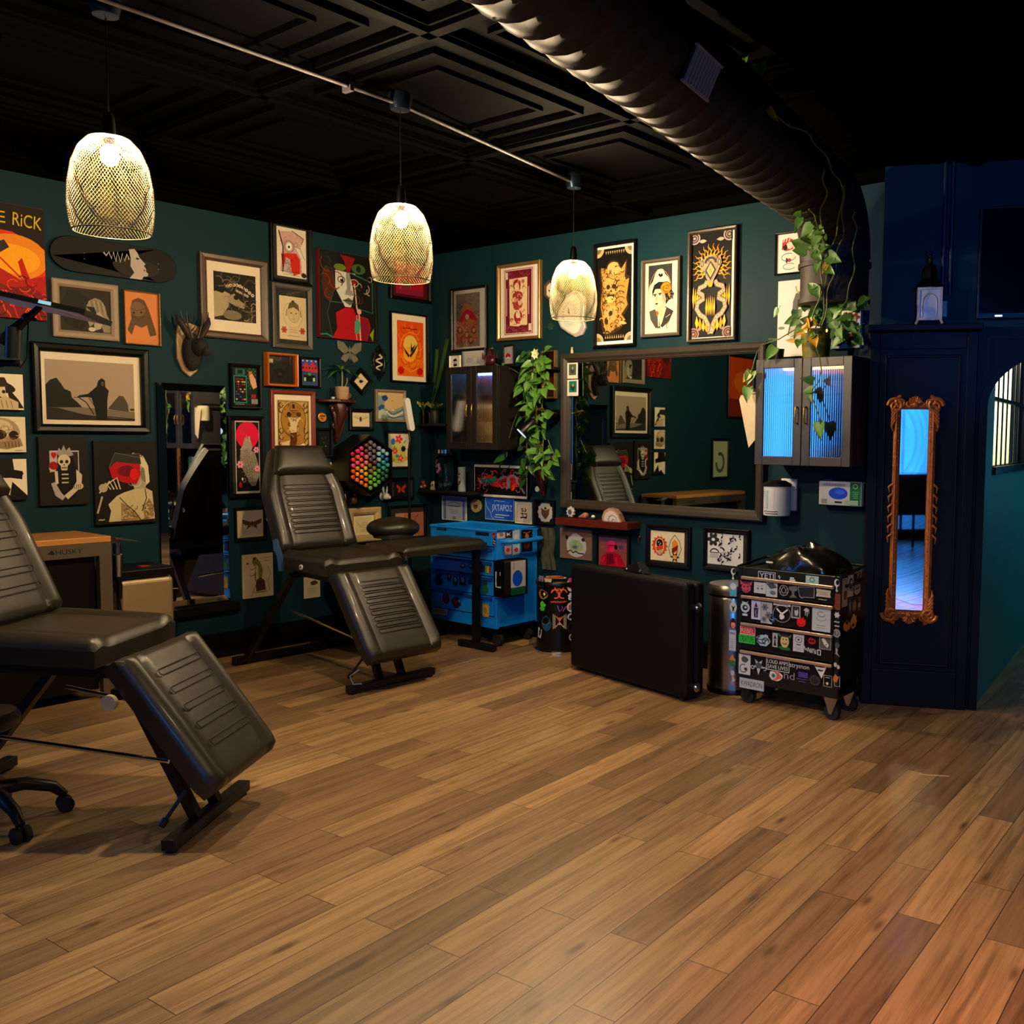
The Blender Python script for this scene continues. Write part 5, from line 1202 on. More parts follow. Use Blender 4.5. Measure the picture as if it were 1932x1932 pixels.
# carved bracket shelf, plant pot, jar, shell
CARVE = mat('carved_red_brown_wood', '40160c', .35, noise=.4, scale=30, bump=.3)
def bracket_shelf(W, x, ytop, ybot, wpx, label, group=None):
    pc = W.hit(x, ytop, .07); pc = pc-W.n*.07; wd = (W.hit(x+wpx/2, ytop, .07)-W.hit(x-wpx/2, ytop, .07)).dot(W.r); hb = pc.z-W.hit(x, ybot, .04).z
    t = thing('bracket_shelf', label, 'wall shelf', pc, W.az, group)
    m = MB(); q = [(-wd/2, 0)]+[(wd/2*cos(radians(180+15*k)), -.15*sin(radians(15*k))) for k in range(1, 12)]+[(wd/2, 0)]
    m.extz(q, -.022, 0); m.build('shelf', CARVE, t, bev=.004)
    m = MB(); m.tube([(0, -.05, -.02), (0, -.08, -hb*.3), (0, -.04, -hb*.62), (0, -.02, -hb)], [.055, .05, .036, .012], 10)
    for k in (-1, 1):
        scroll(m, k*.05, -hb*.2, .035, 1.3, pi/2, k, .013, -.06); m.tube([(k*.06, -.03, -.03), (k*.05, -.07, -hb*.35), (k*.02, -.05, -hb*.75), (0, -.03, -hb*.98)], [.016, .014, .01, .005], 7); scroll(m, k*.03, -hb*.62, .025, 1.2, pi/2, -k, .009, -.045)
    m.ell((0, -.08, -hb*.3), (.028, .028, .045), 10, 8); m.ell((0, -.06, -hb*.58), (.02, .02, .04), 10, 8); m.build('bracket', CARVE, t, True)
    return pc, wd
pcs, wds = bracket_shelf(WA, 641, 754, 835, 70, 'carved red brown bracket shelf holding the small plant on the left wall')
def at(pc, W, dx, dy, dz=0):
    return pc+W.r*dx+W.n*dy+Vector((0, 0, dz))
t = thing('potted_plant', 'slim leafed plant in a pale tan pot on the carved bracket shelf', 'plant', at(pcs, WA, .012, .085), WA.az)
MB().lathe([(0, 0), (.04, 0), (.05, .02), (.053, .1), (.048, .1), (.046, .085), (0, .085)], 22).build('pot', mat('pale_terracotta', 'b08a68', .6), t, True)
m = MB(); m.tube([(0, 0, .08), (.004, 0, .17), (.0, 0, .25)], .006, 6); m.tube([(.02, .0, .08), (.04, -.01, .14), (.04, -.01, .17)], .004, 6); m.build('stem', mat('pale_stem', '8a8450', .6), t)
LEAFG = mat('mid_green_leaf', '4c7a2a', .45, noise=.25, scale=12)
LEAFD = mat('dark_green_leaf', '23501c', .4, noise=.3, scale=12)
LEAFY = mat('yellow_green_leaf', '9a9a2c', .5, noise=.2, scale=12)
def strap(mb, p, d, L, w, droop=.5):
    """long arching leaf"""
    d = Vector(d).normalized(); p = Vector(p); s_ = d.cross(Vector((0, 0, 1)))
    s_ = s_.normalized() if s_.length > .01 else Vector((1, 0, 0)); rows = []
    for k in range(8):
        q = k/7; c_ = p+d*L*q+Vector((0, 0, -droop*L*q*q)); ww = w/2*(sin(pi*min(1, q*.93+.07))**.7)
        rows.append((c_+s_*ww, c_-Vector((0, 0, ww*.35)), c_-s_*ww))
    vs = [v for r_ in rows for v in r_]; fs = []
    for k in range(7):
        for j in range(2): fs.append((k*3+j, k*3+j+1, k*3+j+4, k*3+j+3))
    mb.add(vs, fs)
m = MB(); rd = random.Random(4)
for a, el, L in ((150, .4, .19), (200, .1, .16), (20, .2, .2), (100, .9, .15), (60, .7, .16), (-20, .1, .15), (180, .7, .14), (-60, .4, .17), (250, .3, .15), (-95, .2, .14)):
    strap(m, (0, 0, .22+.04*rd.random()), (cos(radians(a)), sin(radians(a))*.6, el), L, .03, .55)
m.build('foliage', LEAFG, t, True)
t = thing('glass_jar', 'small clear jar left of the plant pot on the bracket shelf', 'jar', at(pcs, WA, -.048, .05), 0)
CLEAR = glass_mat('clear_glass', (.95, .97, .97), 1.45)
MB().lathe([(0, .003), (.019, .003), (.022, .01), (.022, .06), (.016, .07), (.016, .08)], 18).build('jar', CLEAR, t, True)
MB().lathe([(0, .004), (.017, .004), (.017, .02), (0, .02)], 12).build('contents', WHITE, t)
t = thing('snail_shell', 'brown striped snail shell right of the plant pot on the bracket shelf', 'shell', at(pcs, WA, .075, .07), WA.az)
m = MB(); scroll(m, 0, .028, .022, 1.6, 0, 1, .014, 0); m.build('shell', mat('brown_shell', '6a4a24', .3, noise=.5, scale=60), t, True)
# rabbit head
pc = WA.hit(723, 934, .02)-WA.n*.02
t = thing('rabbit_head_hook', 'white rabbit head with tall ears on the wall below the marker rack', 'wall ornament', pc, WA.az)
RAB = mat('white_resin', 'd5d3cb', .5)
m = MB(); m.ell((0, -.01, -.01), (.03, .012, .035), 14, 8); m.ell((.01, -.04, -.01), (.032, .035, .03), 14, 10); m.ell((.022, -.07, -.018), (.017, .018, .016), 10, 8); m.build('head', RAB, t, True)
for k in (-1, 1): MB().tube([(.008+k*.012, -.035, .012), (.012+k*.02, -.03, .045), (.02+k*.022, -.024, .085)], [.008, .011, .003], 8).build('ear', RAB, t, True)

# hexagonal marker rack with its markers, each one a thing
HEXP = WA
pc = WA.hit(702, 878, .24)-WA.n*.24
R_ = (WA.hit(702, 820, .24).z-WA.hit(702, 936, .24).z)/2
t = thing('marker_rack', 'deep black hexagonal rack of coloured markers on the left wall', 'rack', pc, WA.az)
m = MB(); hx6 = [(R_*cos(radians(90+60*k)), R_*sin(radians(90+60*k))) for k in range(6)]; hi6 = [(x*.93, z*.93) for x, z in hx6]
for k in range(6): m.ext([hx6[k], hx6[(k+1) % 6], hi6[(k+1) % 6], hi6[k]], -.225, 0)
m.build('shell', BLACK, t)
bx(-R_*.5, -.006, -R_*.5, R_*.5, 0, R_*.5).build('back_plate', BLACK, t)
pit = R_*.185; cols = {}
for i in range(-5, 6):
    for j in range(-6, 7):
        x, z = i*pit*.9, (j+.5*(i % 2))*pit
        if abs(x) < R_*.74 and abs(x)*.5+abs(z)*.866 < R_*.76: cols.setdefault(i, []).append((x, z))
m = MB()
for cl in cols.values():
    for x, z in cl:
        o6 = [(x+pit*.5*cos(radians(60*k)), z+pit*.5*sin(radians(60*k))) for k in range(6)]; i6 = [(x+pit*.42*cos(radians(60*k)), z+pit*.42*sin(radians(60*k))) for k in range(6)]
        for k in range(6): m.add([(o6[k][0], -.21, o6[k][1]), (o6[(k+1) % 6][0], -.21, o6[(k+1) % 6][1]), (i6[(k+1) % 6][0], -.21, i6[(k+1) % 6][1]), (i6[k][0], -.21, i6[k][1])], [(0, 1, 2, 3)])
m.build('honeycomb', BLACK, t)
def marker_colour(x, z):
    u_, v_ = x/R_, z/R_
    if u_ < -.5: return ('crimson', 'b81434') if v_ > .2 else (('pink', 'e0307c') if -.1 < v_ <= .02 else (('red', 'd8302c') if v_ > 0 else ('orange red', 'e0481c')))
    if u_ < -.25: return ('magenta', 'd8286c') if v_ > .3 else (('coral', 'e0584c') if v_ > -.02 else (('amber', 'e8961c') if v_ > -.3 else ('orange', 'e8701c')))
    if u_ < 0: return ('brown', '5a3424') if v_ > .3 else (('salmon', 'd0706a') if v_ > 0 else (('yellow', 'd8b030') if v_ > -.3 else ('orange', 'e8701c')))
    if u_ < .2: return ('grey', '6a6068') if v_ > .2 else (('plum', '5a3c58') if v_ > 0 else (('olive', '7a6a24') if v_ > -.25 else ('lime', '6ab030')))
    if u_ < .45: return ('lavender', '8a86b8') if v_ > .4 else (('pale aqua', '8ac8c4') if v_ > .15 else (('teal', '1f7a78') if v_ > -.1 else ('green', '3f9a34')))
    return ('pale blue', '8ab8c8') if v_ > .35 else (('blue', '2460a8') if v_ > .15 else (('turquoise', '28969a') if v_ > -.1 else ('dark green', '1c5a3c')))
ORD = ['first', 'second', 'third', 'fourth', 'fifth', 'sixth', 'seventh', 'eighth', 'ninth', 'tenth', 'eleventh', 'twelfth', 'thirteenth']
proto_m = {}
rdm = random.Random(21)
for ri, i in enumerate(sorted(cols)):
    for ci, (x, z) in enumerate(sorted(cols[i], key=lambda p: -p[1])):
        cn, ch = marker_colour(x, z)
        P0 = pc+WA.r*x+WA.n*(.205+.02*rdm.random())+Vector((0, 0, z))
        if cn not in proto_m:
            r_ = pit*.38
            mk_ = thing('marker', 'x', 'marker', P0, WA.az)
            MB().tube([(0, .19, 0), (0, .012, 0)], r_*.9, 8).build('barrel', BLACK, mk_, True)
            MB().tube([(0, .012, 0), (0, -.008, 0), (0, -.012, 0)], [r_, r_, r_*.7], 10).build('cap', mat('marker_'+cn.replace(' ', '_'), ch, .35, noise=.03), mk_, True)
            proto_m[cn] = mk_; o = mk_
        else:
            src = proto_m[cn]; o = src.copy(); COL.objects.link(o)
            for chd in list(src.children):
                q = chd.copy(); COL.objects.link(q); q.parent = o
            o.location = P0
        tag(o, '%s marker, %s from top in the %s column of the hexagonal rack' % (cn, ORD[ci], ORD[ri]), 'marker', 'markers in the hexagonal rack')

# slim floor lamp with a white head, in the corner
b0 = Vector((-6.16, 5.02, 0))
t = thing('floor_lamp', 'slim black floor lamp with a tilted white bar head near the room corner', 'lamp', b0)
MB().lathe([(0, 0), (.11, 0), (.11, .012), (.02, .025), (0, .025)], 24).build('base', BLACK, t, True)
MB().cyl((0, 0, .02), (0, 0, 1.5), .011, n=10).build('pole', BLACK, t)
hq = WA.hit(767, 757, 6.55-6.16 if False else .39); hq2 = WA.hit(775.5, 807, .39)
hd = Vector((0, hq.y-b0.y, hq.z)); hd2 = Vector((0, hq2.y-b0.y, hq2.z))
MB().tube([(0, 0, 1.5), (0, hd2.y*.5, 1.56), hd2+(hd-hd2)*.3+Vector((-.03, 0, 0))], .007, 8).build('arm', BLACK, t)
m = MB(); ax = (hd-hd2).normalized(); sd = Vector((0, -ax.z, ax.y)) if False else Vector((1, 0, 0)).cross(ax)
q = []
for k in range(9): a = radians(180*k/8); q.append(hd+sd*.026*cos(a)+ax*.026*sin(a))
for k in range(9): a = radians(180+180*k/8); q.append(hd2+sd*.026*cos(a)+ax*.026*sin(a))
n_ = len(q); m.add([p-Vector((.015, 0, 0)) for p in q]+[p+Vector((.015, 0, 0)) for p in q], [tuple(reversed(range(n_))), tuple(range(n_, 2*n_))]+[(i, (i+1) % n_, (i+1) % n_+n_, i+n_) for i in range(n_)])
m.build('lamp_head', WHITE, t)
# ------------------------------------------------------------------ glass door cabinets on the back wall
def ribbed_glass(name, lo, hi):
    m = bpy.data.materials.new(name); m.use_nodes = True
    N, Lk = m.node_tree.nodes, m.node_tree.links
    N.remove(N['Principled BSDF']); out = N['Material Output']
    t = N.new('ShaderNodeBsdfTransparent'); t.inputs[0].default_value = (.55, .62, .7, 1)
    g = N.new('ShaderNodeBsdfGlossy'); g.inputs['Roughness'].default_value = .09; g.inputs['Color'].default_value = (.8, .85, .9, 1)
    tc = N.new('ShaderNodeTexCoord'); wv = N.new('ShaderNodeTexWave'); wv.inputs['Scale'].default_value = 22; wv.bands_direction = 'X'
    Lk.new(tc.outputs['Object'], wv.inputs['Vector'])
    bp = N.new('ShaderNodeBump'); bp.inputs['Strength'].default_value = .04; bp.inputs['Distance'].default_value = .004
    Lk.new(wv.outputs['Fac'], bp.inputs['Height']); Lk.new(bp.outputs[0], g.inputs['Normal'])
    ms = N.new('ShaderNodeMixShader'); ms.inputs[0].default_value = .45
    Lk.new(t.outputs[0], ms.inputs[1]); Lk.new(g.outputs[0], ms.inputs[2]); Lk.new(ms.outputs[0], out.inputs[0])
    return m
FLUTE = ribbed_glass('fluted_glass', 0, 0)
STRIP = mat('warm_led_strip', 'ffb060', .5, emit='ff9a4a', es=9)
COOLFILL = mat('cool_cabinet_fill', 'b8d0ff', .5, emit='9ab8ff', es=12)  # added glow to brighten the left cabinet's contents, no known lamp in it
def cabinet(x0, x1, z0, z1, yf, label, body, inside, led=False, stripes=()):
    """front at yf, back on the wall"""
    w, h, d = x1-x0, z1-z0, YB-yf
    t = thing('wall_cabinet', label, 'cabinet', ((x0+x1)/2, YB, z0), 0)
    m = MB(); k = .018
    m.box(-w/2, -d+.02, 0, -w/2+k, 0, h); m.box(w/2-k, -d+.02, 0, w/2, 0, h); m.box(-w/2+k, -d+.02, 0, w/2-k, 0, k); m.box(-w/2+k, -d+.02, h-k, w/2-k, 0, h); m.box(-w/2+k, -.012, k, w/2-k, 0, h-k)
    m.build('body', body, t, bev=.003)
    A = Art(w-2*k, h-2*k, -.0125, 0, h/2); A.bg(inside)
    for (a, b, c, e, col) in stripes: A.r(a, b, c, e, col)
    A.done('back_panel', t)
    for q in (.34, .66): bx(-w/2+k, -d+.06, h*q-.006, w/2-k, -.014, h*q+.006).build('shelf', body, t)
    if led: bx(-w/2+k+.01, -.06, h-k-.03, w/2-k-.01, -.016, h-k-.012).build('led_strip', STRIP if x0 > -4 else COOLFILL, t)  # warm strip of the right cabinet is real, the cool left one is added fill
    fw = .055
    for s_ in (-1, 1):
        a, b = (-w/2, -.002) if s_ < 0 else (.002, w/2)
        m = MB(); y0, y1 = -d, -d+.02
        m.box(a, y0, 0, a+fw, y1, h); m.box(b-fw, y0, 0, b, y1, h); m.box(a+fw, y0, 0, b-fw, y1, fw); m.box(a+fw, y0, h-fw, b-fw, y1, h)
        dr = m.build('door', body, t, bev=.003)
        bx(a+fw, y0+.008, fw, b-fw, y0+.012, h-fw).build('glass', FLUTE, dr)
        hx_ = -.03 if s_ < 0 else .03
        m = MB(); zc = h*.47
        m.tube([(hx_, y0, zc+.05), (hx_, y0-.022, zc+.045), (hx_, y0-.026, zc), (hx_, y0-.022, zc-.045), (hx_, y0, zc-.05)], .0055, 8)
        m.build('handle', BRASS, dr, True)
    return t
p0, p1 = onY(842, 770, 5.27), onY(938, 770, 5.27)
cabinet(p0.x, p1.x, onY(890, 848, 5.27).z, onY(890, 691, 5.27).z, 5.27, 'black two door cabinet with fluted glass and crowded shelves, left of the climbing plant', BLKWOOD, '6a7ea0', True,
        [(.05, .06, .3, .3, '7a5a5c'), (.32, .1, .48, .26, 'a0605c'), (.55, .05, .95, .28, '7a6a4c'), (.06, .34, .46, .5, '2f5a94'), (.55, .34, .72, .5, '9aa0b8'), (.74, .38, .94, .5, 'b8a0a4'), (.06, .55, .46, .72, '3a6494'), (.55, .54, .94, .64, '4a6a94'), (.08, .76, .3, .95, '8aa4b0'), (.34, .8, .46, .95, '6a8aa0'), (.56, .72, .7, .95, 'c0c8d0'), (.7, .76, .78, .95, '1a68d0'), (.79, .74, .95, .95, '38988c')])
CABR = (onY(1425, 770, 5.25).x, onY(1606, 770, 5.25).x, onY(1515, 879, 5.25).z, onY(1515, 675, 5.25).z)
cabinet(*CABR, 5.25, 'dark grey two door cabinet with a warm light strip inside, right of the big mirror', mat('charcoal_lacquer', '2e2a2b', .42, noise=.12), '4a80d8', True,
        [(0, 0, 1, .1, 'b0683c'), (0, .1, 1, .17, '2a2024'), (0, .17, 1, .34, '8a8aa4'), (0, .34, 1, .5, '6a8ac0'), (0, .5, 1, .56, '4a78b8'), (.0, .74, 1, .86, '1a60e0'), (.05, .84, .45, .96, 'a8a07c'), (.55, .85, .8, .96, 'b8b898'), (.3, .82, .46, .9, '9a6a9a')])  # top band paints the strip's glow, the blues a window's reflection in the doors
# things on top of the left cabinet
ctz = onY(890, 691, 5.27).z; cyf = 5.27
def standing(xl, xr, yt, yb, y, label, art, fr, fw, lean=0, depth=.018, name='framed_picture', cat='framed picture', rz=0.0):
    a, b = onY(xl, (yt+yb)/2, y), onY(xr, (yt+yb)/2, y); hh = onY((xl+xr)/2, yt, y).z-onY((xl+xr)/2, yb, y).z
    return picture(WB, None, label, art, fr, fw, depth, None, None, False, cat, name, loc=((a.x+b.x)/2, y, ctz+hh/2+.001), size=(b.x-a.x, hh), rz=rz)
standing(850.5, 870, 669, 692, 5.34, 'tiny white card with a black cap figure on the left cabinet top', lambda A: (A.bg('d8d4cc'), A.p([(.3, .3), (.6, .2), (.66, .4), (.8, .44), (.3, .48)], I), A.p([(.3, .54), (.66, .5), (.6, .66), (.34, .68)], 'a8a49c'), A.p([(.3, .7), (.7, .68), (.66, .9), (.34, .9)], I)), 'white', .004)
standing(873, 918, 656, 692, 5.42, 'black framed pale map print standing on the left cabinet', lambda A: (A.bg('b8b6b4'), A.r(.4, .2, .72, .5, 'b8b49a'), A.blob(.3, .6, .2, .2, 'a8a4a8', 3), A.scrib(.1, .7, .9, .9, 2, .01, '9a949a')), 'black', .016)
standing(946, 978, 652, 692, 5.40, 'tilted black frame with a skull and red poppy print on the left cabinet', lambda A: (A.bg('a8a8aa'), A.blob(.4, .55, .3, .2, 'b01828', 3), A.skull(.4, .75, .2, .18, 'd0ccc4', I)), 'black', .016, rz=-.3)
q = onY(925, 688, 5.36)
t = thing('dragon_figurine', 'dark red beaded dragon figurine on the left cabinet between two frames', 'figurine', (q.x, 5.36, ctz+.001), 0)
FIG = mat('dark_red_glaze', '3a0a0c', .3, noise=.4, scale=40, coat=.3)
m = MB(); m.ell((0, 0, .045), (.05, .03, .045), 14, 8); m.tube([(-.02, 0, .06), (0, 0, .1), (.015, -.01, .13)], [.025, .018, .012], 8); m.ell((.025, -.015, .135), (.022, .015, .014), 8, 6)
for k in range(6): m.tube([(-.08+.03*k, 0, .06), (-.09+.034*k, .0, .11+.01*(k % 2))], [.008, .002], 5)
m.build('body', FIG, t, True)
# pot plant of feathery stems at the cabinet's left end
def leaf(mb, p, d, n, L, w, heart=True):
    """one flat heart shaped leaf from its stalk end p along d, facing n"""
    d = Vector(d).normalized(); n = Vector(n); x = d.cross(n)
    x = x.normalized() if x.length > .01 else d.orthogonal().normalized(); n = x.cross(d); p = Vector(p)
    sh = ((0, .02, 0), (-.08, .38, .0), (.12, .5, .02), (.4, .44, .02), (.7, .24, -.02), (1, 0, -.1)) if heart else ((0, .02, 0), (.15, .28, .0), (.4, .42, .02), (.65, .34, 0), (.85, .16, -.03), (1, 0, -.08))
    mid = [p+d*L*max(a, 0)+n*L*c_ for a, _, c_ in sh]; vs = []
    for (a, b, c_), m_ in zip(sh, mid): vs += [m_-n*w*.08, p+d*L*a+x*w*b+n*(L*c_+w*.07), p+d*L*a-x*w*b+n*(L*c_+w*.07)]
    fs = []
    for i in range(5): fs += [(i*3, i*3+3, i*3+4, i*3+1), (i*3, i*3+2, i*3+5, i*3+3)]
    mb.add(vs, fs)
def pinnate(mb, st, pts, L, w):
    pts = [Vector(p) for p in pts]; st.tube(pts, [.005]*(len(pts)-1)+[.002], 5)
    for i in range(len(pts)-1):
        for q in range(4):
            p = pts[i].lerp(pts[i+1], q/4); d = (pts[i+1]-pts[i]).normalized()
            for s_ in (-1, 1): leaf(mb, p, d*.5+Vector((s_*.8, -.15, .1)), (0, -1, .4), L, w, False)
# ------------------------------------------------------------------ black corner shelves and what stands on them
def wshelf(xl, xr, y, label, dep=.2, yv=None):
    yf = YB-dep; a, b = onY(xl, y, yf), onY(xr, y, yf); z = (a.z+b.z)/2; x0 = max(a.x, XA+.03)
    t = thing('wall_shelf', label, 'wall shelf', ((x0+b.x)/2, YB, z), 0); ww = (b.x-x0)/2
    bx(-ww, -dep, -.022, ww, 0, 0).build('board', BLKWOOD, t, bev=.003)
    for s_ in (-1, 1): MB().box(s_*ww*.8-.006, -.015, -.12, s_*ww*.8+.006, 0, -.022).box(s_*ww*.8-.006, -dep*.8, -.034, s_*ww*.8+.006, -.015, -.022).build('bracket', BLACK, t)
    return z, yf
z1, y1 = wshelf(787, 840, 799, 'upper black corner shelf holding two small plants')
z2, y2 = wshelf(788, 882, 926, 'lower black corner shelf holding the big glass jar')
def on(x, z, y):
    """picture column x at height z and depth y"""
    p = onY(x, 800, y); return Vector((p.x, y, z+.001))
# plants on the upper shelf
t = thing('potted_plant', 'small yellow green plant in a dark tube pot on the upper corner shelf', 'plant', on(799, z1, 5.46)); m = MB(); st = MB(); rd = random.Random(3)
MB().lathe([(0, 0), (.022, 0), (.024, .11), (.018, .11), (.018, .1), (0, .1)], 16).build('pot', BLACK, t, True)
for k in range(14):
    a = rd.random()*6.28; L = .05+.05*rd.random(); d = Vector((cos(a)*.7, sin(a)*.5, .9)); leaf(m, Vector((0, 0, .11))+d*L*.6, d, (0, -1, .5), .035, .026, False); st.tube([(0, 0, .1), Vector((0, 0, .11))+d*L*.6], .002, 4)
st.build('stems', LEAFD, t); m.build('foliage', LEAFY, t, True)
t = thing('potted_plant', 'bushy plant in a patterned black pot by the left cabinet edge', 'plant', on(821, z1, 5.45)); m = MB(); st = MB()
MB().lathe([(0, 0), (.034, 0), (.042, .03), (.04, .1), (.034, .11), (.03, .1), (0, .095)], 18).build('pot', mat('patterned_black_pot', '24241f', .5, noise=.8, scale=50), t, True)
for k in range(22):
    a = rd.random()*6.28; L = .05+.06*rd.random(); d = Vector((cos(a)*.9, sin(a)*.5, .6)); leaf(m, Vector((0, 0, .11))+d*L*.6, d, (0, -1, .5), .04, .03, False); st.tube([(0, 0, .1), Vector((0, 0, .11))+d*L*.6], .002, 4)
st.build('stems', LEAFD, t); m.build('foliage', mat('olive_leaf', '6a6a24', .5, noise=.3), t, True)
q = on(826, z1, 5.5)
t = thing('potted_plant', 'tall feathery dark stems rising beside the black framed red and tan print', 'plant', on(811, z1, 5.53)); m = MB(); st = MB()
MB().lathe([(0, 0), (.03, 0), (.034, .09), (.028, .09), (.026, .08), (0, .08)], 16).build('pot', BLACK, t, True)
for tx, ty in ((846, 640), (836, 690), (826, 660)):
    e_ = onY(tx, ty, 5.5); e_ = Vector((e_.x-t.location.x, -.03, e_.z-z1)); pts = [Vector((0, 0, .08))+(e_-Vector((0, 0, .08)))*(k/9)+Vector((.02*sin(k/9*pi), 0, .03*sin(k/9*pi))) for k in range(10)]
    st.tube(pts[:5], .004, 5); pinnate(m, st, pts[4:], .032, .014)
st.build('stems', LEAFD, t); m.build('foliage', LEAFD, t, True)
# lower shelf
t = thing('glass_jar', 'big clear apothecary jar with a silver lid on the lower corner shelf', 'jar', on(841, z2, 5.47))
MB().lathe([(0, .004), (.085, .004), (.095, .02), (.095, .25), (.075, .28), (.06, .29), (.06, .31)], 28).build('jar', CLEAR, t, True)
MB().lathe([(.0, .345), (.07, .34), (.07, .31), (0, .312)], 28).build('lid', CHROME, t, True)
m = MB(); rd = random.Random(4)
for k in range(9): m.ell((.05*(rd.random()-.5)*2, .05*(rd.random()-.5)*2, .03+.02*rd.random()), (.025, .025, .022), 8, 6)
m.build('contents', mat('dusky_blue_packets', '1c2e44', .5, noise=.6, scale=30), t, True)
MB().tube([(-.01, -.092, .2), (.02, -.094, .22), (.03, -.094, .18), (0, -.094, .15)], .012, 6).build('sticker', mat('dusky_mauve_print', '7a5a80', .5, noise=.5, scale=50), t)
t = thing('candle_jar', 'tall patterned candle glass right of the big jar', 'candle', on(871, z2, 5.46))
MB().lathe([(0, 0), (.032, 0), (.032, .2), (.028, .2), (.028, .19), (0, .19)], 22).build('jar', mat('candle_glass', '8a9a98', .2, coat=.5), t, True)
lab = MB()
for c_, a, b in (('c8a030', .13, .17), ('c0b8a0', .04, .13), ('3a2a24', .07, .1), ('8a3a2c', .045, .06)):
    pass
A = Art(.062, .13, 0); A.bg('c4b498'); A.blob(.5, .2, .4, .16, 'c8a028', 3); A.e(.5, .14, .2, .1, '241c18'); A.blob(.5, .6, .36, .3, '5a3428', 5); A.e(.5, .5, .2, .1, 'd8bca0'); A.r(0, .9, 1, 1, '3a4a48')
for i, v in enumerate(A.mb.v):
    a_ = v[0]/.033; A.mb.v[i] = ((.0328-v[1])*sin(a_), -(.0328-v[1])*cos(a_), v[2]+.1)
A.done('label_print', t)
t = thing('skull_figurine', 'small cream skull figurine left of the big glass jar', 'figurine', on(818, z2, 5.45)); m = MB(); BONE = mat('bone_resin', 'b8a478', .5)
m.ell((0, 0, .045), (.027, .03, .03), 14, 10); m.box(-.016, -.026, 0, .016, .008, .026); m.build('skull', BONE, t, True)
m = MB(); [m.ell((s_*.011, -.026, .042), (.008, .006, .009), 8, 6) for s_ in (-1, 1)]; m.build('eye_sockets', BLACK, t, True)
t = thing('toy_figurine', 'small rust orange figurine at the left end of the lower corner shelf', 'figurine', on(799, z2, 5.45)); m = MB(); m.ell((0, 0, .026), (.035, .028, .026), 14, 8); m.ell((0, -.008, .058), (.02, .02, .016), 12, 8); m.build('body', mat('rust_glaze', '6a2a10', .3, coat=.4), t, True)
A = Art(.036, .014, -.0295, 0, .02); A.e(.5, .5, .48, .48, 'c8b8a0'); A.done('mouth', t)

# ------------------------------------------------------------------ climbing plant, bracket shelf, wall light, partly hidden frame
def vine(st, mb, pts, r, n, L, w, seed=1, spread=.05, nrm=(0, -1, .3), stal=.02):
    rd = random.Random(seed); pts = [Vector(p) for p in pts]; st.tube(pts, r, 5)
    for k in range(n):
        f_ = rd.random()*(len(pts)-1); i = min(int(f_), len(pts)-2); p = pts[i].lerp(pts[i+1], f_-i)
        d = Vector((rd.uniform(-1, 1), rd.uniform(-.9, .1), rd.uniform(-1, .5))).normalized(); e_ = p+d*spread*(.4+rd.random()*.8)
        st.tube([p, e_], r*.6, 4); leaf(mb, e_, Vector((d.x, d.y*.5, d.z-.5)), Vector(nrm)+Vector((rd.uniform(-.5, .5), 0, rd.uniform(-.3, .3))), L*(.7+.6*rd.random()), w*(.7+.6*rd.random()))
pcb, wdb = bracket_shelf(WB, 1018, 861, 936, 46, 'carved dark bracket shelf under the climbing plant on the back wall')
px_ = lambda x, y, Y=5.42: onY(x, y, Y)
pot0 = px_(1012, 676)
t = thing('trailing_plant', 'long trailing plant with broad leaves hanging left of the big mirror', 'plant', (pot0.x, 5.47, pot0.z-.06), 0)
L0 = t.matrix_basis.translation if False else Vector((pot0.x, 5.47, pot0.z-.06))
MB().lathe([(0, 0), (.05, 0), (.065, .1), (.058, .1), (.055, .085), (0, .085)], 20).build('pot', BLACK, t, True)
bx(-.1, -.09, -.022, .1, .13, -.002).build('holder', BLKWOOD, t)
st, m, m2_ = MB(), MB(), MB()
rel = lambda x, y, Y=5.4: px_(x, y, Y)-L0
vine(st, m, [(0, -.02, .09), rel(1008, 690), rel(1000, 730), rel(1006, 770), rel(1003, 800), rel(1006, 840)], .004, 44, .085, .062, 3, .06)
vine(st, m, [(0, 0, .09), rel(1020, 680), rel(1028, 720), rel(1022, 770), rel(1026, 800), rel(1024, 850), rel(1030, 890)], .004, 40, .085, .06, 5, .06)
vine(st, m2_, [(-.01, 0, .09), rel(1000, 664), rel(992, 690), rel(996, 740), rel(992, 780), rel(994, 850), rel(990, 890)], .004, 22, .08, .058, 7, .05)
vine(st, m2_, [rel(1006, 850), rel(1000, 880), rel(992, 900)], .003, 9, .09, .06, 8, .04)
vine(st, m, [rel(1034, 830), rel(1044, 855), rel(1046, 880)], .003, 9, .09, .06, 9, .04)
vine(st, m, [(-.05, 0, .09), rel(985, 708), rel(966, 696), rel(948, 692), rel(928, 684)], .003, 5, .08, .05, 13, .03)
vine(st, m2_, [rel(980, 770), rel(968, 800), rel(957, 840), rel(956, 862)], .002, 3, .09, .055, 15, .03)
st.build('stems', mat('vine_stem', '5a6a2c', .5), t); m.build('foliage', LEAFG, t, True); m2_.build('new_foliage', LEAFD, t, True)
t = thing('paper_flower', 'cream paper flower at the top of the climbing plant', 'flower', px_(1012, 668, 5.37), 0); m = MB()
for k in range(7): a = 2*pi*k/7; leaf(m, (0, 0, 0), (cos(a), -.4, sin(a)), (0, -1, 0), .045, .04, False)
m.ell((0, -.012, 0), .01, 8, 6); m.build('petals', mat('cream_paper', 'd8cfa8', .7), t)
picture(WB, (1021, 1045.5, 661, 752), 'deep wine red picture in a gold edged frame half hidden by climbing leaves', lambda A: (A.bg('3a0a10'), A.blob(.5, .6, .3, .2, '5a1418', 3)), 'gold', .014, .04)
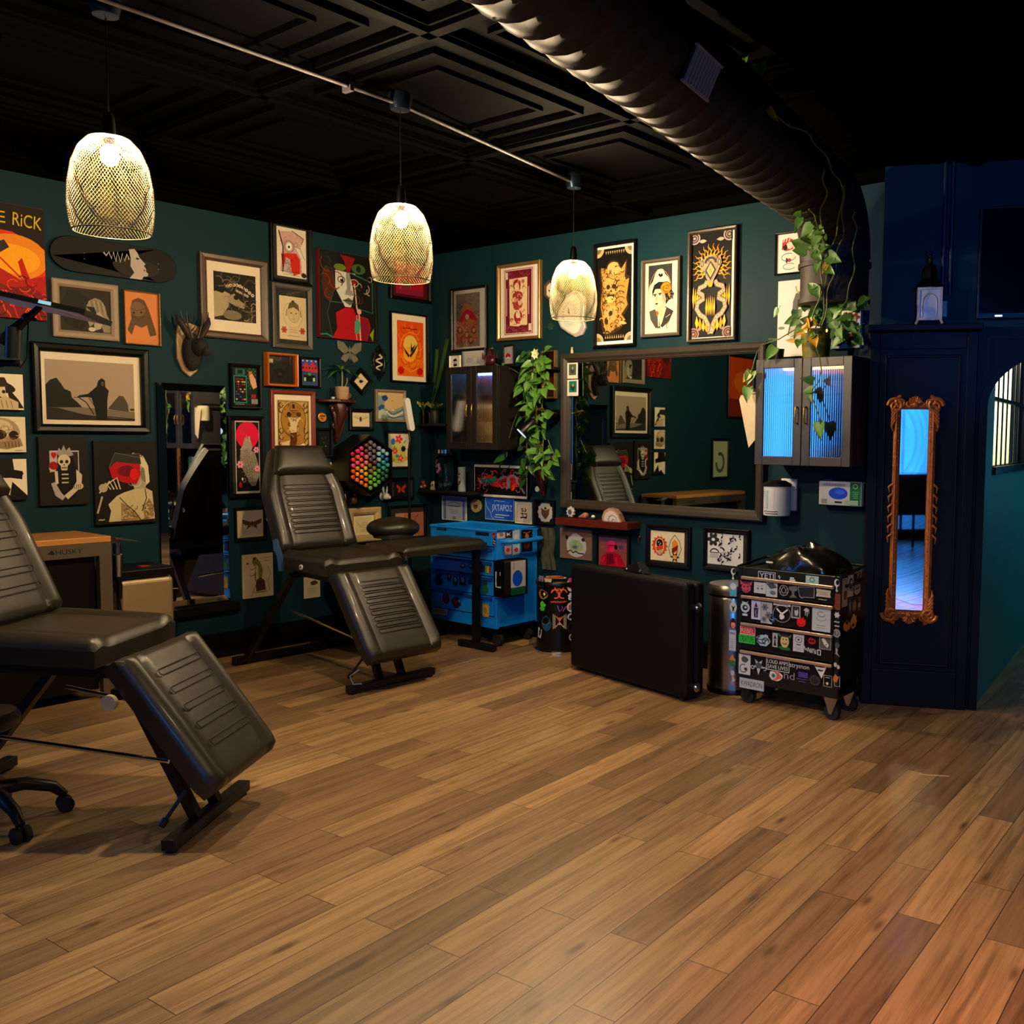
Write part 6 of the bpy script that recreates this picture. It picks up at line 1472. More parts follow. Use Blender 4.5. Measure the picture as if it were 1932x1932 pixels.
# wall light
q = px_(985, 817, 5.3)
t = thing('wall_light', 'black adjustable wall light with a brass arm and white round face', 'lamp', (q.x, YB, q.z), 0)
hd_ = Vector((0, 5.3-YB, 0)); dn = Vector((-.45, -.55, -.7)).normalized(); up_ = -dn
a1 = px_(1012, 772, 5.33)-Vector((q.x, YB, q.z)); a2 = px_(1038, 782, 5.5)-Vector((q.x, YB, q.z))
m = MB(); m.tube([hd_, hd_+up_*.03, hd_+up_*.12, hd_+up_*.15], [.052, .05, .04, .015], 20); m.build('shade', BLACK, t, True)
m = MB(); m.tube([hd_+dn*.004, hd_+dn*.008], [.047, .047], 24); m.build('face', mat('white_lamp_face', 'dfe4ea', .4, emit='c8dcf0', es=.35), t)
MB().tube([hd_+up_*.14, a1, a1+Vector((.03, .02, .005)), a2], .007, 8).build('arm', BRASS, t, True)
m = MB(); m.tube([a2, a2+Vector((0, .03, 0))], [.03, .034], 16); m.tube([a2+Vector((0, .03, 0)), (a2.x, 0, a2.z)], .04, 20); m.build('mount', BLACK, t, True)
# trinkets on the second bracket shelf
t = thing('flower_figurine', 'small bright orange flower figurine on the bracket shelf under the climbing plant', 'figurine', at(pcb, WB, .01, .06, .002)); m = MB(); OR = mat('orange_glaze', 'c8401c', .35, coat=.3)
m.ell((0, 0, .03), (.016, .016, .03), 10, 8)
for k in range(6): a = 2*pi*k/6; leaf(m, (0, -.01, .075), (cos(a), -.25, sin(a)), (0, -1, 0), .05, .034, False)
m.build('petals', OR, t, True); MB().ell((0, -.02, .078), .011, 8, 6).build('centre', mat('pale_yellow_glaze', 'd8b860', .4), t, True)
t = thing('ball_ornament', 'small pale green ball beside the orange flower figurine', 'ornament', at(pcb, WB, -.022, .1, .002)); MB().ell((0, 0, .024), .024, 14, 10).build('ball', mat('mint_glaze', '6ab08a', .4, noise=.3, scale=60), t, True)
t = thing('stone', 'dull rose stone at the left of the bracket shelf under the climbing plant', 'stone', at(pcb, WB, -.07, .07, .002)); MB().ell((0, 0, .024), (.024, .02, .024), 10, 7).build('stone', mat('dusky_rose_stone', '6a4448', .7, noise=.4), t, True)
# camouflage cloth hanging between the cart and the red shelf
c, w, h = WB.rect((1019, 1044, 996, 1075), .03)
t = thing('hanging_cloth', 'mottled olive cloth strip hanging right of the blue cart', 'cloth', c, 0); m = MB(); rws = []
for k in range(12):
    z = h/2-h*k/11; rws.append([(-w/2+w*j/8+.01*sin(k*.7), -.02+.012*sin(j*2.3+k*.2), z) for j in range(9)])
m.add([p for r_ in rws for p in r_], [(k*9+j, (k+1)*9+j, (k+1)*9+j+1, k*9+j+1) for k in range(11) for j in range(8)]); m.build('cloth', mat('mottled_olive_cloth', '3a3a24', .8, noise=.7, scale=22), t, True)
# ------------------------------------------------------------------ red shelf and its ornaments
a, b = onY(1047, 982, 5.44), onY(1183, 996, 5.44)
rw, rz_ = b.x-a.x, onY(1115, 982, 5.44).z
t = thing('wall_shelf', 'mahogany red floating shelf under the big mirror', 'wall shelf', ((a.x+b.x)/2, YB, rz_), 0)
bx(-rw/2, -.16, -.052, rw/2, 0, 0).build('board', mat('red_mahogany', '5a1a0a', .35, noise=.25, grain=(3, 30, 30)), t, bev=.004)
def onshelf(x, y=5.5):
    return Vector((onY(x, 975, y).x, y, rz_+.001))
t = thing('sun_crystal', 'spiky white sun crystal at the left of the red shelf', 'ornament', onshelf(1077)); A = Art(.085, .085, -.012, 0, .046); A.star(.5, .5, .36, .5, 9, 'c9c9c4'); A.e(.5, .5, .24, .24, '6a6a70'); m = MB(); q = [((.031 if k % 2 else .043)*cos(pi*k/9+.2), .046+(.031 if k % 2 else .043)*sin(pi*k/9+.2)) for k in range(18)]; m.ext(q, -.011, .011); m.build('crystal', mat('white_crystal', 'c4c4be', .25, noise=.2, scale=60, bump=.5), t, bev=.003); MB().ell((0, -.011, .046), (.02, .004, .02), 10, 6).build('core', mat('grey_crystal', '55555c', .2), t, True)
t = thing('seashell', 'small orange pink seashell on the red shelf', 'shell', onshelf(1101)); MB().tube([(-.05, 0, .012), (-.02, 0, .018), (.015, 0, .026), (.035, 0, .024), (.04, 0, .02)], [.003, .012, .024, .02, .006], 10).build('shell', mat('salmon_shell', 'b8785a', .4, noise=.3, scale=50), t, True)
t = thing('metal_tin', 'small open metal tin with a pale stone on the red shelf', 'tin', onshelf(1119)); m = MB(); m.box(-.03, -.025, 0, .03, .025, .014); m.build('tray', STEEL, t, bev=.004); MB().ell((0, 0, .022), (.018, .014, .012), 10, 6).build('stone', WHITE, t, True)
t = thing('agate_slab', 'large halved agate with pale purple bands on the red shelf', 'stone', onshelf(1156, 5.49)); q = [(-.085, 0), (-.09, .03), (-.07, .075), (-.02, .1), (.03, .092), (.07, .06), (.1, .0)]; m = MB(); m.ext(q[::-1], -.02, .03); m.build('rind', mat('agate_rind', '7a5a4a', .6, noise=.4, scale=30), t, bev=.006)
A = Art(.19, .1, -.0206, 0, .05); fl = lambda s_, cx_, cy_: [(cx_+(.5+x/.19-cx_)*s_, cy_+(.5-(z-.05)/.1-cy_)*s_) for x, z in q]
A.p(fl(.96, .5, .98), 'b89a7c'); A.p(fl(.78, .6, 1.0), 'cfc8c4'); A.p(fl(.5, .66, 1.0), '9a94a4'); A.p(fl(.4, .66, 1.0), 'd0cac8'); A.p(fl(.2, .66, 1.0), '8a84a0'); A.p(fl(.12, .66, 1.0), 'cfc8c4'); A.done('face', t)
t = thing('peg_figurine', 'tiny pale wooden peg figure standing on the big mirror frame', 'figurine', Vector((onY(1080, 665, 5.57).x, 5.565, BMIR[0].z+BMIR[2]/2+.001))); m = MB(); m.lathe([(0, 0), (.012, 0), (.01, .025), (.006, .03)], 12); m.ell((0, 0, .038), .009, 10, 8); m.build('peg', mat('pale_wood', 'c8a878', .6), t, True)
t = thing('key_hook', 'small brass hook ornament at the right end of the red shelf', 'hook', Vector((onY(1205, 1012, 5.58).x, YB, onY(1205, 1020, 5.58).z))); m = MB(); m.tube([(0, 0, .02), (0, -.02, .02), (0, -.024, 0), (0, -.016, -.012)], .004, 6); m.ell((0, -.006, .026), .009, 8, 6); m.build('hook', BRASS, t, True)
# ------------------------------------------------------------------ dispensers under the right cabinet
c, w, h = WB.rect((1441, 1489, 905, 972), .11)
t = thing('wall_dispenser', 'white wall dispenser with a black lid under the right cabinet', 'dispenser', (c.x, YB, c.z-h/2), 0)
bx(-w*.1, -.02, h*.12, w/2, 0, h*1.02).build('bracket', WHITE, t, bev=.004)
m = MB(); m.lathe([(0, 0), (w*.46, 0), (w*.47, .01), (w*.47, h*.84), (0, h*.84)], 24, (0, -.1, 0)); m.build('body', mat('off_white_plastic', 'c2c6c8', .4), t, True)
m = MB(); m.lathe([(w*.5, h*.82), (w*.5, h*.88), (w*.3, h*.97), (0, h*1.0)], 24, (0, -.1, 0)); m.build('lid', BLACK, t, True)
A = Art(w*.86, h*.8, 0, 0, h*.42); A.r(.22, .14, .66, .8, '7a96b4'); A.r(.3, .14, .4, .8, '9ab4cc'); A.scrib(.12, .84, .9, .99, 2, .03, '2a2a30'); A.scrib(.04, .16, .16, .4, 3, .03, '3a3a40')
for i, v in enumerate(A.mb.v):
    r_ = w*.472; a_ = v[0]/r_; A.mb.v[i] = ((r_-v[1])*sin(a_), -.1-(r_-v[1])*cos(a_), v[2])
A.done('label_print', t)
def glove_art(A):
    A.bg('c8cacc'); A.r(.74, 0, 1, 1, '1c7a50'); A.e(.46, .5, .23, .26, '1a5ad8', 28); A.e(.5, .44, .12, .1, '3a7ae8', 20)
    for k in range(8): A.ring(.12+.068*k, .14, .022, .04, .01, '3a3c40', 10)
    A.r(.06, .76, .2, .95, '9a9c9e'); A.r(.38, .84, .56, .92, '3a2a34'); A.r(.62, .78, .94, .98, 'a8c0b0'); A.scrib(.8, .38, .96, .7, 4, .012, '8ab89c'); A.ring(.87, .18, .05, .09, .012, 'b8d8c4')
c, w, h = WB.rect((1544, 1631, 905, 955), .1)
t = thing('glove_box', 'white and green glove box in a clear holder under the right cabinet', 'box', (c.x, YB, c.z-h/2), 0)
bx(-w/2+.004, -.1, .004, w/2-.02, -.004, h-.012).build('carton', mat('white_carton', 'c8cacc', .6), t, bev=.002)
A = Art(w-.03, h-.02, -.1006, -.008, h/2-.004); glove_art(A); A.done('print', t)
m = MB(); m.box(-w/2, -.104, 0, w/2, 0, .003); m.box(-w/2, -.002, 0, w/2, 0, h); m.box(w/2-.003, -.104, .003, w/2, -.002, h-.02); m.box(-w/2, -.104, h-.004, w/2, 0, h); m.build('holder', CLEAR, t)
# roll of white paper against the mirror's right end
a, b = onY(1393, 790, 5.2), onY(1424, 790, 5.2); zt, zb = onY(1410, 738, 5.2).z, onY(1412, 845, 5.2).z
t = thing('paper_roll', 'cream roll of paper towel with a ragged end hanging left of the right cabinet', 'paper roll', ((a.x+b.x)/2-.02, 5.33, zb), 0)
hh = zt-zb
MB().lathe([(0, hh*.55), (.062, hh*.55), (.062, hh*.98), (.02, hh), (0, hh)], 22).build('roll', mat('cream_towel_paper', 'c9b998', .8), t, True)
m = MB(); q = [(-.062, hh*.94), (-.075, hh*.86), (.0, .0), (.045, .05), (.06, .03), (.062, hh*.94)]; m.ext(q, -.066, -.062); m.build('loose_end', mat('cream_towel_paper', 'c9b998', .8), t)
bx(-.012, -.02, hh, .012, .27, hh+.02).build('holder', BLACK, t)
# ------------------------------------------------------------------ duct under the ceiling
DR, DZ = .195, 2.93
d0, d1 = Vector((-1.10, -2.2, DZ)), Vector((-2.53, 4.92, DZ))
dd = (d1-d0).normalized()
t = thing('air_duct', 'fat black round air duct running under the ceiling and bending down to the back wall', 'duct', (0, 0, 0), 0)
pts, rs = [], []
n_ = 58
for k in range(n_+1):
    p = d0+(d1-d0)*k/n_
    for e_, r_ in ((-.012, DR), (0, DR+.007), (.012, DR)):
        pts.append(p+dd*e_); rs.append(r_)
m = MB(); m.tube(pts, rs, 28); m.build('straight_run', DUCTP, t, True)
pts = []; R0 = .3
for k in range(9):
    a = radians(90*k/8); pts.append(d1+dd*R0*sin(a)+Vector((0, 0, -R0*(1-cos(a)))))
eb = pts[-1]
m = MB(); m.tube(pts, DR+.006, 28); m.tube([eb, eb+Vector((0, 0, -.24))], DR, 28); m.tube([eb+Vector((0, 0, -.02)), eb+Vector((0, 0, -.045))], DR+.014, 28); m.tube([eb+Vector((0, 0, -.22)), eb+Vector((0, 0, -.25))], DR+.012, 28); m.build('elbow', DUCTP, t, True)
for k in (0, 3, 5):
    c_ = d1+(d0-d1)*k/5*.96; MB().tube([c_+Vector((0, 0, DR-.01)), Vector((c_.x, c_.y, ZC))], .008, 6).build('hanger', BLACK, t)
# grille on the duct
_gd = ray(1318, 136).normalized(); _a = _gd-dd*_gd.dot(dd); _w = ORG-d0; _b = _w-dd*_w.dot(dd); _A, _B, _C = _a.dot(_a), 2*_a.dot(_b), _b.dot(_b)-DR*DR
_D = max(0, _B*_B-4*_A*_C); gq = ORG+_gd*((-_B-sqrt(_D))/2/_A); ax_ = d0+dd*((gq-d0).dot(dd)); nd = (gq-ax_).normalized(); ud = dd.cross(nd).normalized()
m = MB(); gc = ax_+nd*(DR-.02)
def gb(a0, a1, b0, b1, y0, y1, mb):
    vs = [gc+dd*a+ud*b+nd*y for y in (y0, y1) for a, b in ((a0, b0), (a1, b0), (a1, b1), (a0, b1))]
    mb.add(vs, [(0, 3, 2, 1), (4, 5, 6, 7), (0, 1, 5, 4), (1, 2, 6, 5), (2, 3, 7, 6), (3, 0, 4, 7)])
gb(-.115, .115, -.065, .065, 0, .03, m); m.build('grille_box', BLACK, t)
m = MB()
for k in range(9): gb(-.1+.0235*k, -.09+.0235*k, -.055, .055, .032, .042, m)
gb(-.113, .113, .055, .063, .03, .042, m); gb(-.113, .113, -.063, -.055, .03, .042, m); m.build('grille', mat('dark_steel_louvres', 'a4a4ac', .4, .2), t)
# leafy stems trailing over the duct
def duct_pt(x, y):
    """first point of the picture ray on the duct's straight run, elbow or drop"""
    d = ray(x, y).normalized(); best = None
    o = ORG; w_ = o-d0; a_ = d-dd*d.dot(dd); b_ = w_-dd*w_.dot(dd); A2, B2, C2 = a_.dot(a_), 2*a_.dot(b_), b_.dot(b_)-(DR+.02)**2; D2 = B2*B2-4*A2*C2
    if D2 > 0:
        s_ = (-B2-sqrt(D2))/2/A2; p = o+d*s_
        if 0 <= (p-d0).dot(dd) <= (d1-d0).length+.1: best = p
    if best is None:
        a_ = Vector((d.x, d.y)); b_ = Vector((-eb.x, -eb.y)); A2, B2, C2 = a_.dot(a_), 2*a_.dot(b_), b_.dot(b_)-(DR+.03)**2; D2 = B2*B2-4*A2*C2
        s_ = (-B2-sqrt(D2))/2/A2 if D2 > 0 else -B2/2/A2; best = o+d*s_
    return best
px0 = onY(1537, 645, 5.38)
hp = Vector((px0.x, 5.40, CABR[3]))
t = thing('trailing_plant', 'trailing vine in an olive green pot on the right cabinet, climbing up the duct', 'plant', hp+Vector((0, 0, .001)), 0)
r1_ = (onY(1565, 650, 5.3).x-onY(1509, 650, 5.3).x)/2; ph = onY(1537, 622, 5.38).z-hp.z
m = MB(); m.lathe([(0, 0), (r1_*.8, 0), (r1_, ph), (r1_*.9, ph), (r1_*.85, ph*.85), (0, ph*.85)], 26); m.build('pot', mat('olive_green_glaze', '6a6414', .35, coat=.4, noise=.2), t, True)
m = MB(); rd = random.Random(9)
for k in range(9): m.ell((r1_*.98*cos(2.4+k*.42), -r1_*.98*abs(sin(.35+k*.3)), ph*.93), (.009, .009, .012), 6, 5)
m.build('fairy_lights', mat('fairy_light', 'ffc070', .4, emit='ffa040', es=6), t)
st, m, my = MB(), MB(), MB()
q = lambda P: P-hp
routes = [[(1548, 615), (1560, 560), (1558, 500), (1572, 460), (1590, 400), (1592, 350)], [(1552, 615), (1566, 550), (1578, 500), (1590, 450), (1594, 400), (1586, 340), (1560, 300), (1535, 260), (1500, 240), (1485, 235)], [(1590, 580), (1605, 550), (1612, 500), (1615, 440), (1613, 400)], [(1540, 620), (1538, 600), (1552, 540), (1556, 470), (1546, 420), (1526, 395)], [(1548, 460), (1553, 400), (1560, 360), (1556, 320)]]
for rt in routes:
    ps = []
    for (x, y) in rt:
        ps.append(q(duct_pt(x, y)) if y < 575 else q(onY(x, y, eb.y-.2)))
    fine = []
    for a, b in zip(ps, ps[1:]):
        for k in range(4): fine.append(a.lerp(b, k/4)+Vector((.012*math.sin(len(fine)*1.1), -.012, 0)))
    st.tube(fine+[ps[-1]], .0045, 5)
def clump(mb, cx, cy, n, sx, sy, seed, L=.085, w=.07):
    rd = random.Random(seed)
    for k in range(n):
        x, y = cx+rd.gauss(0, sx), cy+rd.gauss(0, sy); p = (duct_pt(x, y)+Vector((0, -.03, 0))) if y < 560 else onY(x, y, 5.12+.16*rd.random())
        d = Vector((rd.uniform(-1, 1), rd.uniform(-.4, .1), rd.uniform(-1, .3))); st.tube([q(p), q(p)-d.normalized()*.03], .002, 4)
        leaf(mb, q(p), d, (rd.uniform(-.4, .4), -1, rd.uniform(-.2, .6)), L*rd.uniform(.7, 1.2), w*rd.uniform(.7, 1.2))
clump(m, 1545, 475, 12, 14, 22, 1); clump(m, 1540, 590, 22, 32, 22, 2); clump(m, 1580, 600, 14, 22, 18, 3); clump(m, 1515, 410, 3, 8, 8, 4, .06, .05); clump(m, 1625, 590, 5, 12, 14, 6); clump(m, 1600, 625, 8, 12, 14, 14); clump(m, 1545, 440, 5, 8, 10, 15)
clump(my, 1530, 605, 3, 10, 12, 8); clump(my, 1566, 500, 1, 1, 1, 9, .09, .05); clump(my, 1505, 650, 3, 6, 14, 10, .07, .03)
for (x, y, y2) in ((1440, 650, 700), (1450, 640, 660)):
    p = onY(x, y, 5.3); st.tube([q(onY(1500, 622, 5.3)), q(onY(1470, 640, 5.25)), q(p)], .0035, 5)
for x, y, d in ((1412, 730, (0, -.2, -1)), (1418, 700, (-.2, -.3, -1)), (1462, 655, (-.3, -.2, -.5))): leaf(m, q(onY(x, y, 5.2)), d, (.2, -1, .2), .1, .075)
leaf(my, q(onY(1414, 705, 5.19)), (-.5, -.1, -.6), (0, -1, .2), .07, .06)
st.tube([q(onY(1445, 645, 5.25)), q(onY(1428, 665, 5.2)), q(onY(1418, 700, 5.2)), q(onY(1414, 730, 5.2))], .003, 5)
# the strand hanging in front of the cabinet doors
fr = [onY(x, y, 5.2) for x, y in ((1538, 652), (1546, 672), (1550, 700), (1544, 722), (1532, 735), (1533, 752), (1545, 785), (1548, 800))]
st.tube([q(p) for p in fr], .0035, 5)
leaf(m, q(onY(1546, 796, 5.2)), (.1, -.05, -1), (-.1, -1, .2), .11, .08); leaf(m, q(onY(1533, 735, 5.2)), (-1, -.1, -.2), (0, -1, .5), .07, .05); leaf(m, q(onY(1528, 742, 5.2)), (.2, 0, -1), (0, -1, .2), .06, .05); leaf(m, q(onY(1535, 720, 5.16)), (-.7, -.4, .2), (0, -1, .5), .08, .06)
for x, y in ((1400, 105), (1392, 118), (1403, 140), (1434, 122)): leaf(m, q(duct_pt(1400, 200)+ (onY(x, y, 3.6)-duct_pt(1400, 200))), (.1, -.2, -1), (0, -1, -.1), .09, .075)
p4 = [onY(x, y, 3.62) for x, y in ((1404, 110), (1400, 130), (1412, 153), (1420, 153), (1436, 120))]; st.tube([q(p) for p in p4], .003, 5); st.tube([q(onY(1412, 153, 3.62)), q(onY(1440, 180, 4.0)), q(duct_pt(1460, 215)), q(duct_pt(1490, 240))], .003, 5)
leaf(my, q(duct_pt(1458, 210)+Vector((0, -.03, 0))), (.5, -.2, -.6), (0, -1, 0), .09, .03)
st.build('stems', mat('vine_stem', '5a6a2c', .5), t); m.build('foliage', LEAFG, t, True); my.build('yellow_leaves', mat('yellow_leaf', 'b88a14', .5, noise=.2), t, True)
t = thing('plant_pot', 'small dark pot on the left end of the right cabinet top', 'pot', (onY(1450, 665, 5.4).x+.06, 5.42, CABR[3]+.001)); MB().lathe([(0, 0), (.03, 0), (.038, .075), (.032, .075), (.03, .065), (0, .065)], 18).build('pot', BLACK, t, True)

# ------------------------------------------------------------------ pendant lamps on their conduit
CAN = [Vector((-4.03, 4.57, ZC-.045)), Vector((-3.765, 3.033, ZC-.045)), Vector((-3.85, 1.74, ZC-.045))]
CDU = mat('grey_conduit', '5c5759', .5, 0, noise=.1)
pts_ = [CAN[0], CAN[1], Vector((-3.72, 1.83, ZC-.055)), Vector((-3.72, -.6, ZC-.055))]
t = thing('ceiling_conduit', 'thin grey conduit running across the ceiling between the pendant canopies', 'conduit', (0, 0, 0)); m = MB()
m.tube([pts_[0], pts_[1]], .011, 8); m.tube(pts_[1:], .011, 8); m.build('pipe', CDU, t, True)
m = MB()
for p in pts_[1:3]: m.box(p.x-.03, p.y-.3, ZC-.07, p.x+.03, p.y-.28, ZC-.045)
m.build('clips', CDU, t)
BULB = mat('glowing_bulb', 'ffe2b0', .3, emit='ffe0b0', es=1500)
SHADE = mat('cream_mesh_wire', '4c4124', .5, noise=.05, spec=.2)
def shade_prof(q):
    """radius and height of the mesh dome, q from 0 at the crown to 1 at the rim"""
    P = ((0, .048, .352), (.08, .075, .345), (.2, .106, .31), (.36, .131, .25), (.55, .145, .17), (.75, .148, .09), (.9, .142, .035), (1, .134, 0))
    for a, b in zip(P, P[1:]):
        if q <= b[0]:
            k = (q-a[0])/(b[0]-a[0]); return a[1]+(b[1]-a[1])*k, a[2]+(b[2]-a[2])*k
    return P[-1][1:]
def shade_mesh():
    nr, ns = 44, 68; vs, fs = [], []
    for i in range(nr+1):
        r, z = shade_prof(i/nr)
        for j in range(ns):
            a = 2*pi*(j+.5*(i % 2))/ns; vs.append((r*cos(a), r*sin(a), z))
    for i in range(nr-1):
        for j in range(ns):
            o_ = 1 if i % 2 else 0
            L_, R__ = (i+1)*ns+(j+o_-1) % ns, (i+1)*ns+(j+o_) % ns
            if i % 2 == 0 or True: fs.append((i*ns+j, L_, (i+2)*ns+j, R__))
    m = MB(); m.add(vs, fs); return m
zs = [(2.330, 2.680), (2.338, 2.680), (2.352, 2.700)]
sp = None
labs = ['cream mesh pendant lamp farthest away, before the white wall clock', 'cream mesh pendant lamp hanging in the middle, before the red framed painting', 'cream mesh pendant lamp nearest the viewer, above the skateboard deck']
for i, p in enumerate(CAN):
    zb = zs[i][0]
    if sp is None:
        t = thing('pendant_lamp', labs[i], 'lamp', (p.x, p.y, zb), 0, 'mesh pendant lamps')
        s_ = shade_mesh().build('shade', SHADE, t)
        md = s_.modifiers.new('wires', 'WIREFRAME'); md.thickness = .0021; md.use_even_offset = False
        m = MB(); m.tube([(.134*cos(2*pi*k/40), .134*sin(2*pi*k/40), 0) for k in range(41)], .0028, 6); m.build('rim', SHADE, s_, True)
        MB().lathe([(.012, .44), (.02, .42), (.024, .36), (.05, .352), (.024, .345), (.02, .33)], 18).build('socket', BLACK, t, True)
        MB().ell((0, 0, .285), (.031, .031, .04), 12, 8).build('bulb', BULB, t, True)
        hc = ZC-zb
        MB().tube([(0, 0, .43), (0, 0, hc-.05)], .003, 6).build('cord', BLACK, t)
        MB().lathe([(.0, hc-.085), (.045, hc-.08), (.055, hc-.04), (.055, hc-.0), (0, hc)], 22).build('canopy', mat('pewter_canopy', '2c3a4a', .25, .8), t, True)
        sp = t
    else:
        t = sp.copy(); COL.objects.link(t); t.location = (p.x, p.y, zb); t['label'] = labs[i]
        for ch in list(sp.children):
            c2 = ch.copy(); COL.objects.link(c2); c2.parent = t
            for g in list(ch.children):
                g2 = g.copy(); COL.objects.link(g2); g2.parent = c2
# ------------------------------------------------------------------ lantern, screen and pipes on the partition
q = WC.hit(1752, 610, .075); q.z = 2.271
t = thing('candle_lantern', 'pale grey metal lantern with a dark pagoda top standing on the partition ledge', 'lantern', q, WC.az)
LAN = mat('weathered_grey_metal', 'a39a90', .5, .1, noise=.35, scale=30)
s_ = .062
m = MB()
for a in (-1, 1):
    for b in (-1, 1): m.box(a*s_-.007, b*s_*.8-.007, .02, a*s_+.007, b*s_*.8+.007, .2); m.tube([(a*s_, b*s_*.8, .025), (a*(s_+.012), b*(s_*.8+.01), 0)], .008, 6)
m.box(-s_-.008, -s_*.8-.008, .02, s_+.008, s_*.8+.008, .034); m.box(-s_-.008, -s_*.8-.008, .192, s_+.008, s_*.8+.008, .206); m.build('frame', LAN, t)
m = MB(); q_ = [(-.04, .04)]+[(.04*cos(radians(180-15*k)), .12+.05*sin(radians(15*k))) for k in range(13)]+[(.04, .04)]
m.tube([(x, -s_*.8, z) for x, z in q_], .005, 6); m.build('arch', LAN, t)
bx(-s_+.007, -s_*.8-.001, .034, s_-.007, -s_*.8+.001, .192).build('glass', mat('frosted_grey_glass', 'a8a8aa', .25, noise=.2, coat=.3), t)
m = MB(); m.tube([(0, 0, .206), (0, 0, .25), (0, 0, .262), (0, 0, .30), (0, 0, .335), (0, 0, .345), (0, 0, .38)], [.085, .055, .04, .04, .03, .012, .01], 4); m.ell((0, 0, .392), .012, 8, 6); m.build('roof', BLKMETAL, t)
m = MB(); m.tube([(.02*cos(2*pi*k/16), 0, .41+.02*sin(2*pi*k/16)) for k in range(17)], .003, 5); m.build('ring', BLKMETAL, t)
m = MB(); m.box(s_+.01, -.03, .04, s_+.035, .03, .13); m.build('side_door', mat('grey_green_glass', '4a5a58', .25, coat=.4), t)
c, w, h = WC.rect((1846, 2010, 387, 600), .05)
t = thing('wall_screen', 'black wall screen with a small white mark on its lower edge, above the arched doorway', 'screen', c, WC.az)
bx(-w/2, -.05, -h/2, w/2, 0, h/2).build('housing', BLACK, t, bev=.004); bx(-w/2+.012, -.052, -h/2+.03, w/2-.012, -.05, h/2-.012).build('screen', mat('dark_screen', '030306', .12, coat=.5, noise=0), t)
bx(-w/2+.1, -.0512, -h/2+.01, -w/2+.14, -.05, -h/2+.02).build('mark', mat('white_badge', 'd8dce4', .4, emit='d8e4ff', es=.6), t)
t = thing('wall_pipes', 'pair of dark vertical pipes on the upper partition left of the screen', 'pipe', WC.p, WC.az)
for x in (1781, 1795):
    u0 = WC.loc(x, 460, .02)[0]; MB().tube([(u0, -.022, 2.45), (u0, -.022, ZC)], .013, 10).build('pipe', mat('navy_painted_pipe', '101c34', .4), t, True)
# red extinguisher-like bottle behind the hall bars
m = MB(); pq = WH.p+WH.r*1.3-WH.n*.8
t = thing('red_bottle', 'small red bottle behind the hall bars', 'bottle', (pq.x, pq.y, 1.401)); m = MB(); m.lathe([(0, 0), (.045, 0), (.05, .02), (.05, .2), (.02, .25), (.018, .3), (0, .3)], 18); m.build('bottle', mat('red_enamel', 'b8141c', .35), t, True)
t = thing('hall_counter', 'pale counter behind the hall bars carrying the red bottle', 'counter', WH.p, WH.az); bx(.3, .3, 1.36, 2.0, 1.2, 1.4).build('top', CREAM, t); bx(.34, .34, 0, 1.96, 1.16, 1.36).build('base', CREAM, t)
# ------------------------------------------------------------------ tattoo chairs
LEATHER = mat('black_leatherette', '211c13', .40, noise=.2, scale=300, bump=.06, coat=.06)
STITCH = mat('dark_stitching', '050505', .7)
def pad_mesh(L, wfun, T, bol=.014, r=.035, nx=34, ny=30, ends=1.0):
    """upholstered pad, x along 0..L, y across, top near z=T, with two raised side bolsters"""
    vs, fs = [], []
    for i in range(nx+1):
        s = i/nx; x = L*s; hw = wfun(s)
        for j in range(ny+1):
            t_ = -1+2*j/ny; y = hw*sin(t_*pi/2*.98)/sin(pi/2*.98)
            de = min(x, L-x, hw-abs(y)); z = T
            if de < r: z -= r-sqrt(max(0, r*r-(r-de)**2))
            k = abs(y)/max(hw, .01)
            z += bol*math.exp(-((k-.83)/.1)**2)-bol*.8*math.exp(-((k-.66)/.045)**2)*min(1, de/r)
            z += .008*sin(pi*s)*(1-k*k)
            vs.append((x, y, z))
    n = ny+1
    for i in range(nx):
        for j in range(ny): fs.append((i*n+j, i*n+n+j, i*n+n+j+1, i*n+j+1))
    rim = [i*n for i in range(nx+1)]+[nx*n+j for j in range(1, ny+1)]+[i*n+ny for i in range(nx-1, -1, -1)]+[j for j in range(ny-1, 0, -1)]
    b0 = len(vs); cx_ = L/2
    for v in rim: vs.append((vs[v][0], vs[v][1], 0.0))
    k = len(rim)
    for i in range(k): a, b = i, (i+1) % k; fs.append((rim[a], b0+a, b0+b, rim[b])[::-1])
    fs.append(tuple(range(b0, b0+k)))
    m = MB(); m.add(vs, fs); return m
def slots(L0, L1, n, hw, z, th=.0022):
    m = MB()
    for k in range(n):
        x = L0+(L1-L0)*k/(n-1); w = .014
        q = []
        for i in range(7): a = radians(-90+180*i/6); q.append((x+w*sin(a), hw-.02+w*cos(a), z))
        for i in range(7): a = radians(90+180*i/6); q.append((x+w*sin(a), -hw+.02+w*cos(a), z))
        m.tube(q+[q[0]], th, 5)
    return m
def place(o, p, q, up=(0, 0, 1)):
    """put an object so its x axis runs from p to q with its z axis near up"""
    x = (Vector(q)-Vector(p)).normalized(); y = Vector(up).cross(x).normalized(); z = x.cross(y)
    o.matrix_local = Matrix(((x.x, y.x, z.x, p[0]), (x.y, y.y, z.y, p[1]), (x.z, y.z, z.z, p[2]), (0, 0, 0, 1)))
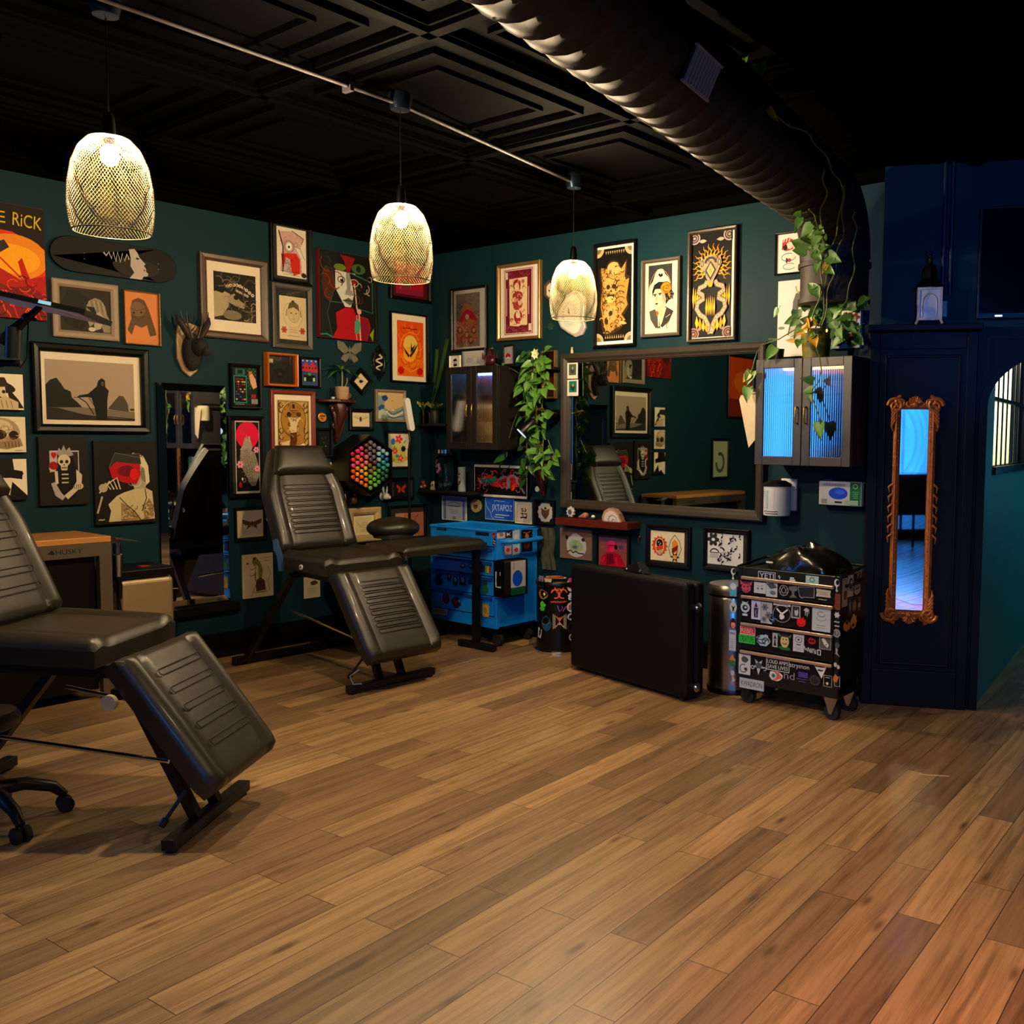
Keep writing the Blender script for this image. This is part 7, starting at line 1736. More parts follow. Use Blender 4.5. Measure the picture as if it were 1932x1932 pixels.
def tattoo_chair(label, loc, rz, nslot=5, buttons=False):
    t = thing('tattoo_chair', label, 'tattoo chair', loc, rz, 'black tattoo chairs')
    # seat
    s_ = pad_mesh(.52, lambda s: .30, .10).build('seat', LEATHER, t, True); place(s_, (-.80, 0, .725), (-.28, 0, .705))
    # backrest: narrows to the head
    hwb = lambda s: .30 if s < .55 else .30-.125*((s-.55)/.45)**1.25
    b_ = pad_mesh(.74, hwb, .09).build('backrest', LEATHER, t, True); place(b_, (-.845, 0, .80), (-1.145, 0, 1.478), (1, 0, .3))
    o = slots(.12, .44, nslot, .19, .1005).build('stitching', STITCH, b_)
    h_ = pad_mesh(.215, lambda s: .235-.07*s, .055, 0, .04, 14, 20).build('headrest', LEATHER, t, True)
    ax = (Vector((-1.145, 0, 1.478))-Vector((-.845, 0, .80))).normalized(); nz_ = ax.cross(Vector((0, 1, 0))); nz_ = -nz_ if nz_.x < 0 else nz_
    hp0 = Vector((-.845, 0, .80))+ax*.53+nz_*.092; place(h_, hp0, hp0+ax, (1, 0, .3))
    # leg rest
    l_ = pad_mesh(.63, lambda s: .29 if s < .9 else .29-.02*(s-.9)/.1, .09).build('leg_rest', LEATHER, t, True); place(l_, (-.255, 0, .70), (.105, 0, .207), (1, 0, .73))
    slots(.12, .46, nslot, .17, .1005).build('stitching', STITCH, l_)
    # frame
    m = MB(); m.bar((0, -.33, .035), (0, .33, .035), .055, .045); m.build('front_foot', BLKMETAL, t, bev=.004)
    m = MB(); m.bar((-1.24, -.40, .035), (-1.24, .58, .035), .055, .045); m.build('rear_foot', BLKMETAL, t, bev=.004)
    for x in (0, -1.24):
        for y in (-.3, .3): MB().cyl((x, y, 0), (x, y, .014), .022, n=12).build('rubber_foot', RUBBER, t)
    m = MB()
    for y in (-.085, .085): m.bar((-.01, y, .05), (-.26, y, .56), .04, .04)
    m.bar((-.26, -.2, .58), (-.26, .2, .58), .04, .04); m.build('front_post', BLKMETAL, t)
    m = MB()
    for k in (-1, 1): m.bar((-1.23, k*.3, .05), (-.72, k*.25, .67), .04, .04)
    m.bar((-.72, -.25, .67), (-.72, .25, .67), .035, .035)
    m.build('rear_post', BLKMETAL, t)
    m = MB()
    for y in (-.22, .22): m.bar((-.84, y, .70), (-.26, y, .68), .035, .05)
    m.bar((-.6, -.22, .68), (-.6, .22, .68), .03, .03); m.build('seat_frame', BLKMETAL, t)
    m = MB(); m.tube([(-.78, -.23, .42), (-.04, -.23, .33)], .009, 8); m.build('strut', CHROME, t, True)
    m = MB(); m.tube([(-.72, .2, .5), (-.3, .2, .42)], .009, 8); m.build('strut', CHROME, t, True)
    m = MB(); m.bar((-.845, -.14, .78), (-1.10, -.14, 1.36), .03, .03); m.bar((-.845, .14, .78), (-1.10, .14, 1.36), .03, .03); o = m.build('back_frame', BLKMETAL, t); o.location = (-.03, 0, -.01)
    m = MB(); m.tube([(.03, -.24, .22), (-.03, -.28, .12)], .008, 8); m.tube([(-.03, -.28, .12), (-.045, -.29, .095)], .014, 10); m.build('lever', BLKMETAL, t, True)
    if not buttons:
        m = MB(); m.tube([(-.22, -.3, .58), (-.22, -.32, .58)], .03, 18); m.build('pivot_cap', mat('pale_plastic_cap', 'b0a890', .4), t, True)
    else:
        for p in ((-.53, -.304, .745), (-.965, -.275, 1.03)):
            m = MB(); m.tube([(p[0], p[1], p[2]), (p[0], p[1]-.008, p[2])], .017, 16); bt = m.build('button', WHITE, t, True)
            MB().tube([(p[0], p[1]-.008, p[2]), (p[0], p[1]-.011, p[2])], .006, 10).build('button_hole', BLACK, bt)
        m = MB(); m.tube([(-.83, -.305, .90), (-.80, -.315, .84), (-.76, -.32, .80), (-.75, -.32, .70)], [.02, .024, .02, .016], 4); m.build('hinge_cover', mat('blue_grey_plastic', '2c4a70', .4), t, True)
        m = MB(); m.tube([(.02, -.26, .15), (-.02, -.3, .11), (.0, -.29, .06), (.06, -.27, .07)], .004, 6); m.build('strap', mat('grey_webbing', '8a8a8a', .6), t, True)
    return t
tattoo_chair('black reclining tattoo chair nearest the viewer, cut off by the left picture edge', (-3.78, 2.025, 0), radians(35.4), 5)
tattoo_chair('black tattoo chair in front of the picture wall with an arm table beside it', (-4.985, 3.91, 0), radians(-1.5), 9, True)
# arm table
t = thing('arm_table', 'long black padded arm table between the second chair and the blue cart', 'table', (-5.53, 4.66, 0), radians(90))
o = pad_mesh(.80, lambda s: .235-.02*(s > .95), .075, 0, .035, 24, 16).build('pad', LEATHER, t, True); o.location = (-.40, 0, .762)
m = MB(); m.bar((.34, -.16, .05), (.34, -.16, .77), .045, .045); m.bar((.34, -.16, .76), (.34, .12, .76), .04, .03); m.build('post', BLKMETAL, t)
m = MB(); m.bar((.34, -.36, .03), (.34, .02, .03), .05, .04); m.build('foot', BLKMETAL, t, bev=.004)
m = MB(); m.tube([(-.38, -.22, .78), (-.38, -.24, .74)], .012, 8); m.build('knob', CHROME, t)
# round saddle stool behind the chair
q = onX(742, 1000, -5.95)
t = thing('saddle_stool', 'black domed stool seat showing above the arm table', 'stool', (-5.95, q.y, 0), radians(60))
m = MB(); m.ell((0, 0, .90), (.2, .17, .085), 24, 12); m.tube([(0, 0, .86), (0, 0, .83)], .15, 20); m.build('seat', LEATHER, t, True)
MB().tube([(0, 0, .14), (0, 0, .84)], .028, 12).build('column', CHROME, t, True)
for k in range(5):
    a = 2*pi*k/5; MB().tube([(.03*cos(a), .03*sin(a), .14), (.16*cos(a), .16*sin(a), .11), (.26*cos(a), .26*sin(a), .07)], [.025, .02, .016], 8).build('leg', BLKMETAL, t, True)
    MB().tube([(.26*cos(a), .26*sin(a)-.014, .03), (.26*cos(a), .26*sin(a)+.014, .03)], .03, 14).build('caster', RUBBER, t, True)
# rolling stool at the left edge
q = onZ(40, 1590, 0.0); ctr = Vector((-4.42, 1.43, 0))
t = thing('rolling_stool', 'black five legged rolling stool base at the lower left picture edge', 'stool', ctr, 0)
a00 = math.atan2(q.y-ctr.y, q.x-ctr.x); rl = (q-ctr).length
for k in range(5):
    a = a00+2*pi*k/5; ca, sa = cos(a), sin(a)
    MB().tube([(.04*ca, .04*sa, .15), (.5*rl*ca, .5*rl*sa, .15), (.85*rl*ca, .85*rl*sa, .115), (rl*ca, rl*sa, .07)], [.035, .028, .024, .018], 8).build('leg', BLKMETAL, t, True)
    m = MB()
    for s_ in (-1, 1): m.tube([(rl*ca-s_*sa*.008, rl*sa+s_*ca*.008, .032), (rl*ca-s_*sa*.03, rl*sa+s_*ca*.03, .032)], .032, 16)
    m.build('caster', RUBBER, t, True)
m = MB(); m.tube([(0, 0, .12), (0, 0, .4)], .03, 12); m.build('column', BLKMETAL, t, True)
m = MB(); m.lathe([(0, .40), (.10, .40), (.13, .42), (.135, .45), (.12, .475), (0, .48)], 28); m.build('seat', LEATHER, t, True)
# ------------------------------------------------------------------ steel workbench with a maple top
tx0, tx1, ty0, ty1, tz = -6.50, -6.02, 1.25, 2.66, .985
t = thing('workbench', 'steel workbench with a pale maple top behind the nearest tattoo chair', 'workbench', ((tx0+tx1)/2, (ty0+ty1)/2, 0), radians(90))
hl, hw = (ty1-ty0)/2, (tx1-tx0)/2
bx(-hl, -hw, tz-.035, hl, hw, tz).build('worktop', mat('maple_top', 'b47a3c', .4, noise=.22, grain=(2, 24, 10), scale=2), t, bev=.004)
WBS = mat('warm_grey_steel', '7c7060', .35, .75, noise=.1, grain=(40, 4, 4))
for sx_ in (-1, 1):
    for sy_ in (-1, 1): bx(sx_*hl-(.07 if sx_ > 0 else 0), sy_*hw-(.05 if sy_ > 0 else 0), 0, sx_*hl+(.07 if sx_ < 0 else 0), sy_*hw+(.05 if sy_ < 0 else 0), tz-.035).build('leg', WBS, t)
m = MB(); m.box(-hl+.07, -hw, tz-.115, hl-.07, -hw+.03, tz-.035); m.box(-hl+.07, hw-.03, tz-.115, hl-.07, hw, tz-.035); m.build('apron', WBS, t)
A = Art(.2, .055, -hw-.0008, hl-.26, tz-.075); A.t('HUSKY', .62, .5, .72, .5, '2a2622'); A.p([(.02, .62), (.1, .42), (.16, .2), (.2, .44), (.24, .62), (.16, .74), (.1, .66)], '2a2622'); A.done('lettering', t)
for x in (-.25, .1, .3):
    m = MB(); m.tube([(x, -hw+.06, tz-.12), (x+.02, -hw+.06, tz-.17), (x+.05, -hw+.06, tz-.15), (x+.06, -hw+.06, tz-.18)], .006, 6); m.build('hook', BRASS, t, True)
bx(-hl+.1, -hw+.05, .06, hl-.075, hw-.035, tz-.12).build('drawer_unit', BLACK, t, bev=.006)
q = onX(222, 1060, -6.12)
t = thing('clamp_arm', 'chrome clamp with a black handle on the end of the workbench', 'clamp', (-6.14, ty1+.085, 0), 0)
m = MB(); m.box(-.03, -.044, .93, .03, .02, .955); m.add([(-.04, -.03, .955), (.05, -.03, .955), (.06, .1, .93), (-.02, .1, .93), (-.04, -.03, .963), (.05, -.03, .963), (.06, .1, .938), (-.02, .1, .938)], [(0, 3, 2, 1), (4, 5, 6, 7), (0, 1, 5, 4), (1, 2, 6, 5), (2, 3, 7, 6), (3, 0, 4, 7)]); m.build('bracket', STEEL, t)
m = MB(); m.tube([(0, .0, .95), (0, .0, .86), (.005, 0, .855), (.0, .0, .72)], [.024, .024, .032, .024], 14); m.build('cylinder', CHROME, t, True)
MB().tube([(0, 0, .72), (.0, .01, .66), (0, .005, .58)], [.014, .018, .014], 10).build('handle', BLACK, t, True)
MB().tube([(0, .005, .58), (.03, .02, .4), (.01, .02, .2), (.05, .03, .01)], .004, 6).build('cable', BLACK, t, True)
# ------------------------------------------------------------------ stainless bin on the left wall side
t = thing('step_bin', 'low rectangular stainless bin with a black lid beside the workbench', 'bin', (-6.36, 2.955, 0), radians(90))
m = MB(); q = []
hw_, hd_ = .172, .16
m.box(-hw_, -hd_, .0, hw_, hd_, .68); m.build('body', mat('champagne_steel', 'c8b088', .38, .8, noise=.08, grain=(2, 2, 40)), t, bev=.03, seg=4)
bx(-hw_-.004, -hd_-.004, .685, hw_+.004, hd_+.004, .745).build('lid', BLACK, t, bev=.014, seg=3)
bx(-.0, -.08, .7455, .06, -.02, .7475).build('sticker', mat('red_label', 'c0201c', .5), t)
bx(-.05, -hd_-.04, .01, .05, -hd_, .03).build('pedal', BLACK, t)
# ------------------------------------------------------------------ blue tool cart
BLUE = mat('bright_blue_enamel', '0f80dc', .32, noise=.05, scale=6, coat=.25)
DBLUE = mat('deep_blue_enamel', '06408a', .4, noise=.05)
cx0, cx1, cy0, cy1, cz0, cz1 = -6.02, -5.265, 5.115, 5.555, .14, .885
ccx, ccy = (cx0+cx1)/2, (cy0+cy1)/2; W2, D2 = (cx1-cx0)/2, (cy1-cy0)/2
t = thing('tool_cart', 'bright blue steel tool cart with stickers in the room corner', 'tool cart', (ccx, ccy, 0))
m = MB(); m.box(-W2, -D2, cz0, W2, -D2+.02, cz0+.09); m.box(-W2, -D2+.02, cz0, W2, D2, cz0+.02); m.box(-W2, D2-.015, cz0+.02, W2, D2, cz1); m.box(-W2, -D2+.02, cz0+.0, -W2+.03, D2-.015, cz1); m.box(W2-.03, -D2+.02, cz0+.0, W2, D2-.015, cz1); m.box(-W2, -D2, cz0+.09, -W2+.03, -D2+.02, cz1); m.box(W2-.03, -D2, cz0+.09, W2, -D2+.02, cz1); m.box(-W2+.03, -D2+.01, cz1-.115, W2-.03, D2-.015, cz1-.055)
m.box(-W2+.03, -D2, cz1-.115, W2-.03, -D2+.01, cz1); m.build('body', BLUE, t, bev=.006)
m = MB(); m.tube([(-W2, -D2+.005, cz1), (W2, -D2+.005, cz1), (W2, D2, cz1+.0), (-W2, D2, cz1), (-W2, -D2+.005, cz1)], .012, 8); m.build('tray_rim', BLUE, t, True)
m = MB(); m.box(-W2+.03, -D2+.012, cz1-.054, W2-.03, D2-.016, cz1-.05); m.build('tray_mat', mat('navy_glass_mat', '0a2038', .15, coat=.6), t)
m = MB(); zz = cz1-.075
m.tube([(W2, -D2+.05, zz), (W2+.07, -D2+.05, zz+.0), (W2+.09, -D2+.1, zz), (W2+.09, D2-.08, zz), (W2+.07, D2-.02, zz), (W2, D2-.02, zz)], .016, 10); m.build('push_handle', BLUE, t, True)
zd = [cz0+.095, cz0+.25, cz0+.40, cz0+.52, cz1-.12]
for k in range(4):
    a, b = zd[k]+.004, zd[k+1]-.004
    dr = bx(-W2+.034, -D2-.008, a, W2-.034, -D2+.35, b).build('drawer', BLUE, t, bev=.004)
    m = MB(); m.box(-W2+.04, -D2-.022, b-.026, W2-.04, -D2-.008, b-.004); m.build('handle', DBLUE, dr)
for sx_ in (-1, 1):
    for sy_ in (-1, 1):
        m = MB(); x, y = sx_*(W2-.06), sy_*(D2-.06); m.box(x-.03, y-.03, .1, x+.03, y+.03, cz0); m.bar((x, y, .1), (x+.01, y, .05), .035, .02); ck = m.build('caster', BLKMETAL, t); MB().tube([(x+.01, y-.018, .048), (x+.01, y+.018, .048)], .048, 18).build('wheel', RUBBER, ck, True)
# stickers: picture rectangle -> plane of the thing, as one small printed sheet each
def sticker(par, plane, off, crop, b, art, m=GLOSSY, label=None):
    """plane: Wall through the face; crop (x0, y0, scale) of the measured enlargement; b = xl, xr, yt, yb there"""
    x0, y0, s = crop; bb = (x0+b[0]/s, x0+b[1]/s, y0+b[2]/s, y0+b[3]/s)
    c, w, h = plane.rect(bb)
    base = par
    off_ = Vector((0, 0, 0))
    while base is not None: off_ += base.location; base = base.parent
    root_ = par
    while root_.parent is not None: root_ = root_.parent
    A = Art(w, h, -off); art(A)
    o = A.done('sticker', par, m)
    loc = c-off_; Rz = Matrix.Rotation(-root_.rotation_euler.z, 4, 'Z')
    o.location = Rz @ loc if root_.rotation_euler.z else loc
    o.rotation_euler = (0, 0, plane.az-root_.rotation_euler.z)
    if label: o['label'] = label
    return o
C7 = (780, 960, 6.44)
PF = Wall((0, cy0), 0); PS = Wall((cx1, 0), 90)
dk = lambda c_, sd, c2='5a7ab0': (lambda A: (A.blob(.5, .5, .5, .5, c_, sd, 20, .3), A.blob(.5, .4, .26, .24, c2, sd+1, 12, .4)))
rc = lambda c_, c2, sd=1: (lambda A: (A.bg(c_), A.blob(.5, .5, .34, .34, c2, sd, 12, .4)))
for b, a in (((265, 370, 730, 930), lambda A: (A.e(.5, .26, .42, .24, '101830'), A.e(.5, .72, .5, .28, '101830'), A.e(.5, .26, .2, .12, '2a3a6a'))), ((410, 480, 740, 890), dk('141c34', 3)), ((485, 560, 800, 950), dk('16204a', 5, '8aa0c0')), ((570, 650, 775, 930), rc('141a2c', '6a7aa0', 4)), ((670, 735, 830, 940), lambda A: A.star(.5, .5, .34, .5, 9, '10245c')), ((355, 460, 1010, 1165), lambda A: (A.e(.5, .5, .5, .5, '8a9aa8'), A.e(.5, .5, .44, .44, '6a1420'), A.blob(.5, .5, .26, .26, '1c2a6a', 3))), ((470, 600, 1060, 1210), lambda A: (A.blob(.5, .5, .5, .5, '141834', 2), A.blob(.4, .45, .2, .2, 'a01828', 3), A.e(.75, .35, .1, .14, 'b8b0a8'))), ((255, 425, 1205, 1285), lambda A: (A.bg('7a8aa0'), A.scrib(.1, .2, .9, .8, 2, .02, '2a3448'))), ((835, 955, 690, 775), lambda A: (A.r(0, 0, .4, 1, '10205c'), A.r(.4, 0, .6, 1, '3a8a34'), A.r(.6, 0, .8, 1, 'a89020'), A.r(.8, 0, 1, 1, '9a1c1c'))), ((835, 935, 840, 1040), lambda A: (A.blob(.5, .3, .3, .28, '123c14', 3), A.blob(.5, .7, .44, .3, '185218', 4))), ((850, 930, 1150, 1310), lambda A: (A.bg('b8902c'), A.l([(.1, .06), (.9, .06), (.9, .94), (.1, .94), (.1, .06)], .04, '5a4414'), A.blob(.5, .5, .26, .3, '8a6c24', 3))), ((570, 655, 655, 730), dk('1c2c54', 6, '9aa8c0')), ((680, 735, 650, 740), dk('14244c', 8))):
    sticker(t, PF, .0105 if b[2] > 640 else .0105, C7, b, a)
for b, a in (((284, 404, 198, 262), lambda A: (A.bg('0c1828'), A.scrib(.1, .2, .9, .8, 2, .03, '2a5a8a'))), ((755, 920, 282, 326), lambda A: A.bg('081424'))): sticker(t, PF, .0012, C7, b, a)
for b, a in (((945, 1005, 275, 350), dk('8a2030', 2, '141214')), ((1015, 1115, 265, 360), rc('b8aca0', '8a5a54', 3)), ((1115, 1200, 255, 350), lambda A: (A.bg('101018'), A.p([(.2, .3), (.5, .5), (.8, .2), (.6, .55), (.8, .8), (.5, .65), (.2, .8)], 'c0c0c4'))), ((1110, 1190, 350, 400), dk('a87080', 4)), ((1205, 1290, 255, 560), lambda A: (A.bg('a0b4c0'), A.e(.5, .3, .3, .12, 'c8ccc8'), A.blob(.5, .8, .34, .1, 'c02038', 2), A.r(.1, .5, .9, .6, '4aa0c0'))), ((1310, 1445, 250, 520), lambda A: (A.bg('0c0a0c'), A.l([(.15, .12), (.5, .16), (.85, .1)], .04, 'a8481c'), A.blob(.5, .3, .2, .14, 'b0501c', 3), A.l([(.3, .7), (.36, .84)], .05, '8a2018'), A.l([(.5, .68), (.52, .88)], .05, '8a2018'), A.l([(.68, .66), (.64, .82)], .05, '8a2018'))), ((1105, 1190, 450, 555), rc('c89a94', 'b02838', 5))):
    sticker(t, PS, .0012, C7, b, a)
sticker(t, PS, .0012, C7, (965, 1000, 365, 440), lambda A: (A.bg('0c0c0e'), A.l([(.1, .2), (.9, .5)], .16, 'c8c8c4'), A.l([(.1, .6), (.9, .9)], .16, 'c8c8c4')))
c, w, h = PS.rect((780+1040/6.44, 780+1330/6.44, 960+615/6.44, 960+1050/6.44), .06)
t2 = thing('glove_box', 'black glove box holder with a white and green carton, on the blue cart side', 'box', (cx1, c.y, c.z-h/2), radians(90))
m = MB(); m.box(-w/2, -.11, 0, w/2, -.002, .006); m.box(-w/2, -.11, .006, -w/2+.005, -.002, h); m.box(w/2-.005, -.11, .006, w/2, -.002, h); m.box(-w/2, -.006, .006, w/2, -.002, h); m.build('holder', BLACK, t2)
bx(-w/2+.007, -.105, .007, w/2-.007, -.008, h-.012).build('carton', mat('black_carton', '0c0c0e', .5), t2)
A = Art(w*.62, h*.94, -.1056, w*.12, h*.5); A.bg('b8b8b8'); A.r(.0, .78, 1, 1, '14603c'); A.e(.45, .52, .34, .24, '1658c8'); A.l([(.2, .04), (.2, .26)], .06, '8a8a8c'); A.done('print', t2)
A = Art(.09, h*.5, 0, 0, 0); A.l([(.2, .1), (.2, .95), (.8, .95)], .16, 'b0b8c0'); A.l([(.7, .1), (.7, .3)], .08, 'b0b8c0')
o = A.done('side_print', t2); o.location = (-w/2-.0008, -.055, h*.5); o.rotation_euler = (0, 0, radians(-90))
q = onZ(968, 1001, cz1-.045)
t2 = thing('paper_sheet', 'cream sheet of paper lying on the blue cart tray', 'paper', (q.x, q.y, cz1-.049), 0); bx(-.15, -.12, 0, .12, .11, .002).build('sheet', mat('cream_sheet', 'c8b898', .7), t2)
# ------------------------------------------------------------------ sticker covered tool chest
hx0_, hx1_, hy0, hy1, hz0_, hz1_ = -3.055, -2.385, 4.973, 5.31, .135, .835
hcx, hcy = (hx0_+hx1_)/2, (hy0+hy1)/2; W3, D3 = (hx1_-hx0_)/2, (hy1-hy0)/2
t = thing('tool_chest', 'black rolling tool chest covered with stickers, four drawers with pale rails', 'tool chest', (hcx, hcy, 0))
GUN = mat('gunmetal_lacquer', '1a1c1a', .35, .4, noise=.1)
m = MB(); m.box(-W3, -D3, hz0_, W3, -D3+.02, hz0_+.085); m.box(-W3, -D3+.02, hz0_, W3, D3, hz0_+.02); m.box(-W3, -D3, hz0_+.085, -W3+.03, D3, hz1_); m.box(W3-.03, -D3, hz0_+.085, W3, D3, hz1_); m.box(-W3+.03, D3-.012, hz0_+.02, W3-.03, D3, hz1_); m.box(-W3+.03, -D3, hz1_-.075, W3-.03, -D3+.015, hz1_); m.box(-W3+.03, -D3+.015, hz1_-.02, W3-.03, D3-.012, hz1_-.008)
m.build('body', GUN, t, bev=.004)
m = MB(); m.tube([(-W3, -D3, hz1_), (-W3, D3, hz1_+.03), (W3, D3, hz1_+.03), (W3, -D3, hz1_)], .009, 8); m.tube([(W3+.0, -D3+.06, hz1_-.06), (W3+.04, -D3+.06, hz1_-.05), (W3+.04, D3-.06, hz1_-.04), (W3, D3-.06, hz1_-.04)], .008, 8); m.build('top_rail', BLKMETAL, t, True)
C1 = (1350, 1000, 5.083); QF, QS = Wall((0, hy0), 0), Wall((hx1_, 0), 90)
zr = lambda y: QF.hit(1350+670/5.083, 1000+y/5.083).z
tops = [zr(495)+.004, zr(675), zr(945), zr(1218)]; bots = [tops[1]+.012, tops[2]+.012, tops[3]+.012, hz0_+.09]
RAILM = mat('pale_aluminium_rail', 'd0b098', .3, .8, noise=.05)
drs = []
for k in range(4):
    dr = bx(-W3+.032, -D3-.006, bots[k], W3-.032, -D3+.25, tops[k]-.004).build('drawer', BLACK, t, bev=.003); drs.append(dr)
    m = MB(); m.box(-W3+.034, -D3-.024, tops[k]-.014, W3-.034, -D3-.006, tops[k]+.004); m.build('handle', RAILM, dr, bev=.003)
def T1(txt, c_, bgc=None, edge=None, hh=.7):
    def f(A):
        if edge: A.bg(edge)
        if bgc: A.r(.03, .1, .97, .9, bgc) if edge else A.bg(bgc)
        A.t(txt, .5, .5, .86, hh, c_)
    return f
def fish(A): A.bg('a8b4bc'); A.arc(.5, .3, .2, .1, 0, 300, .03, '3a4448'); A.arc(.5, .45, .26, .12, 0, 180, .02, '3a4448'); A.scrib(.2, .72, .8, .9, 2, .02, '4a5458')
def eyeb(A): A.blob(.5, .45, .5, .4, 'a0b4c8', 3); A.e(.5, .48, .26, .18, '142838'); A.e(.55, .46, .1, .06, 'c8d4e0'); A.l([(.2, .1), (.5, .2), (.8, .08)], .06, 'a0b4c8'); A.r(.25, .86, .75, 1, 'a8bcd0')
def deer(A): A.e(.5, .55, .5, .45, '8a9094', 28); A.e(.5, .55, .47, .42, '060607', 28); A.l([(.2, .3), (.42, .5), (.5, .52), (.58, .5), (.82, .3)], .08, 'd0d4d8'); A.blob(.5, .68, .16, .18, 'd0d4d8', 4); A.r(.02, .0, .98, .14, 'c8ccd0'); A.scrib(.05, .02, .95, .12, 1, .03, '101014')
def devil(A): A.blob(.5, .9, .5, .14, '1c5a34', 2); A.e(.5, .5, .32, .36, 'c8b070', 20); A.p([(.2, .1), (.8, .1), (.7, .26), (.3, .26)], '241c28'); A.p([(.1, .3), (.0, .05), (.25, .22)], '2a7a3a'); A.p([(.9, .3), (1, .05), (.75, .22)], '2a7a3a'); A.e(.38, .4, .05, .04, I); A.e(.62, .4, .05, .04, I); A.arc(.5, .56, .16, .1, 10, 170, .05, '3a1c18')
def eye2(A): A.bg('b4b8c8'); A.ring(.5, .3, .3, .16, .05, '2a2c38'); A.e(.5, .3, .1, .06, '2a2c38'); A.r(.3, .56, .7, .62, '2a2c38'); A.scrib(.15, .74, .85, .92, 2, .03, '7a7c94')
def squid(A): A.star(.5, .4, .16, .42, 5, 'a4b0bc', .3); A.e(.5, .4, .2, .18, '3a4450'); A.p([(.38, .6), (.62, .6), (.5, 1)], 'a4b0bc'); A.arc(.12, .56, .1, .1, 0, 300, .05, 'a4b0bc'); A.arc(.88, .56, .1, .1, 180, 480, .05, 'a4b0bc')
def loud(A): A.bg('c8ccd0'); A.r(.025, .06, .975, .94, '08080a'); A.t('LOUD AMPS', .5, .3, .88, .3, 'd0d4d8'); A.t('SAVE LIVES', .5, .7, .88, .3, 'd0d4d8')
def eyefl(A): A.blob(.5, .5, .5, .5, 'd8d0c8', 3, 20, .25); A.blob(.5, .5, .44, .42, 'c8583c', 4, 20, .3); A.e(.36, .5, .2, .3, 'd8d0c8'); A.e(.36, .52, .14, .2, '2a8a9a'); A.e(.36, .52, .05, .08, '101014')
def tri(A): A.p([(0, 0), (1, .0), (.62, 1)], 'd0d4d4'); A.scrib(.16, .08, .84, .3, 1, .09, '101012'); A.scrib(.34, .36, .74, .56, 1, .09, '101012')
def cards(A): A.l([(.05, .04), (.95, .04), (.95, .96), (.05, .96), (.05, .04)], .06, 'b8a890'); A.e(.45, .66, .14, .08, 'c8c8c8'); A.p([(.3, .68), (.6, .68), (.45, .86)], 'c8c8c8'); A.scrib(.2, .12, .8, .3, 1, .05, 'c8c8c8')
def bull(A): A.blob(.5, .6, .4, .4, 'a84058', 3); A.p([(.1, .4), (.05, .05), (.35, .3)], 'a84058'); A.p([(.9, .4), (.95, .05), (.65, .3)], 'a84058'); A.blob(.5, .2, .26, .12, '5a1c2c', 4); A.arc(.5, .7, .2, .14, 0, 180, .05, '5a1c2c'); A.e(.36, .5, .06, .06, '2a0c14'); A.e(.64, .5, .06, .06, '2a0c14')
def skullred(A): A.p([(.0, .5), (.1, .2), (.25, .34), (.4, 0), (.55, .24), (.75, .04), (.8, .3), (1, .24), (.96, .7), (.7, .9), (.3, .9), (.05, .75)], 'd81420'); A.arc(.5, .6, .3, .16, 0, 180, .07, '5a0408')
def d20(A): A.ring(.5, .5, .47, .47, .05, 'a8b0b4'); A.l([(.5, .1), (.85, .7), (.15, .7), (.5, .1)], .05, 'a8b0b4'); A.l([(.15, .3), (.5, .9), (.85, .3)], .04, 'a8b0b4')
def state(A): A.p([(0, .08), (1, .0), (1, .86), (.4, .88), (.26, 1), (.1, .84)], '9aa4b0'); A.p([(.03, .12), (.97, .04), (.96, .82), (.4, .84), (.26, .94), (.12, .8)], '1c222c')
def moon(c_): return lambda A: (A.e(.5, .3, .4, .3, c_), A.e(.62, .26, .26, .2, '0c0c0e'), A.r(.4, .6, .56, 1, c_), A.e(.5, .9, .2, .08, c_))
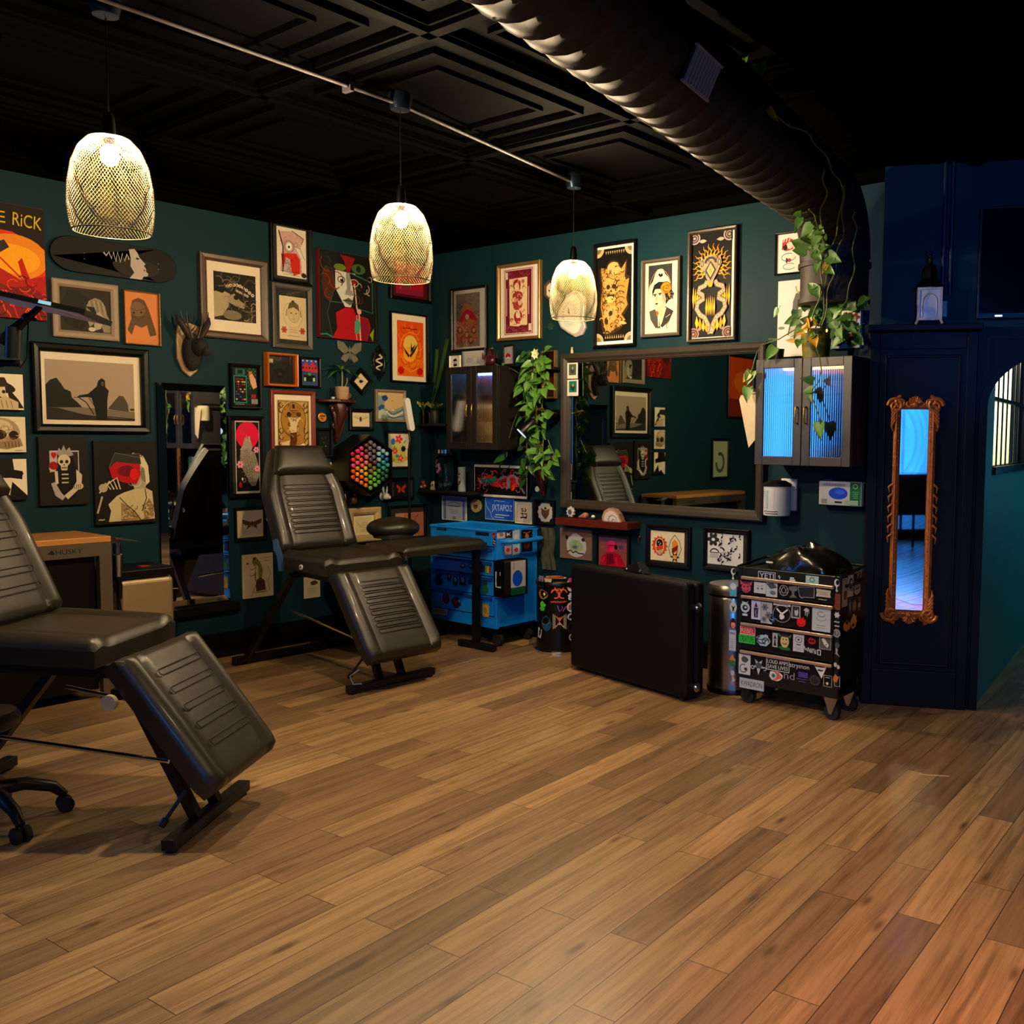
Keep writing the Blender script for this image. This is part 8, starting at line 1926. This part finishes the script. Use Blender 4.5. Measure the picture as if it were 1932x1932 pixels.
stk = [(None, (410, 575, 400, 478), lambda A: (A.bg('b8c0dc'), A.r(.03, .07, .97, .93, '12141c'), A.t('YETI', .5, .5, .82, .62, 'b8c0dc'))), (None, (600, 630, 435, 468), moon('b8c4c8')), (None, (710, 765, 450, 495), lambda A: (A.r(.1, .1, .8, .4, 'c0c8cc'), A.r(0, .5, 1, .95, 'c0c8cc'))), (None, (865, 990, 440, 515), lambda A: (A.bg('8fb8bc'), A.ring(.5, .5, .18, .26, .05, '2a4a50'))),
 (0, (235, 365, 475, 605), bull), (0, (375, 490, 500, 605), lambda A: (A.bg('b0bcc4'), A.r(.26, .5, .42, .64, '3a444c'), A.r(.6, .5, .76, .64, '3a444c'), A.l([(.2, .3), (.5, .36), (.8, .26)], .03, '6a747c'))), (0, (492, 600, 505, 640), lambda A: (A.bg('a8b4c0'), A.p([(0, .1), (.6, .0), (1, .3), (.4, .45)], '3a424c'), A.blob(.6, .7, .3, .18, '5a646c', 3))), (0, (615, 705, 525, 630), d20), (0, (705, 795, 530, 655), lambda A: (A.p([(.05, .1), (.9, .0), (.95, .35), (.66, .45), (.62, .7), (.95, .9), (.1, .95), (.4, .7), (.36, .45), (.05, .35)], '5a6064'),)), (0, (795, 955, 540, 660), state), (0, (970, 1112, 562, 650), lambda A: (A.p([(0, .05), (1, .12), (.96, .5), (1, .9), (0, .9), (.05, .5)], 'b8aca0'), A.scrib(.1, .3, .9, .7, 2, .02, '3a3430'))), (0, (988, 1085, 652, 680), T1('OPEN', 'b0a89c', None, None, .9) if False else (lambda A: A.scrib(0, 0, 1, 1, 1, .06, 'b0a89c'))),
 (1, (240, 340, 670, 820), eyeb), (1, (350, 440, 675, 855), lambda A: (A.bg('a8b0d8'), A.p([(.3, .9), (.26, .4), (.5, .08), (.74, .4), (.7, .9)], '1c1e34'), A.e(.4, .36, .07, .03, 'a8b0d8'), A.e(.6, .36, .07, .03, 'a8b0d8'), A.l([(.5, .5), (.46, .62), (.54, .74), (.48, .86)], .05, 'a8b0d8'))), (1, (442, 550, 690, 895), lambda A: (A.bg('9aa0ac'), A.flower(.35, .25, .28, '5a606c', '2c303c'), A.flower(.66, .6, .28, '5a606c', '2c303c'), A.flower(.3, .8, .22, '5a606c', '2c303c'))), (1, (515, 580, 800, 885), lambda A: (A.e(.5, .5, .5, .5, '1c4a8a'), A.arc(.5, .5, .26, .2, 20, 200, .1, '6a9ac8'))), (1, (558, 728, 700, 885), deer), (1, (735, 820, 722, 845), lambda A: (A.bg('b0b8c0'), A.r(.1, .08, .9, .92, '2a3038'), A.blob(.55, .5, .24, .36, 'b0b8c0', 3), A.e(.5, .3, .14, .1, '1c2028'))), (1, (848, 915, 730, 828), lambda A: (A.blob(.5, .35, .5, .26, 'b0b4b8', 5, 18, .6), A.l([(.3, .4), (.32, .9)], .1, 'b0b4b8'), A.l([(.6, .4), (.58, 1)], .09, 'b0b4b8'), A.l([(.8, .3), (.8, .7)], .08, 'b0b4b8'))), (1, (785, 870, 822, 935), skullred), (1, (932, 1110, 735, 972), fish),
 (2, (242, 388, 925, 1003), T1('REBEL', 'd8a8a8', 'b01c30', 'd8a8a8', .56)), (2, (230, 386, 1003, 1085), T1('CREATURE', '0c140c', '1fae34', '1fae34', .7)), (2, (385, 540, 980, 1125), lambda A: (A.blob(.5, .5, .5, .46, '9ab4c8', 3, 22, .3), A.arc(.4, .5, .26, .24, 0, 250, .07, '1c2c3c'), A.arc(.66, .55, .2, .2, 90, 380, .06, '1c2c3c'), A.l([(.1, .5), (.9, .46)], .05, '1c2c3c'))), (2, (552, 602, 985, 1120), lambda A: (A.bg('a0a4a8'), A.p([(.5, .1), (.75, .4), (.6, .6), (.8, .9), (.2, .9), (.4, .6), (.25, .4)], '14161a'), A.e(.5, .46, .12, .05, 'a0a4a8'))), (2, (605, 735, 980, 1150), devil), (2, (750, 855, 1000, 1165), eye2), (2, (885, 972, 1025, 1100), lambda A: (A.blob(.5, .5, .5, .5, '9a1024', 3, 18, .3), A.e(.4, .5, .12, .14, '2a0408'), A.e(.66, .5, .12, .14, '2a0408'))), (2, (1000, 1115, 1022, 1145), lambda A: (A.bg('8a8c8c'), A.r(.05, .05, .95, .95, '4a4c4a'), A.p([(.2, .2), (.4, .1), (.8, .6), (.7, .85), (.4, .6)], 'c8c8c4'), A.e(.6, .6, .06, .05, '1c1c1c'))), (2, (855, 1022, 1112, 1205), lambda A: (A.l([(.0, .1), (.08, .5), (.16, .3), (.2, .6)], .06, 'c8ccd0'), A.l([(.24, .2), (.3, .6), (.36, .25), (.36, .7)], .06, 'c8ccd0'), A.l([(.46, .25), (.46, .72)], .06, 'c8ccd0'), A.l([(.56, .25), (.6, .75), (.68, .3), (.68, .75)], .06, 'c8ccd0'), A.l([(.78, .3), (.95, .3), (.95, .8), (.8, .8), (.78, .3)], .06, 'c8ccd0'))),
 (3, (230, 342, 1190, 1382), lambda A: (A.bg('b4bcc4'), A.blob(.5, .25, .34, .18, '3a4248', 3), A.arc(.4, .7, .3, .2, 0, 300, .08, '4a525a'), A.e(.6, .72, .14, .08, '20262c'))), (3, (345, 495, 1235, 1390), squid), (3, (492, 715, 1232, 1352), loud), (3, (718, 905, 1288, 1340), lambda A: A.t('strymon', .5, .5, 1, .95, 'c0c4c8')), (3, (510, 655, 1340, 1450), eyefl), (3, (662, 765, 1360, 1430), lambda A: A.t('hd', .5, .5, 1, 1, '8a7890')), (3, (790, 895, 1362, 1465), lambda A: (A.r(.1, 0, .95, .5, '4a3a9a'), A.scrib(0, .55, .9, 1, 2, .05, '5a4a9a'), A.scrib(.1, .05, .95, .45, 2, .04, '241c4a'))), (3, (900, 1015, 1385, 1495), lambda A: (A.e(.5, .5, .5, .5, '1c1c1e'), A.ring(.5, .5, .36, .36, .05, '3c3c40'))), (3, (935, 1080, 1278, 1420), tri), (3, (1040, 1125, 1390, 1505), cards),
 (None, (230, 465, 1430, 1528), T1('KWADRON', '1c242c', 'a0b0bc', 'a0b0bc', .5)),
 (None, (142, 198, 365, 475), moon('b8bcbc')), (None, (137, 203, 500, 635), lambda A: (A.bg('5a80a8'), A.e(.5, .3, .44, .24, 'a8b8c8'), A.blob(.5, .75, .4, .2, '2aa0d0', 3))), (None, (137, 205, 680, 810), lambda A: (A.e(.5, .45, .5, .42, 'a8acb0'), A.p([(.2, .3), (.5, .45), (.8, .3), (.6, .6), (.7, .85), (.5, .7), (.3, .85), (.4, .6)], '14161a'))), (None, (137, 203, 845, 950), lambda A: (A.e(.5, .5, .5, .5, '4a1414'), A.e(.5, .6, .3, .34, 'c87a70'), A.p([(.1, .4), (.5, .05), (.9, .4)], '140c0c'), A.e(.5, .74, .14, .05, 'b81c24'))), (None, (130, 197, 960, 1158), lambda A: (A.bg('9aa4b8'), A.r(.1, .1, .9, .2, '6a6a98'), A.scrib(.15, .4, .85, .9, 5, .03, '3a4258'))), (None, (128, 196, 1190, 1308), lambda A: (A.p([(0, .5), (.5, .0), (1, .5)], 'b8682c'), A.p([(0, .5), (1, .5), (.9, 1), (.1, 1)], '24603c'))), (None, (138, 200, 1340, 1462), lambda A: (A.e(.4, .25, .3, .22, 'a8a8a8'), A.p([(.4, .5), (.9, .8), (.3, 1)], 'a8a8a8'))), (None, (125, 190, 1488, 1540), lambda A: A.bg('3a6aa8')),
 (None, (1132, 1195, 470, 595), moon('c0c0bc')), (None, (1138, 1198, 612, 765), lambda A: (A.bg('6a3420'), A.scrib(.1, .1, .9, .9, 5, .04, '3a1a10'))), (None, (1132, 1198, 778, 852), lambda A: (A.star(.5, .5, .3, .5, 6, 'b8b8b4'),)), (None, (1134, 1196, 862, 940), lambda A: (A.scrib(0, .0, 1, 1, 2, .16, 'b0b0ac'),)), (None, (1127, 1198, 950, 1030), lambda A: (A.e(.5, .5, .5, .5, '8a8a86'), A.e(.5, .5, .36, .36, '5a5a58'), A.l([(.5, .25), (.5, .7)], .1, 'a8a8a4'))), (None, (1134, 1198, 1065, 1220), lambda A: (A.blob(.5, .25, .4, .2, '3a4450', 3), A.p([(.3, .4), (.6, .5), (.5, .9), (.3, .7)], 'a0a0a0'), A.l([(.2, .8), (.5, .75), (.9, .95)], .1, 'a0a0a0'))), (None, (1130, 1195, 1262, 1340), lambda A: (A.blob(.3, .4, .3, .3, 'b0b0ac', 4), A.blob(.75, .65, .24, .3, 'b0b0ac', 6))), (None, (1124, 1195, 1375, 1505), lambda A: (A.l([(.1, .3), (.95, .2), (.95, .95), (.3, .95), (.1, .3)], .08, 'b0a898'), A.p([(.0, .5), (.3, .05), (.8, .3), (.5, .7)], 'c8642c')))]
for k, b, a in stk:
    par = t if k is None else drs[k]
    sticker(par, QF, .0012 if k is None else .0082, C1, b, a)
for b, a in (((1210, 1266, 462, 735), lambda A: (A.bg('9a8058'), A.blob(.6, .6, .3, .2, '3a2c1c', 3), A.l([(.1, .04), (.9, .06), (.9, .95), (.1, .96), (.1, .04)], .03, '4a3a24'))), ((1268, 1320, 432, 638), lambda A: (A.bg('b8a888'), A.e(.55, .4, .36, .26, '0c0c0c'), A.e(.6, .36, .16, .14, 'b8a888'))), ((1325, 1390, 500, 618), lambda A: (A.e(.5, .5, .5, .5, 'a8926c'), A.scrib(.2, .4, .8, .6, 1, .06, '4a3c28'))), ((1336, 1404, 380, 472), lambda A: A.l([(0, .3), (.3, .1), (.4, .9), (.6, .2), (.9, .0), (.8, .9)], .1, 'a89878')), ((1212, 1362, 800, 1000), lambda A: (A.blob(.3, .55, .3, .3, 'c87820', 3, 16, .4), A.blob(.75, .45, .26, .4, 'd0882c', 5, 16, .4), A.blob(.3, .4, .1, .1, '3a1c2c', 2), A.blob(.7, .6, .1, .1, '5a2418', 2))), ((1306, 1354, 665, 785), lambda A: (A.e(.5, .5, .5, .5, '5a4420'), A.e(.5, .5, .3, .34, '8a6a30'))), ((1360, 1394, 640, 770), lambda A: (A.bg('5a3430'), A.e(.5, .6, .3, .2, 'b08a78'))), ((1270, 1308, 655, 815), lambda A: (A.bg('2c2c30'), A.e(.5, .5, .24, .3, '6a6a6c')))):
    sticker(t, QS, .0012, C1, b, a)
for sx_ in (-1, 1):
    for sy_ in (-1, 1):
        x, y = sx_*(W3-.055), sy_*(D3-.055); m = MB()
        m.ext([(x-.045, hz0_), (x+.045, hz0_), (x+.008, .035), (x-.008, .035)][::-1], y-.032, y-.026); m.box(x-.04, y-.035, hz0_-.012, x+.04, y+.035, hz0_); ck = m.build('caster', STEEL if sx_ > 0 else GUN, t)
        MB().tube([(x, y-.02, .045), (x, y+.02, .045)], .045, 18).build('wheel', RUBBER, ck, True)
q = onY(1520, 1050, 5.14)
t = thing('leather_bag', 'crumpled black shiny bag lying on the tool chest', 'bag', (q.x, 5.15, hz1_-.004)); m = MB(); nu, nv = 30, 12; vs, fs = [], []
for j in range(nv+1):
    ph_ = pi/2*j/nv
    for i in range(nu):
        a = 2*pi*i/nu; r_ = cos(ph_)*(1+.1*sin(5*a+2*ph_)+.05*sin(11*a)); vs.append((.26*r_*cos(a), .13*r_*sin(a), .15*sin(ph_)*(1+.12*sin(4*a+3*ph_))*(1 if cos(a) > -.3 else .85)))
for j in range(nv):
    for i in range(nu): fs.append((j*nu+i, j*nu+(i+1) % nu, (j+1)*nu+(i+1) % nu, (j+1)*nu+i))
fs.append(tuple(reversed(range(nu)))); m.add(vs, fs); m.build('bag', mat('shiny_black_leather', '0e0c08', .22, noise=.3, coat=.3, bump=.2, scale=30), t, True); bx(-.2, -.128, .035, -.155, -.122, .044).build('tag', WHITE, t)
# ------------------------------------------------------------------ folded padded table, steel bins, sticker bin
a, b = onZ(1074, 1263, 0), onZ(1292, 1328, 0); dv = b-a; fl_, fa = dv.length, math.atan2(dv.y, dv.x)
t = thing('folded_table', 'large black padded table folded and standing on edge before the back wall', 'folded table', ((a.x+b.x)/2, (a.y+b.y)/2, 0), fa)
VINYL = mat('matt_black_vinyl', '030303', .55, noise=.1, scale=200, bump=.04, spec=.25)
bx(-fl_/2, 0, .025, fl_/2, .085, .735).build('panel', VINYL, t, bev=.03, seg=4); bx(-fl_/2+.005, .09, .025, fl_/2, .17, .73).build('panel', VINYL, t, bev=.03, seg=4)
for x, z in ((fl_/2, .58), (fl_/2, .09)):
    m = MB(); m.tube([(x-.003, .088, z), (x+.015, .088, z)], .03, 12); m.tube([(x+.012, .088, z), (x+.022, .088, z)], .014, 10); m.build('latch', CHROME, t, True)
m = MB()
for x in (-fl_/2+.06, fl_/2-.06): m.box(x-.02, .03, 0, x+.02, .15, .03)
m.build('foot', RUBBER, t)
q = onZ(1198, 1072, .71)
t = thing('table_clamp', 'black clamp with two chrome screws on top of the folded table', 'clamp', (-3.80, 4.935, .735), fa); m = MB(); m.add([(-.10, -.03, 0), (.10, -.03, 0), (.10, .05, 0), (-.10, .05, 0), (-.03, -.02, .055), (.03, -.02, .07), (.03, .03, .07), (-.03, .03, .055)], [(0, 3, 2, 1), (4, 5, 6, 7), (0, 1, 5, 4), (1, 2, 6, 5), (2, 3, 7, 6), (3, 0, 4, 7)]); m.build('body', BLKMETAL, t, bev=.005)
m = MB(); m.ell((-.06, -.028, .016), .009, 8, 6); m.ell((.07, -.03, .016), .011, 8, 6); m.build('screw', CHROME, t, True)
t = thing('steel_bin', 'tall curved stainless steel bin between the folded table and the tool chest', 'bin', (-3.245, 5.225, 0))
m = MB(); m.lathe([(.155, .03), (.155, .60), (.15, .612), (0, .612)], 36); m.build('body', STEEL, t, True)
m = MB(); m.lathe([(.158, .0), (.16, .03), (.155, .035), (0, .03)], 36); m.build('base_ring', BLACK, t, True)
m = MB(); m.lathe([(.16, .625), (.162, .66), (.15, .685), (0, .69), (0, .625)], 36); m.build('lid', STEEL, t, True); m = MB(); m.lathe([(.152, .612), (.152, .626)], 36); m.build('gap_ring', BLACK, t)
bc = Vector((-4.86, 5.36, 0)); br = .165
t = thing('sticker_bin', 'black round bin covered in stickers with an orange warning symbol, right of the blue cart', 'bin', bc)
m = MB(); m.lathe([(br-.005, .02), (br, .06), (br, .5), (0, .5)], 36); m.build('body', BLACK, t, True)
m = MB(); m.lathe([(br+.01, .0), (br+.012, .018), (br, .025), (0, .022)], 36); m.build('base_ring', CHROME, t, True)
m = MB(); m.lathe([(br+.006, .505), (br+.008, .53), (br-.01, .55), (0, .556), (0, .505)], 36); m.build('lid', BLACK, t, True)
A = Art(.2, .16, 0); A.blob(.5, .5, .5, .5, 'c8c0b8', 3); A.blob(.5, .5, .4, .4, 'a82c1c', 4); A.blob(.4, .5, .14, .2, 'd86a2c', 5); o = A.done('lid_sticker', t, GLOSSY); o.location = (.0, -.03, .5572); o.rotation_euler = (radians(-90), 0, 0)
for i, v in enumerate(o.data.vertices): v.co.z = v.co.z
def biohaz(A):
    c_ = 'e8501c'
    for k in range(3):
        a = radians(-90+120*k); A.arc(.5+.2*cos(a), .52+.24*sin(a), .2, .22, math.degrees(a)+42, math.degrees(a)+318, .06, c_, 20)
    A.ring(.5, .5, .12, .12, .035, c_); A.e(.5, .5, .04, .04, '0c0c0c')
    for k in range(3): a = radians(90+120*k); A.l([(.5+.08*cos(a), .5+.08*sin(a)), (.5+.22*cos(a), .5+.22*sin(a))], .05, c_)
PB = Wall((0, bc.y-br), 0)
binst = [((1515, 1580, 815, 945), rc('7a7488', '4a4458')), ((1590, 1665, 845, 955), lambda A: (A.p([(0, 0), (1, .05), (.9, .5), (.6, 1), (.2, .6)], 'b89a78'), A.blob(.6, .7, .3, .2, '8a3a34', 3))), ((1630, 1812, 890, 1130), biohaz), ((1510, 1632, 970, 1105), lambda A: (A.blob(.5, .5, .5, .5, '8a6a30', 3), A.e(.4, .5, .12, .16, '2a1c10'), A.e(.66, .46, .1, .14, 'd8c8a0'))), ((1510, 1630, 1100, 1252), lambda A: (A.blob(.5, .4, .36, .3, '4fc832', 3, 16, .5), A.blob(.5, .75, .4, .24, '3fae28', 5, 16, .6))), ((1640, 1800, 1122, 1162), lambda A: A.scrib(0, 0, 1, 1, 1, .08, 'a8401c')), ((1765, 1832, 865, 925), lambda A: (A.e(.3, .3, .28, .3, 'c03c90'), A.e(.7, .3, .28, .3, 'c03c90'), A.p([(.05, .4), (.95, .4), (.5, 1)], 'c03c90'))), ((1815, 1905, 872, 1042), lambda A: (A.e(.5, .5, .5, .5, 'd0c4b8'), A.blob(.5, .5, .34, .34, 'a81c24', 3), A.e(.4, .4, .1, .1, 'd0c4b8'))), ((1802, 1898, 1040, 1155), lambda A: (A.blob(.5, .5, .5, .5, 'c8ccd0', 4, 18, .5), A.l([(.2, .3), (.6, .5), (.4, .8)], .1, '14161a'))), ((1690, 1782, 1180, 1268), lambda A: (A.l([(.1, .1), (.3, .9), (.6, .5), (.5, .2)], .08, '9a4a90'), A.l([(.6, .9), (.95, .2)], .08, '9a4a90'))), ((1788, 1892, 1160, 1300), lambda A: (A.blob(.5, .5, .5, .5, 'd0c8c0', 3, 16, .3), A.blob(.5, .5, .32, .3, 'b85a40', 4), A.e(.55, .6, .18, .16, '2a7a9a'))), ((1555, 1668, 1290, 1500), lambda A: (A.blob(.5, .5, .5, .5, '12343c', 3, 16, .2), A.blob(.5, .7, .34, .2, '1c3a6a', 4), A.l([(.1, .5), (.5, .6), (.8, .4)], .04, '6a94a0'))), ((1665, 1780, 1290, 1478), lambda A: (A.bg('a8a078'), A.r(.1, .06, .9, .94, '8a8460'), A.p([(.2, .15), (.8, .15), (.5, .5)], 'b8502c'), A.p([(.5, .5), (.85, .85), (.15, .85)], 'd08a70'))), ((1795, 1892, 1300, 1398), lambda A: (A.blob(.5, .5, .5, .5, 'b8bcc0', 3, 16, .3), A.ring(.5, .5, .2, .2, .06, '3a3c44'))), ((1492, 1560, 1440, 1570), lambda A: (A.p([(.2, 0), (1, .2), (.8, 1), (.1, .95)], 'c0c4c4'), A.blob(.5, .55, .2, .2, '2a3a34', 3))), ((1860, 1900, 1570, 1650), lambda A: (A.e(.5, .5, .5, .5, 'b8bcc0'), A.e(.5, .5, .3, .3, '1c1c20'))), ((1800, 1880, 1420, 1540), lambda A: (A.ring(.5, .5, .4, .4, .06, '2c2c30'),))]
for b, a in binst:
    x0, y0, s = C7; c, w, h = PB.rect((x0+b[0]/s, x0+b[1]/s, y0+b[2]/s, y0+b[3]/s)); dx = max(-br*.97, min(br*.97, c.x-bc.x)); th = math.asin(dx/br)
    A = Art(w*1.06, h, 0); a(A)
    for i, v in enumerate(A.mb.v):
        al = th+v[0]/br; rr = br+.0012-v[1]; A.mb.v[i] = (rr*sin(al), -rr*cos(al), v[2])
    o = A.done('sticker', t, GLOSSY); o.location = (0, 0, c.z)
# ------------------------------------------------------------------ panel light on a black arm at the left edge
pv = Vector((-4.35, 1.62, 0)); pl = Wall((pv.x, pv.y), 37.65)
e1, e2 = pl.hit(160, 589), pl.hit(-40, 545)
t = thing('panel_light', 'flat grey panel light on a jointed black arm at the left picture edge', 'lamp', (e2.x, e2.y, 0), 0)
L = e1-e2; ll = L.length; dx_ = L.normalized(); bk_ = Vector((0, 0, 1)).cross(dx_).normalized(); bk_ = bk_ if bk_.dot(_f) > 0 else -bk_; bk_ = (bk_+Vector((0, 0, -.13))).normalized(); up_ = dx_.cross(bk_); up_ = up_ if up_.z > 0 else -up_
o0 = Vector((0, 0, e2.z))
def slab(a0, a1, b0, b1, c0, c1):
    m = MB(); vs = [o0+dx_*a+bk_*b+up_*c for c in (c0, c1) for a, b in ((a0, b0), (a1, b0), (a1, b1), (a0, b1))]; m.add(vs, [(0, 3, 2, 1), (4, 5, 6, 7), (0, 1, 5, 4), (1, 2, 6, 5), (2, 3, 7, 6), (3, 0, 4, 7)]); return m
slab(0, ll, -.0, .20, -.008, .012).build('panel', BLACK, t); slab(.012, ll-.03, .012, .188, -.0095, -.008).build('diffuser', mat('unlit_grey_diffuser', 'efe8ef', .5), t); slab(ll*.56, ll*.68, -.0012, 0, -.004, .01).build('display', mat('pale_blue_display', '6aa0d0', .4), t)
P = lambda x, y, k=0.06: pl.hit(x, y)+_f*k-Vector((e2.x, e2.y, 0))
m = MB(); m.tube([P(58, 573), P(30, 598), P(8, 618), P(-16, 640)], [.012, .016, .022, .02], 10); m.tube([P(34, 592), P(50, 598)], .008, 8); m.ell(P(33, 594), (.02, .02, .02), 10, 8); m.build('arm', BLKMETAL, t, True)
m = MB(); m.tube([P(8, 612), P(6, 672)], .03, 12); m.tube([P(-30, 680), P(22, 682)], .014, 8); m.build('joint_block', BLKMETAL, t, True)
MB().tube([P(36, 600), P(34, 640), P(33, 672), P(20, 690)], .003, 6).build('cable', BLACK, t, True)
fp = P(-230, 690); m = MB(); m.tube([P(-10, 682), P(-60, 686), fp], .014, 8); m.tube([fp, (fp.x, fp.y, .03)], .016, 10); m.build('stand', BLKMETAL, t, True); m = MB(); m.lathe([(0, 0), (.2, 0), (.2, .015), (.03, .03), (0, .03)], 28, (fp.x, fp.y, 0)); m.build('base', BLKMETAL, t, True)
# slips lying on the floor
for (x, y, a, lab) in ((1762, 1463, 20, 'thin pale sliver lying on the floor at the right'), (1051, 1339, -30, 'thin pale sliver lying on the floor before the folded table')):
    q = onZ(x, y, .001); r_ = onZ(x+28, y+2 if x > 1500 else y+8, .001); d_ = (r_-q).normalized(); o = bx(-.07, -.003, 0, .07, .003, .003).build('wood_sliver', mat('pale_sliver', 'c8a880', .6), None, loc=(q.x, q.y, .0005), rz=math.atan2(d_.y, d_.x)); tag(o, lab, 'wood sliver')
